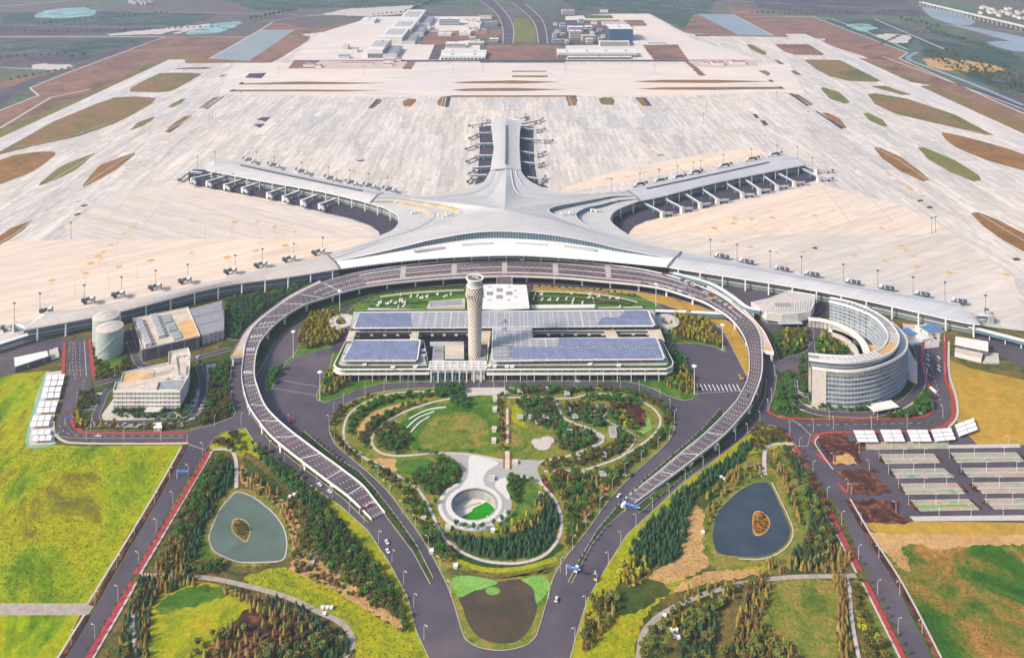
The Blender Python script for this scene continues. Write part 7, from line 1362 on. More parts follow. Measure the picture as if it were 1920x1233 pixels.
# ---------------------------------------------------------------- trees and shrubs
def leafmat(name, col, rnd=.3):
    return plain(name, col, rough=.8, var=.35, scale=1.2, spec=.15, obj=True, rnd=rnd)
LM = {'conifer': leafmat('conifer needles', S(50, 78, 46), .4), 'broad': leafmat('green leaves', S(68, 98, 38), .4), 'gold': leafmat('golden leaves', S(156, 146, 46), .35), 'olive': leafmat('olive leaves', S(108, 110, 50), .4), 'rust': leafmat('rusty needles', S(138, 116, 60), .3), 'shrub': leafmat('shrub leaves', S(80, 96, 42), .45), 'gshrub': leafmat('yellow shrub leaves', S(168, 160, 40), .35), 'young': leafmat('thin foliage', S(84, 92, 58), .3), 'grey': leafmat('bluish foliage', S(70, 84, 78), .2)}
M['bark'] = plain('bark', (.12, .09, .065, 1), var=.2)
def crown_leaf(rx, rz_, zc, n, sz, seed, shell=.45):
    r = random.Random(seed); mb = MB(); lobes = [(r.uniform(-.45, .45) * rx, r.uniform(-.45, .45) * rx, zc + r.uniform(-.4, .4) * rz_, r.uniform(.45, .75)) for _ in range(7)]
    for i in range(n):
        lx, ly, lz, lr = lobes[i % 7]; th = r.uniform(0, 2 * math.pi); u = r.uniform(-1, 1); q = math.sqrt(1 - u * u); R_ = lr * (shell + (1 - shell) * r.random() ** .5)
        p = Vector((lx + rx * R_ * q * math.cos(th), ly + rx * R_ * q * math.sin(th), lz + rz_ * R_ * u))
        a = Vector((r.gauss(0, 1), r.gauss(0, 1), r.gauss(0, .6))).normalized() * sz * r.uniform(.6, 1.3); b = a.cross(Vector((r.gauss(0, 1), r.gauss(0, 1), r.gauss(0, 1)))).normalized() * sz * r.uniform(.5, 1.0)
        mb.face([p - a, p - b * .8, p + a, p + b])
    return mb
def crown_cone(rad_, h, z0, tiers, seed, sp=9):
    r = random.Random(seed); mb = MB()
    for t in range(tiers):
        f = t / tiers; z = z0 + (h - z0) * f; R_ = rad_ * (1 - f) ** .85 + .12; zt = z + (h - z0) / tiers * 1.7; o_ = r.uniform(0, 1)
        for k in range(sp):
            a0 = 2 * math.pi * (k + o_) / sp; a1 = a0 + 2 * math.pi / sp * .62; am = (a0 + a1) / 2; rr = R_ * r.uniform(.8, 1.15)
            mb.face([(rr * math.cos(am), rr * math.sin(am), z - .25 * r.random()), (R_ * .45 * math.cos(a1 + .3), R_ * .45 * math.sin(a1 + .3), z + (zt - z) * .45), (0, 0, min(zt, h)), (R_ * .45 * math.cos(a0 - .3), R_ * .45 * math.sin(a0 - .3), z + (zt - z) * .45)])
    return mb
def tree_proto(name, cat, kind, seed):
    o = empty(name, (0, 0, 0), 'x', cat)
    tr = MB(); r = random.Random(seed)
    spec = {'conifer_tree': ('conifer', 2.25, 5.4), 'broadleaf_tree': ('broad', 2.4, 6.0), 'golden_tree': ('gold', 1.9, 8.5), 'rusty_redwood': ('rust', 1.6, 6.2), 'olive_tree': ('olive', 2.3, 5.5), 'shrub': ('shrub', 1.5, 1.8), 'yellow_shrub': ('gshrub', 1.7, 2.0), 'young_tree': ('young', 1.3, 5.0), 'dark_young_tree': ('grey', 1.7, 6.5)}[name]
    k, R_, h = spec
    if 'shrub' not in name:
        tr.tube((0, 0, 0), (0, 0, h * .6), .2, .08, 6)
        if k not in ('conifer', 'rust'):
            for q in range(5): a = q * 1.3 + seed; tr.tube((0, 0, h * (.25 + .06 * q)), (R_ * .55 * math.cos(a), R_ * .55 * math.sin(a), h * (.48 + .07 * q)), .09, .03, 4)
        tr.build('trunk', M['bark'], o)
    if k in ('conifer', 'rust'): c = crown_cone(R_, h, h * .1, 8 if k == 'conifer' else 9, seed)
    elif k == 'gold': c = crown_leaf(R_ * .75, h * .42, h * .55, 170, .55, seed)
    elif k in ('shrub', 'gshrub'): c = crown_leaf(R_, h * .5, h * .45, 90, .5, seed)
    elif k == 'young': c = crown_leaf(R_, h * .3, h * .66, 60, .38, seed, .2)
    else: c = crown_leaf(R_, h * .33, h * .62, 190, .62, seed)
    c.build('crown' if 'shrub' not in name else 'foliage', LM[k], o); reg(o); return o
TP = {n_: [(tree_proto(n_, c_, n_, s_), []) for s_ in (1, 2, 3)] for n_, c_ in (('conifer_tree', 'conifer'), ('broadleaf_tree', 'tree'), ('golden_tree', 'golden tree'), ('rusty_redwood', 'redwood'), ('olive_tree', 'tree'), ('shrub', 'shrub'), ('yellow_shrub', 'shrub'), ('young_tree', 'young tree'), ('dark_young_tree', 'young tree'))}
want = []; rt = random.Random(21)
def scatter(kinds, poly, step, lab, grp, sc=(.7, 1.3), avoid=None, z=.1, jitter=.9):
    step *= .8 if step < 10 else 1; P = GP(cr(poly, 2, True) if len(poly) > 4 else poly); xs = [p.x for p in P]; ys = [p.y for p in P]; y = min(ys)
    while y < max(ys):
        x = min(xs) + rt.random() * step
        while x < max(xs):
            px_, py_ = x + rt.uniform(-jitter, jitter) * step * .5, y + rt.uniform(-jitter, jitter) * step * .5
            if inside(px_, py_, P) and not (avoid and avoid(px_, py_)):
                k = rt.choice(kinds); want.append((k, px_, py_, z, rt.uniform(*sc), lab, grp))
            x += step
        y += step * .87
def rowt(kind, pts, step, lab, grp, sc=(.8, 1.15), z=.15):
    for p, a in every(GP(cr(pts, 4)), step): want.append((kind, p.x + rt.uniform(-.5, .5), p.y + rt.uniform(-.5, .5), z, rt.uniform(*sc), lab, grp))
CF, BL, GO, RW, OL, SH, YS, YT, DY = 'conifer_tree', 'broadleaf_tree', 'golden_tree', 'rusty_redwood', 'olive_tree', 'shrub', 'yellow_shrub', 'young_tree', 'dark_young_tree'
scatter([OL, BL, BL], [(400, 862), (424, 866), (410, 905), (392, 945), (375, 985), (352, 1010), (325, 1010), (340, 975), (365, 925)], 4.6, 'tree in the green belt left of the left pond', 'belt left of the left pond')
scatter([CF], [(424, 870), (436, 880), (432, 905), (412, 940), (398, 965), (375, 1000), (372, 1040), (350, 1078), (338, 1070), (352, 1020), (382, 965), (410, 915)], 4.8, 'dark conifer between green belt and left pond', 'conifers left of the left pond')
scatter([RW, RW, OL], [(318, 1012), (350, 1012), (345, 1075), (285, 1072)], 4.6, 'rusty tree at the lower end of the left belt', 'rusty trees above the left footpath')
scatter([BL, OL], [(350, 1060), (415, 1055), (412, 1078), (350, 1080)], 5, 'tree below the left pond', 'trees below the left pond')
scatter([CF, CF, BL], [(470, 829), (520, 868), (570, 905), (605, 940), (630, 975), (612, 985), (575, 950), (540, 915), (490, 865)], 4.4, 'dark conifer in the upper belt beside the left road', 'belt beside the left road, upper part')
scatter([CF, BL, OL, BL], [(575, 950), (625, 970), (670, 1022), (712, 1070), (745, 1115), (762, 1155), (735, 1150), (700, 1115), (660, 1080), (620, 1075), (600, 1060), (585, 1010)], 4.6, 'green tree in the lower belt beside the left road', 'belt beside the left road, lower part')
scatter([SH, OL], [(540, 940), (575, 950), (590, 1010), (585, 1040), (565, 1020), (560, 970)], 6, 'shrub right of the left pond', 'shrubs right of the left pond')
scatter([CF, RW], [(262, 1085), (350, 1080), (362, 1098), (330, 1104), (290, 1130), (278, 1180), (276, 1240), (255, 1240), (253, 1150)], 4.6, 'dark tree round the left meadow bowl', 'trees round the left meadow bowl')
scatter([CF, OL, RW], [(262, 1088), (272, 1092), (246, 1160), (243, 1240), (220, 1240), (238, 1150)], 4.6, 'tree left of the curved footpath at lower left', 'trees left of the curved footpath')
scatter([RW, RW, OL], [(402, 1100), (470, 1118), (555, 1150), (600, 1180), (560, 1190), (520, 1180), (470, 1150), (430, 1120)], 5.2, 'rusty tree below the left footpath', 'rusty trees below the left footpath')
scatter([RW, OL, RW, SH], [(440, 1165), (520, 1180), (560, 1195), (500, 1240), (345, 1240), (400, 1190)], 6.2, 'brown tree on the rough ground at lower left', 'brown trees at lower left')
scatter([CF], [(495, 1118), (540, 1133), (588, 1160), (620, 1185), (600, 1190), (560, 1162), (505, 1135)], 4.6, 'dark green conifer in the row below the left footpath', 'conifer row below the left footpath')
scatter([CF, OL, SH], [(480, 1240), (540, 1205), (600, 1180), (650, 1185), (655, 1215), (635, 1240)], 4.8, 'dark conifer at the bottom edge left of the main road', 'conifers at the bottom left')
scatter([CF], [(1398, 832), (1410, 824), (1396, 862), (1345, 898), (1305, 935), (1290, 985), (1280, 1030), (1265, 1052), (1232, 1062), (1195, 1058), (1178, 1040), (1190, 1012), (1225, 975), (1265, 932), (1325, 888)], 4.5, 'dark conifer in the belt beside the right road', 'conifer belt beside the right road')
scatter([YS, GO], [(1158, 1062), (1190, 1052), (1222, 1065), (1216, 1084), (1182, 1100), (1157, 1090)], 4.2, 'bright yellow bush beside the right road', 'bright yellow bushes beside the right road', (.7, 1.1))
scatter([CF, OL], [(1466, 850), (1490, 852), (1530, 915), (1556, 975), (1572, 1020), (1530, 1040), (1505, 1030), (1520, 990), (1505, 930)], 4.8, 'conifer in the belt right of the right pond', 'belt right of the right pond')
scatter([RW, SH], [(1446, 855), (1462, 860), (1500, 950), (1508, 985), (1495, 980), (1470, 915)], 4.5, 'rusty tree at the right bank of the right pond', 'rusty trees by the right pond')
scatter([CF, CF, OL], [(1492, 1030), (1550, 1025), (1560, 1050), (1520, 1062), (1490, 1055)], 4.8, 'conifer below the right pond', 'conifers below the right pond')
scatter([RW], [(1440, 1056), (1520, 1050), (1560, 1030), (1586, 1035), (1590, 1072), (1440, 1074)], 5, 'rusty tree above the right footpath', 'rusty trees above the right footpath')
scatter([RW, RW, OL], [(1412, 1090), (1440, 1086), (1444, 1120), (1425, 1165), (1480, 1215), (1500, 1240), (1385, 1240), (1375, 1180), (1395, 1130)], 4.8, 'brown tree right of centre on the lower right slope', 'brown trees on the lower right slope')
scatter([CF, CF, OL], [(1280, 1185), (1330, 1140), (1372, 1110), (1372, 1125), (1345, 1160), (1335, 1240), (1275, 1240)], 5, 'dark conifer on the lower right slope', 'conifers on the lower right slope')
scatter([RW], [(1562, 1082), (1586, 1085), (1598, 1240), (1574, 1240)], 4.4, 'brown tree in the narrow strip left of the thin footpath', 'brown trees in the narrow strip')
scatter([YS, OL], [(1602, 1130), (1614, 1130), (1645, 1190), (1665, 1240), (1625, 1240)], 4.6, 'yellow bush right of the thin footpath', 'yellow bushes right of the thin footpath')
scatter([SH, OL], [(1598, 1085), (1612, 1085), (1625, 1130), (1605, 1130)], 5, 'green bush at the top of the thin footpath', 'bushes by the thin footpath')
scatter([CF, OL, SH], [(1380, 1180), (1440, 1200), (1480, 1240), (1340, 1240)], 6, 'tree on the scrub at the bottom right of centre', 'trees at the bottom right')
scatter([SH, OL, BL], [(640, 1075), (690, 1105), (735, 1150), (765, 1165), (770, 1200), (740, 1165), (690, 1125), (640, 1090)], 4.4, 'bush along the ditch left of the main road', 'bushes along the left ditch')
scatter([SH, OL], [(395, 838), (440, 815), (462, 830), (450, 850), (420, 842)], 5.5, 'bush on the corner lawn above the left pond', 'bushes on the left corner lawn'); scatter([SH, OL], [(1412, 806), (1440, 800), (1470, 815), (1480, 830), (1440, 830), (1425, 850), (1410, 835)], 5.5, 'bush on the corner lawn above the right pond', 'bushes on the right corner lawn')
scatter([SH, RW], [(455, 880), (500, 905), (545, 950), (560, 1010), (545, 1045), (538, 990), (510, 940), (460, 915)], 5.5, 'bush on the bank right of the left pond', 'bushes on the bank of the left pond'); scatter([SH, OL], [(560, 1030), (620, 1075), (700, 1130), (690, 1140), (600, 1095), (548, 1066)], 7, 'bush on the bare slope below the left belt', 'bushes on the bare left slope')
scatter([SH, OL, RW], [(1110, 1130), (1150, 1110), (1165, 1140), (1140, 1180), (1100, 1230), (1088, 1200)], 5, 'bush along the ditch right of the main road', 'bushes along the right ditch'); scatter([SH, OL], [(1205, 1200), (1250, 1150), (1290, 1135), (1260, 1200), (1230, 1240), (1208, 1240)], 6, 'bush inside the bend of the right footpath', 'bushes inside the right bend')
scatter([SH, RW], [(1345, 900), (1420, 870), (1425, 895), (1380, 915), (1345, 955), (1325, 1000), (1318, 960)], 6, 'bush left of the right pond', 'bushes left of the right pond'); scatter([RW, SH], [(1290, 1110), (1360, 1100), (1430, 1090), (1400, 1120), (1330, 1140), (1280, 1175), (1250, 1180)], 6, 'brown bush below the right footpath', 'brown bushes below the right footpath')
scatter([RW, OL], [(1410, 985), (1418, 965), (1430, 962), (1438, 975), (1434, 995), (1420, 1002)], 3.2, 'reed clump on the pond island in the right pond', 'reeds on the right pond island', (.25, .45), z=.3)
scatter([OL, SH], [(440, 982), (448, 976), (460, 981), (465, 992), (462, 1008), (450, 1004), (440, 995)], 3.2, 'bush on the pond island in the left pond', 'bushes on the left pond island', (.3, .55), z=.3)
# the park: bands of planting between its paths
PONDS = [GP(q) for q in ([(430, 920), (480, 930), (530, 980), (540, 1045), (470, 1058), (400, 1040), (390, 1000)], [(1427, 900), (1450, 910), (1484, 1000), (1450, 1042), (1380, 1046), (1334, 1020), (1340, 960)], [(848, 1080), (1028, 1080), (1005, 1150), (950, 1210), (890, 1190)], plaza)]
def pav(x, y):
    for P_, w_ in park_avoid:
        for i in range(len(P_) - 1):
            a, b_ = P_[i], P_[i + 1]
            if abs(a.x - x) > 40 and abs(b_.x - x) > 40: continue
            dx, dy = b_.x - a.x, b_.y - a.y; t = max(0, min(1, ((x - a.x) * dx + (y - a.y) * dy) / (dx * dx + dy * dy + 1e-9)))
            if math.hypot(a.x + t * dx - x, a.y + t * dy - y) < w_: return True
    return math.hypot(x - SUNK.x, y - SUNK.y) < 32
scatter([CF], [(846, 1003), (900, 1012), (950, 1008), (1000, 985), (1015, 935), (1040, 945), (1046, 985), (1036, 1018), (1005, 1040), (955, 1048), (895, 1040), (858, 1020)], 4.2, 'dark conifer inside the ring path', 'conifer grove inside the ring path', avoid=pav)
scatter([RW, GO, CF], [(930, 998), (970, 985), (1000, 960), (1008, 925), (1022, 930), (1020, 965), (1000, 995), (960, 1012)], 4.6, 'tawny tree inside the ring path', 'tawny trees inside the ring path', avoid=pav)
scatter([BL, BL, OL], [(768, 893), (800, 885), (826, 868), (850, 872), (860, 890), (852, 908), (828, 925), (795, 935), (776, 915)], 4.4, 'leafy tree left of the stone plaza', 'leafy trees left of the stone plaza', avoid=pav)
scatter([BL], [(952, 905), (968, 899), (975, 925), (965, 945), (958, 930)], 4.6, 'leafy tree right of the stone plaza', 'leafy trees right of the stone plaza')
scatter([YS, SH, OL], [(700, 742), (640, 774), (627, 800), (632, 822), (658, 848), (676, 864), (668, 866), (640, 842), (623, 818), (620, 795), (635, 770), (680, 746)], 3.6, 'yellow-green bush on the outer rim of the park, left side', 'bushes on the left rim of the park', avoid=pav)
scatter([SH, OL, BL], [(706, 805), (735, 795), (765, 815), (768, 845), (735, 850), (708, 838), (700, 820)], 4.0, 'dark bush inside the left garden loop', 'bushes inside the left garden loop', avoid=pav)
scatter([SH, BL, OL], [(690, 800), (700, 790), (740, 770), (800, 752), (860, 742), (860, 747), (800, 760), (740, 780), (705, 805), (688, 830), (690, 850), (672, 830), (680, 815)], 4.2, 'green bush between the two left garden paths', 'bushes between the left garden paths', avoid=pav)
scatter([SH, BL], [(655, 785), (690, 760), (740, 745), (810, 738), (808, 745), (740, 752), (700, 768), (668, 795), (660, 820), (650, 805)], 4.4, 'green bush above the sandy bed', 'bushes above the sandy bed', avoid=pav)
scatter([BL, BL, DY], [(815, 733), (835, 727), (866, 730), (870, 740), (880, 760), (868, 768), (850, 757), (820, 748)], 4.2, 'tall dark green tree at the top of the park lawn', 'dark trees at the top of the park lawn', (.9, 1.3), avoid=pav)
scatter([CF, BL, SH, OL], [(965, 752), (1035, 750), (1048, 775), (1055, 790), (1045, 806), (1000, 796), (985, 775)], 4.6, 'garden tree between lawn and first right path', 'garden trees, first right bed', avoid=pav)
scatter([BL, SH, OL, CF], [(1060, 758), (1130, 764), (1140, 790), (1120, 805), (1075, 790), (1060, 775)], 4.2, 'garden tree in the bed of grey pavilions', 'garden trees, pavilion bed', avoid=pav)
scatter([BL, CF, SH, OL], [(1045, 805), (1100, 808), (1118, 822), (1110, 834), (1070, 848), (1050, 840)], 4.2, 'garden tree left of the dark-roofed garden house', 'garden trees, lower bed', avoid=pav)
scatter([SH, SH, BL, OL], [(1140, 760), (1165, 766), (1195, 800), (1200, 820), (1190, 835), (1170, 848), (1140, 850), (1150, 825), (1160, 805), (1140, 790)], 4.4, 'bush beside the small winding path', 'bushes by the winding path', avoid=pav)
scatter([YS], [(1150, 760), (1170, 770), (1185, 790), (1178, 805), (1160, 785)], 3.8, 'golden bush beside the brown bed', 'golden bushes by the brown bed', (.8, 1.3), avoid=pav)
scatter([SH, BL], [(1075, 750), (1110, 742), (1160, 744), (1200, 757), (1210, 765), (1160, 756), (1110, 752)], 4.6, 'bush inside the outer right park path', 'bushes inside the outer right path', avoid=pav)
scatter([SH, OL, BL], [(960, 730), (1100, 729), (1185, 735), (1222, 748), (1250, 768), (1262, 790), (1252, 815), (1190, 868), (1150, 895), (1180, 855), (1235, 812), (1243, 788), (1225, 760), (1190, 745), (1110, 734), (1060, 740), (960, 741)], 4.6, 'bush on the outer rim of the park, right side', 'bushes on the right rim of the park', avoid=pav)
scatter([SH, OL, OL], [(1015, 870), (1060, 860), (1100, 850), (1135, 840), (1165, 855), (1120, 870), (1060, 880), (1018, 880)], 5, 'bush in the long bed between two right paths', 'bushes in the long right bed', avoid=pav)
scatter([OL, SH, BL, RW], [(1030, 890), (1100, 885), (1150, 880), (1185, 870), (1140, 930), (1100, 985), (1062, 1035), (1055, 1010), (1060, 960), (1040, 925)], 5.4, 'garden tree between ring path and right road', 'trees between ring path and right road', avoid=pav)
scatter([OL, SH, YS, BL], [(690, 870), (740, 895), (780, 920), (805, 970), (822, 1010), (850, 1045), (838, 1060), (810, 1040), (780, 985), (745, 930), (700, 885)], 5.0, 'garden bush between ring path and left road', 'bushes between ring path and left road', avoid=pav)
scatter([CF, BL], [(815, 1000), (830, 1005), (848, 1030), (840, 1040), (822, 1020)], 4.4, 'dark tree at the lower left of the ring path', 'dark trees at the lower left of the ring path', avoid=pav)
scatter([OL, SH], [(934, 745), (946, 745), (946, 855), (936, 852)], 5, 'bush along the park axis', 'bushes along the park axis')
for i, (x, y) in enumerate([(856, 987), (872, 992), (888, 993), (904, 993), (927, 987), (941, 978), (953, 970), (953, 906), (965, 901), (983, 902), (998, 905), (818, 856), (800, 853), (786, 850), (828, 866), (835, 873), (848, 878), (821, 930), (816, 945)]):
    c = G(x, y); want.append((BL, c.x, c.y, .5, .95, 'round leafy tree on the edge of the stone plaza, %s of the set' % ORDS[i], 'trees round the stone plaza'))
# around the transport centre and loop
scatter([GO, GO, OL], [(560, 640), (572, 606), (596, 592), (640, 592), (638, 640), (605, 650), (578, 655)], 4.4, 'tree in the left triangle', 'golden trees in the left triangle', (.85, 1.2))
scatter([BL], [(505, 700), (530, 690), (515, 712), (506, 728)], 4.2, 'dark tree at the tip of the left green wedge', 'dark trees on the left wedge')
scatter([GO, GO, OL], [(1266, 594), (1322, 602), (1345, 632), (1354, 652), (1300, 640), (1262, 632)], 4.4, 'golden upright tree in the right triangle', 'golden trees in the right triangle', (.85, 1.2))
scatter([GO, BL, RW], [(612, 700), (628, 700), (640, 712), (660, 716), (630, 735), (600, 745), (605, 722)], 4.6, 'mixed tree at the left corner below the transport centre', 'trees at the left corner')
scatter([GO, BL, RW], [(1245, 705), (1268, 690), (1290, 700), (1300, 722), (1298, 740), (1270, 735), (1248, 722)], 4.6, 'mixed tree at the right corner below the transport centre', 'trees at the right corner')
scatter([BL, SH], [(1256, 660), (1278, 665), (1288, 695), (1268, 690), (1262, 680)], 4.2, 'dark tree right of the transport centre', 'dark trees right of the transport centre')
rowt(DY, [(600, 592), (650, 574), (700, 562), (780, 550), (870, 542)], 9, 'bluish young tree in the row behind the left roof garden', 'row behind the left roof garden')
rowt(DY, [(985, 540), (1060, 543), (1130, 549), (1200, 562)], 9, 'bluish young tree in the row behind the right roof garden', 'row behind the right roof garden')
rowt(SH, [(640, 706), (720, 706), (800, 706)], 5, 'clipped shrub in front of the transport centre, left part', 'shrubs in front of the left half'); rowt(SH, [(918, 706), (1080, 706), (1245, 704)], 6, 'clipped shrub in front of the transport centre, right part', 'shrubs in front of the right half')
for x0, x1, n_ in ((650, 712, 1), (735, 790, 1), (960, 985, 1), (1000, 1040, 1), (1105, 1150, 1), (1185, 1245, 1)):
    a, b_ = G(x0, 708), G(x1, 708); mb = MB(); r_ = random.Random(int(x0))
    for k in range(160): p = a.lerp(b_, r_.random()); mb.box((p.x, p.y + r_.uniform(-1, 1), r_.uniform(.2, 1.2)), (.7, .7, .5), r_.random() * 3)
    tag(mb.build('red_hedge', M['redleaf']), 'crimson hedge in front of the transport centre between x' .replace(' between x', ', %s from the left' % ORDS[[650, 735, 960, 1000, 1105, 1185].index(x0)]), 'hedge', 'crimson hedges')
scatter([DY, BL], [(428, 562), (470, 558), (540, 545), (580, 530), (590, 535), (530, 562), (488, 588), (455, 625), (430, 640), (424, 600)], 5.5, 'dark tree between loop road and left wing', 'trees behind the loop, left')
scatter([BL, SH, OL], [(392, 700), (412, 690), (432, 682), (426, 716), (430, 755), (436, 776), (402, 790), (370, 798), (382, 770), (394, 735)], 4.4, 'dense tree on the bank right of the office block', 'trees on the bank right of the office block')
scatter([SH, OL], [(150, 740), (180, 732), (185, 755), (160, 765), (142, 770)], 4.8, 'bush left of the office forecourt', 'bushes left of the office forecourt'); scatter([SH, GO, OL], [(140, 775), (155, 780), (165, 800), (260, 803), (350, 800), (350, 804), (165, 807), (142, 795)], 4.8, 'bush along the street below the office block', 'bushes below the office block')
scatter([BL, SH], [(215, 768), (285, 776), (340, 775), (358, 745), (362, 720), (368, 728), (360, 760), (345, 790), (280, 786), (215, 782)], 5, 'tree at the foot of the office block', 'trees at the foot of the office block')
scatter([SH, OL], [(173, 640), (178, 690), (182, 712), (235, 702), (245, 690), (235, 660), (225, 690), (190, 690)], 5, 'bush round the storage tanks', 'bushes round the storage tanks')
scatter([BL, OL, GO, SH], [(1455, 636), (1480, 622), (1512, 622), (1514, 645), (1500, 660), (1475, 668), (1460, 655)], 4.6, 'tree on the left garden island before the hotel', 'trees on the left hotel island')
scatter([GO, BL, SH], [(1528, 640), (1548, 632), (1570, 642), (1592, 660), (1560, 666), (1535, 660)], 4.4, 'tree on the oval island inside the hotel crescent', 'trees on the hotel oval')
scatter([BL, SH], [(1700, 772), (1730, 745), (1742, 730), (1750, 762), (1738, 776), (1700, 784), (1660, 784)], 4.2, 'dark tree on the corner right below the hotel', 'trees right below the hotel'); scatter([SH, BL], [(1528, 755), (1590, 766), (1640, 758), (1640, 768), (1590, 774), (1526, 766)], 4.4, 'bush at the foot of the hotel front', 'bushes at the foot of the hotel')
scatter([BL, SH, OL], [(1500, 680), (1518, 676), (1520, 750), (1505, 735), (1498, 700)], 4.6, 'tree left of the hotel front corner', 'trees left of the hotel'); scatter([SH, BL], [(1470, 705), (1485, 712), (1490, 745), (1500, 775), (1480, 780), (1458, 768), (1460, 730)], 4.8, 'bush on the verge left of the hotel road', 'bushes on the hotel verge')
rowt(YT, [(1556, 797), (1650, 796), (1745, 795)], 8, 'thin young tree in the row on the road below the hotel', 'young trees below the hotel')
for nm, pts_ in (('left', [(388, 853), (256, 1074)]), ('left', [(246, 1094), (160, 1233)])): rowt(YT, pts_, 7.5, 'thin young tree on the verge of the lower left side road', 'young trees along the lower left side road')
for pts_ in ([(1499, 848), (1618, 1074)], [(1630, 1096), (1702, 1233)]): rowt(YT, pts_, 7.5, 'thin young tree on the verge of the lower right side road', 'young trees along the lower right side road')
rowt(DY, [(588, 826), (640, 868), (700, 928), (745, 985), (780, 1040)], 6, 'dark young tree on the left median', 'trees on the left median', (.5, .75)); rowt(DY, [(1345, 780), (1290, 835), (1230, 886), (1170, 942), (1115, 1012), (1080, 1068)], 6, 'dark young tree on the right median', 'trees on the right median', (.5, .75))
rowt(SH, [(1420, 775), (1380, 815), (1330, 858), (1280, 895), (1215, 948)], 5, 'low bush on the outer right median', 'bushes on the outer right median')
rowt(SH, [(645, 689), (700, 689), (795, 688)], 4.2, 'round bush on the roof edge, left half', 'roof edge bushes, left', (.7, .8), 14.4); rowt(SH, [(970, 688), (1100, 687), (1245, 685)], 4.2, 'round bush on the roof edge, right half', 'roof edge bushes, right', (.7, .8), 14.4)
rowt(DY, [(1275, 515), (1400, 540)], 14, 'bluish tree before the right wing', 'trees before the right wing')
# low weeds and tufts that break up the open ground
M['tuft'] = patchy('grass tufts', [(.3, S(58, 78, 24)), (.45, S(104, 108, 34)), (.6, S(126, 108, 44)), (.75, S(72, 92, 34))], .25, 1.2, fine=.4)
tf = MB(); rg = random.Random(77)
for poly, n_ in (([(385, 845), (470, 832), (640, 955), (800, 1240), (662, 1240), (600, 1150), (262, 1085), (255, 1240), (190, 1240)], 15000), ([(1140, 1080), (1400, 830), (1480, 835), (1700, 1240), (1090, 1240)], 15000), ([(640, 760), (945, 735), (1240, 765), (1255, 810), (1040, 1075), (840, 1070), (630, 830)], 12000), ([(0, 840), (330, 840), (160, 1130), (0, 1130)], 9000), ([(1660, 1030), (1915, 1030), (1915, 1230), (1760, 1230)], 6000)):
    P = GP(poly); x0, x1, y0, y1 = min(p.x for p in P), max(p.x for p in P), min(p.y for p in P), max(p.y for p in P); k = 0
    while k < n_:
        x, y = rg.uniform(x0, x1), rg.uniform(y0, y1)
        if not inside(x, y, P): k += .3; continue
        k += 1
        if pav(x, y) or any(inside(x, y, q) for q in PONDS): continue
        a = rg.uniform(0, 3.14); s_ = rg.uniform(.25, .7); c_, d_ = math.cos(a) * s_, math.sin(a) * s_; h_ = rg.uniform(.15, .5)
        tf.face([(x - c_, y - d_, .1), (x + d_ * .6, y - c_ * .6, .1), (x + c_, y + d_, .1), (x, y, .1 + h_)])
tag(tf.build('grass_tufts', M['tuft']), 'low grass tufts and weeds over the open gardens', 'grass', kind='stuff')
# distant trees along the countryside edges
for pts_, lab in (([(470, 40), (560, 22)], 'far off hedge tree behind the left ponds'), ([(760, 28), (820, 2)], 'far off roadside tree behind the hangars'), ([(1530, 26), (1600, 30)], 'far off tree beyond the right perimeter'), ([(1690, 40), (1760, 55)], 'far off tree beside the right river'), ([(135, 112), (170, 108)], 'far off tree beyond the left perimeter'), ([(1740, 60), (1900, 110)], 'far off tree right of the perimeter wall')):
    rowt(BL, pts_, 34, lab, lab + 's', (3.0, 4.5))
scatter([OL, SH], [(1720, 95), (1800, 100), (1915, 140), (1915, 190), (1830, 150), (1760, 120)], 26, 'distant tree on the marsh right of the perimeter', 'distant trees on the marsh', (1.6, 3))
for q_, pts_ in enumerate([[(0, 60), (200, 58), (420, 50)], [(20, 150), (140, 126)], [(0, 108), (130, 100)], [(60, 46), (330, 22)], [(1560, 20), (1740, 34)], [(1650, 84), (1720, 60), (1830, 80)], [(1100, 12), (1330, 16)], [(480, 18), (700, 4)], [(640, 15), (900, 6)], [(1780, 110), (1920, 165)], [(1400, 24), (1530, 28)], [(700, 28), (760, 24), (830, 30)]]): rowt(SH, pts_, 24, 'far off hedgerow bush along the distant field edge, hedge %d' % (q_ + 1), 'far hedgerow %d' % (q_ + 1), (2.0, 4.2))
import re
KW = {CF: 'dark conifer', BL: 'green leafy tree', GO: 'golden upright tree', RW: 'rusty brown redwood', OL: 'olive green tree', SH: 'low green bush', YS: 'yellow bush', YT: 'thin young tree', DY: 'bluish young tree'}
ext = {}
for w_ in want: e = ext.setdefault(w_[6], [9e9, -9e9, 9e9, -9e9]); e[0] = min(e[0], w_[1]); e[1] = max(e[1], w_[1]); e[2] = min(e[2], w_[2]); e[3] = max(e[3], w_[2])
def relabel(w_):
    if 'of the set' in w_[5]: return w_
    m_ = re.search(r' (in|at|on|beside|below|inside|left of|right of|between|round|above|before|along|behind|halfway|off|beyond) ', w_[5]); loc_ = w_[5][m_.start():] if m_ else ''
    e = ext[w_[6]]; fx = (w_[1] - e[0]) / max(1, e[1] - e[0]); fy = (w_[2] - e[2]) / max(1, e[3] - e[2])
    v_ = ('far', 'middle', 'near')[2 - min(2, int(fy * 3))] if e[3] - e[2] > 14 else ''; h_ = ('left', 'centre', 'right')[min(2, int(fx * 3))] if e[1] - e[0] > 14 else ''
    return w_[:5] + (KW[w_[0]] + loc_ + (', ' + (v_ + ' ' + h_).strip() if v_ or h_ else ''), w_[6])
want = [relabel(w_) for w_ in want]
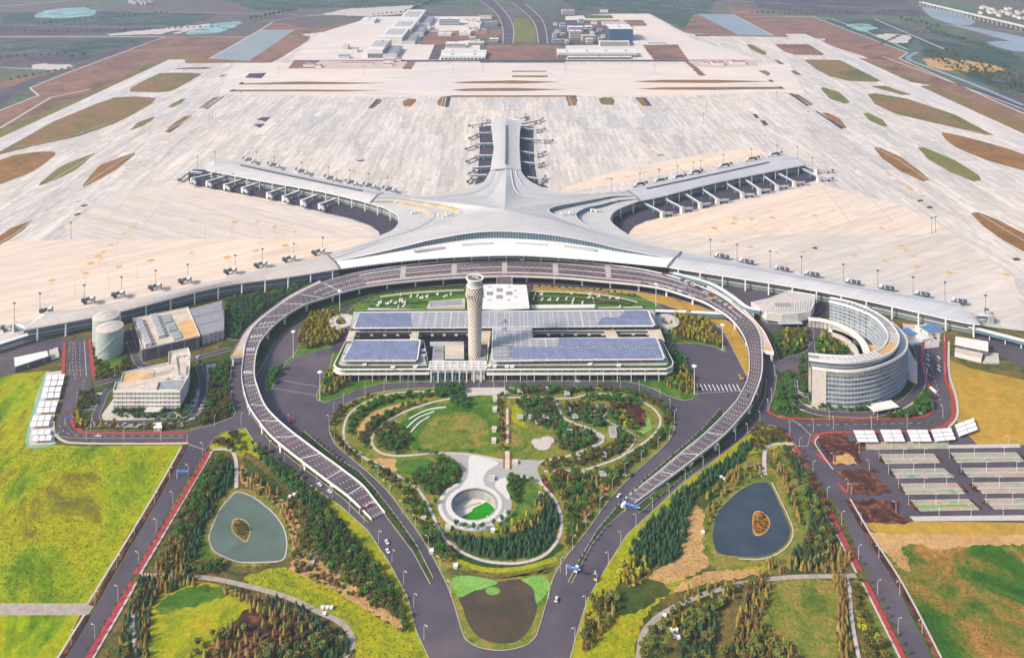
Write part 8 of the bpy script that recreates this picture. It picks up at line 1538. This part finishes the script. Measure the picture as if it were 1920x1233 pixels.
# individuals up to the nearest 300 of each kind, the remainder joined
by = {}
for w_ in want: by.setdefault(w_[0], []).append(w_)
for k, L_ in by.items():
    L_.sort(key=lambda w_: -(w_[4] * F / w_[2]))
    for i, (kk, x, y, z, sc_, lab, grp) in enumerate(L_[:298]):
        pr = TP[k][i % 3]; place(pr[0], pr[1], (x, y, z), rt.uniform(0, 6.28), sc_, lab, grp)
    rest = L_[298:]
    if rest:
        mb = MB(); srcs = [[(c_.data, c_.name) for c_ in CH[p[0].name]] for p in TP[k]]; mats_ = []
        for c_ in CH[TP[k][0][0].name]: mats_.append(c_.data.materials[0])
        import numpy as np
        VS, FS, MI, off_i = [], [], [], 0
        geo = [[([v.co[:] for v in d.vertices], [tuple(p.vertices) for p in d.polygons]) for d, _ in s_] for s_ in srcs]
        for i, (kk, x, y, z, sc_, lab, grp) in enumerate(rest):
            a = rt.uniform(0, 6.28); ca, sa = math.cos(a) * sc_, math.sin(a) * sc_
            for mi, (vs, fs) in enumerate(geo[i % 3]):
                dz = 0
                VS.extend([(x + v[0] * ca - v[1] * sa, y + v[0] * sa + v[1] * ca, z + v[2] * sc_) for v in vs]); FS.extend([tuple(q + off_i for q in f) for f in fs]); MI.extend([mi] * len(fs)); off_i += len(vs)
        mb.v, mb.f, mb.m = VS, FS, MI; tag(mb.build({'shrub': 'shrubbery'}.get(k, k + '_wood'), mats_), 'remaining %s growing among the single ones' % k.replace('_', ' '), 'woodland', kind='stuff')
    for p in TP[k]:
        if not p[1]: 
            for c_ in CH[p[0].name]: bpy.data.objects.remove(c_)
            bpy.data.objects.remove(p[0])
# ---------------------------------------------------------------- cargo area and far background
gz[0] = 0
M['navy'] = plain('navy cladding', (.035, .085, .15, 1), var=.1); M['pinkroof'] = plain('red roof', (.42, .16, .15, 1), var=.15)
def far_block(x0, x1, yb, h, depth, lab, name='cargo_building', cat='building', rm='whitec', wm='offwhite', bands=0, shear=None, roofx=None, doors=0):
    """box whose camera-side foot runs x0..x1 at picture row yb"""
    a, b_ = G(x0, yb), G(x1, yb); c = (a + b_) / 2; o = empty(name, (c.x, c.y, 0), lab, cat); wd = b_.x - a.x
    mb = MB(); mb.box((c.x, c.y + depth / 2, 0), (wd, depth, h)); mb.build('wall', M[wm], o)
    mb = MB(); mb.box((c.x, c.y + depth / 2, h + .02), (wd + 1.5, depth + 1.5, .9)); rf_ = mb.build('roof', M[rm], o)
    for k in range(bands): mb = MB(); mb.box((c.x, c.y - .4, h * (k + .35) / bands), (wd * .94, .6, h / bands * .45)); mb.build('window_row', M['glass'], o)
    for k in range(doors): mb = MB(); mb.box((a.x + wd * (k + .5) / doors, c.y - .3, 0), (wd / doors * .75, .6, h * .55)); mb.build('door', M['dsteel'], o)
    for k in range(max(1, int(wd / 60))): mb = MB(); mb.box((a.x + wd * (k + .5) / max(1, int(wd / 60)), c.y + depth * .5, h + .9), (9, depth * .5, 1.0)); mb.build('rooflight', M['conc'], rf_)
    return o
gl('cargo_yard', [(900, 30), (940, 30), (945, 86), (905, 86), (900, 118), (545, 118), (560, 108), (900, 112)], 'apron_b' if 'apron_b' in M else 'asphalt', z=.25) if False else None
gl('cargo_apron', [(600, 62), (700, 32), (900, 32), (900, 112), (545, 113), (562, 96)], 'apron_n', z=.02); gl('cargo_apron', [(1060, 32), (1150, 27), (1218, 28), (1290, 70), (1420, 112), (1060, 112)], 'apron_n', z=.02)
gl('rough_grass', [(913, 84), (1060, 86), (1062, 113), (913, 113)], 'airgrass_r', z=.1)
gl('rough_grass', [(790, 60), (940, 56), (942, 70), (790, 84)], 'airgrass_r', z=.15)
gl('rough_grass', [(790, 68), (850, 68), (855, 84), (788, 84)], 'airgrass_r', z=.2)
gl('service_yard', [(815, 84), (838, 84), (822, 112), (803, 112)], 'asphalt', z=.2)
gl('perimeter_road', [(552, 113.5), (900, 112.5), (1280, 112.5), (1420, 113), (1420, 116), (900, 115.5), (552, 117.5)], 'asphalt', z=.3)
gl('service_yard', [(552, 113), (575, 113), (600, 128), (540, 129)], 'airgrass_r', z=.32); gl('service_yard', [(600, 114), (780, 116), (770, 129), (590, 129)], 'pink', z=.32); gl('rough_grass', [(765, 115), (780, 117), (770, 130), (755, 130)], 'airgrass_r', z=.34)
gl('service_yard', [(1283, 114), (1420, 113), (1422, 124), (1340, 127), (1305, 124)], 'pink', z=.32); gl('rough_grass', [(1282, 114), (1290, 114), (1325, 142), (1312, 143)], 'airgrass_r', z=.33)
gl('service_yard', [(1020, 38), (1160, 38), (1190, 84), (1030, 86)], 'asphalt', z=.18); gl('rough_grass', [(1205, 85), (1270, 84), (1290, 112), (1225, 112)], 'airgrass_r', z=.3); gl('rough_grass', [(1100, 38), (1160, 38), (1190, 52), (1095, 50)], 'airgrass_r', z=.22); gl('sports_field', [(1094, 29), (1146, 29), (1150, 35), (1098, 35)], 'glawn', z=.3); gl('rough_grass', [(1168, 38), (1205, 38), (1214, 49), (1178, 49)], 'airgrass_r', z=.3)
gl('boulevard', [(870, -20), (925, 20), (942, 50), (943, 82), (962, 82), (962, 50), (945, 20), (900, -25)], 'asphalt', 0, z=.35); gl('boulevard', [(920, -30), (960, 5), (1000, 40), (1010, 82), (1027, 82), (1018, 40), (985, 8), (945, -30)], 'asphalt', 0, z=.36)
gl('rough_grass', [(962, 35), (992, 35), (1004, 50), (1008, 80), (964, 80)], 'airgrass_g', z=.34)
for pts, wd in (([(943, 82), (942, 50), (925, 20), (870, -20)], 3), ([(962, 82), (962, 50), (945, 20), (900, -25)], 3), ([(1010, 82), (1000, 40), (960, 5)], 3), ([(1027, 82), (1018, 40), (985, 8)], 3)): line('boulevard_kerb', pts, wd, .55, M['pale'], 4)
# hangars: four staggered white halls, then the rest
for i, (x0, x1, y, h, d, nw, lab) in enumerate([(689, 717, 109, 26, 235, 6, 'front of four staggered white hangars, with a row of dark windows'), (712, 754, 84, 26, 240, 0, 'second of four staggered white hangars'), (730, 771, 68, 28, 250, 0, 'third of four staggered white hangars'), (747, 785, 50, 28, 340, 0, 'rearmost of four staggered white hangars')]):
    o = far_block(x0, x1, y, h, d, 'big white hangar, ' + lab, 'hangar', 'hangar', doors=nw)
    a = G(x1, y); mb = MB(); mb.box((a.x + 24, a.y + d * .35, 0), (46, d * .7, 13)); mb.build('side_annex', M['steel'], o); mb = MB(); mb.box((a.x + 24, a.y + d * .35, 13.05), (40, d * .6, 1.5)); mb.build('annex_roof', M['groof'], o)
    for s_ in (-.22, .22): mb = MB(); mb.box(((G(x0, y).x + a.x) / 2 + s_ * (a.x - G(x0, y).x), a.y + d * .55, h + 1), (28, d * .55, .6)); mb.build('roof_panel', M['conc'], o)
far_block(823, 861, 48, 26, 60, 'grey blue glass office behind the hangars', bands=4, wm='steel'); far_block(821, 846, 68, 9, 45, 'low white canopy shed behind the hangars'); far_block(861, 882, 67, 11, 60, 'small white warehouse left of the boulevard')
far_block(826, 910, 112, 10, 75, 'long white cargo shed with a blue front, left of the empty plot', doors=12, wm='whitec'); far_block(827, 912, 104, 12, 30, 'upper white cargo shed behind the long one', wm='whitec'); far_block(836, 873, 90, 14, 45, 'pale green office behind the cargo shed', bands=3); far_block(877, 907, 85, 9, 30, 'low white office by the boulevard', bands=2); far_block(880, 890, 79, 16, 22, 'small white block on the low office', bands=3)
far_block(908, 932, 50, 16, 50, 'grey slab office left of the boulevard', bands=3, wm='steel', rm='groof'); far_block(918, 934, 80, 12, 30, 'white terrace of houses beside the boulevard', bands=2); far_block(898, 922, 36, 12, 40, 'teal roofed shed far left of the boulevard', rm='gpav'); far_block(634, 655, 110, 9, 22, 'small grey utility block at the apron edge', rm='groof', wm='steel')
far_block(1046, 1195, 108, 15, 75, 'very long white cargo terminal with a blue-grey loading front', doors=26, wm='steel'); far_block(1065, 1184, 111, 6, 18, 'low loading canopy before the long cargo terminal', doors=20, rm='whitec', wm='dsteel'); far_block(1124, 1180, 87, 16, 22, 'ribbed white office slab behind the cargo terminal', bands=4)
far_block(1143, 1187, 77, 44, 130, 'large dark blue hall with a white roof', 'hall', wm='navy' if 'navy' in M else 'glass', rm='whitec'); far_block(1068, 1090, 74, 30, 34, 'beige round-cornered office right of the boulevard', bands=5, wm='beige'); far_block(1091, 1117, 78, 20, 34, 'tan office with white roof terrace', bands=4, wm='beige', rm='pale'); far_block(1065, 1094, 60, 18, 40, 'blue-grey slab office behind the beige one', bands=3, wm='steel'); far_block(1053, 1077, 28, 20, 22, 'white hotel slab far behind the offices', bands=3); far_block(1126, 1140, 24, 10, 22, 'small white pavilion beyond the sports field'); far_block(1035, 1060, 80, 9, 28, 'dark low shops right of the boulevard', rm='groof', wm='steel', bands=2); far_block(1130, 1175, 48, 10, 45, 'pale translucent shed above the dark hall', rm='pale')
for i, (x0, x1, y, h, d) in enumerate([(568, 590, 126, 9, 24), (590, 602, 127, 7, 18), (719, 738, 118, 8, 20), (740, 752, 115, 8, 18), (719, 736, 124, 6, 14), (640, 700, 121, 5, 8), (1336, 1358, 123, 9, 24), (1372, 1398, 121, 9, 22), (1318, 1330, 121, 6, 14)]):
    far_block(x0, x1, y, h, d, 'small red and white fire station building at the apron edge, %s from the left' % ORDS[i], 'station_building', rm='pinkroof' if 'pinkroof' in M else 'pink')
far_block(676, 702, 44, 12, 110, 'flat white canopy at the top left of the hangar yard', 'canopy', 'canopy'); far_block(1305, 1328, 68, 6, 20, 'dark apron shed at the far right taxiway', rm='groof', wm='dsteel'); far_block(1215, 1249, 84, 5, 14, 'long grey shed beside the brown plot', rm='groof')
rv = random.Random(31)
for i, (x, y) in enumerate([(871, 40), (884, 42), (896, 46), (872, 55), (889, 58), (903, 62), (1038, 48), (1050, 52), (1040, 62), (1052, 68), (1098, 58), (1108, 66), (1120, 60), (1128, 72), (1036, 72), (1122, 80), (1100, 82), (1060, 84), (1084, 44), (1110, 46), (640, 93), (660, 98), (800, 44), (806, 58)]):
    far_block(x, x + rv.uniform(6, 13), y, rv.uniform(6, 16), rv.uniform(20, 40), 'small service building among the cargo sheds, %s counted from the left block' % ORDS[i], 'service_building', rm=rv.choice(['pale', 'groof', 'whitec', 'gpav']), wm=rv.choice(['offwhite', 'steel', 'beige']), bands=rv.choice([0, 2]))
# villages and white sheds far off
rv = random.Random(31)
for i in range(14): x = 245 + i * 3.2 if i < 12 else 290; far_block(878 / 3 - 52 + i * 3.3, 878 / 3 - 52 + i * 3.3 + 2.4, 8 + rv.uniform(-2, 3), 12, 30, 'tiny white house in the far left village, %s from the left' % ORDS[i], 'farmhouse', 'house')
for i in range(26): x = 1838 + rv.uniform(0, 90); y = 12 + rv.uniform(0, 16) + (x - 1838) * .12; far_block(x, x + rv.uniform(2.5, 4.5), y, 12, 28, 'red-roofed house in the far right village, %s counted' % ORDS[i], 'farmhouse', 'house', rm='pinkroof', wm='offwhite')
# far country patches
for p, mk_, k in [([(60, 32), (90, 20), (150, 14), (175, 20), (172, 30), (110, 34)], 'tarp', 3), ([(345, 65), (395, 45), (455, 39), (445, 50), (400, 64)], 'tarp', 1), ([(195, 64), (290, 55), (395, 44), (390, 50), (330, 63), (210, 67)], 'pale', 1), ([(600, 28), (650, 17), (790, 9), (760, 26), (690, 31)], 'pale', 1), ([(1590, 46), (1620, 44), (1642, 52), (1620, 60), (1600, 55)], 'tarp', 3), ([(1640, 66), (1690, 64), (1710, 74), (1680, 82)], 'pale', 2),
                 ([(1730, 112), (1780, 110), (1880, 126), (1860, 134), (1760, 130)], 'sand', 3), ([(1728, 14), (1760, 18), (1800, 24), (1830, 42), (1800, 48), (1750, 34)], 'river', 2), ([(1780, 46), (1850, 56), (1920, 70), (1990, 90), (1920, 84), (1840, 62)], 'river', 2), ([(1850, 80), (1900, 78), (1960, 96), (1900, 96)], 'river', 2), ([(70, 120), (160, 124), (120, 130), (60, 130)], 'pale', 2),
                 ([(0, 155), (20, 150), (110, 130), (140, 128), (60, 150), (0, 165)], 'airgrass_r', 0), ([(0, 48), (160, 52), (330, 52), (200, 66), (0, 66)], 'purple', 0), ([(0, 72), (130, 74), (300, 72), (180, 100), (0, 96)], 'farg', 0), ([(0, 98), (180, 102), (260, 80), (300, 74), (240, 100), (120, 124), (0, 126)], 'purple', 0), ([(0, 24), (200, 22), (420, 26), (340, 50), (0, 46)], 'farg', 0),
                 ([(420, 0), (700, -8), (900, -5), (800, 8), (640, 14), (480, 20)], 'farg', 0), ([(1040, -10), (1350, -8), (1330, 20), (1260, 28), (1080, 20)], 'farg', 0), ([(1210, 22), (1330, 20), (1310, 56), (1290, 58)], 'farg', 0), ([(1360, 13), (1400, 13), (1445, 32), (1380, 30)], 'airgrass_r', 0), ([(1400, -5), (1700, 0), (1740, 30), (1530, 28), (1420, 14)], 'purple', 0), ([(1545, 38), (1640, 36), (1730, 60), (1700, 92), (1640, 76)], 'farg', 0),
                 ([(1720, 70), (1850, 90), (2000, 130), (2000, 190), (1850, 160), (1740, 110)], 'farg', 1), ([(1780, 160), (1920, 178), (2000, 200), (2000, 260), (1920, 205)], 'purple', 0)]:
    if 'tarp' not in M:
        M['tarp'] = plain('turquoise tarpaulin', (.20, .36, .35, 1), var=.5, scale=.015); M['river'] = plain('grey river', (.22, .27, .32, 1), rough=.3, var=.25, scale=.003)
        M['purple'] = patchy('purple marsh', [(.35, S(72, 56, 84)), (.5, S(76, 76, 80)), (.65, S(104, 84, 96))], .004, .03, 1.5, fine=.45); M['farg'] = patchy('far green fields', [(.3, S(34, 58, 60)), (.5, S(58, 80, 70)), (.65, S(92, 92, 96))], .005, .03, 1.5, fine=.5)  # haze blue and purple mixed into both colours, beside real marsh purple
    gl('pond' if mk_ == 'river' else 'far_field', p, mk_, k, z=-.35 + (0.12 if mk_ in ('tarp', 'pale', 'river', 'sand') else 0))
for pts, wd in (([(0, 12), (60, 8), (140, 0)], 9), ([(0, 68.8), (310, 68.6)], 7), ([(245, 22), (480, 26), (600, 30)], 7), ([(480, 42), (600, 28)], 6), ([(1460, 32), (1560, 36), (1700, 92)], 7), ([(1640, 36), (1770, 92)], 7), ([(1350, 0), (1560, 12), (1720, 18)], 7), ([(1760, 45), (1920, 60)], 7), ([(1240, 10), (1330, 20), (1530, 33)], 6), ([(0, 126), (80, 130), (140, 128)], 7)): line('country_road', pts, wd, -.08, M['pale'], 3)
line('perimeter_moat', [(1720, 98), (1702, 110), (1740, 126), (1830, 160), (1920, 198)], 16, -.1, M['river'], 3)
# railway viaduct at the top right
p0, p1 = G(1726, 4, 20), G(1990, 66, 20); o = empty('railway_viaduct', (p0.x, p0.y, 0), 'long grey railway viaduct on many piers crossing the top right', 'viaduct')
mb = MB(); mb.beam(p0, p1, 16, 4); mb.build('deck', M['conc'], o)
for s_ in (-1, 1): n = Vector((-(p1 - p0).y, (p1 - p0).x, 0)).normalized() * 7.6 * s_; mb = MB(); mb.beam(p0 + n + Vector((0, 0, 1.6)), p1 + n + Vector((0, 0, 1.6)), .8, 1.6); mb.build('parapet', M['whitec'], o)
for p, a in every([p0 - Vector((0, 0, 0)), p1], 34): mb = MB(); mb.box((p.x, p.y, 0), (4, 8, 16), a); mb.build('pier', M['conc'], o)
# ---------------------------------------------------------------- haze
hz = MB(); hz.box((0, 9000, -8), (24000, 26000, 560))
hm = bpy.data.materials.new('haze'); hm.use_nodes = True; hn = hm.node_tree; hn.nodes.remove(hn.nodes['Principled BSDF'])
pv = hn.nodes.new('ShaderNodeVolumePrincipled'); pv.inputs['Color'].default_value = (.66, .78, 1, 1); pv.inputs['Density'].default_value = .000075; pv.inputs['Anisotropy'].default_value = .2
hn.links.new(pv.outputs[0], hn.nodes['Material Output'].inputs['Volume'])
hzo = hz.build('haze', hm, kind='stuff')
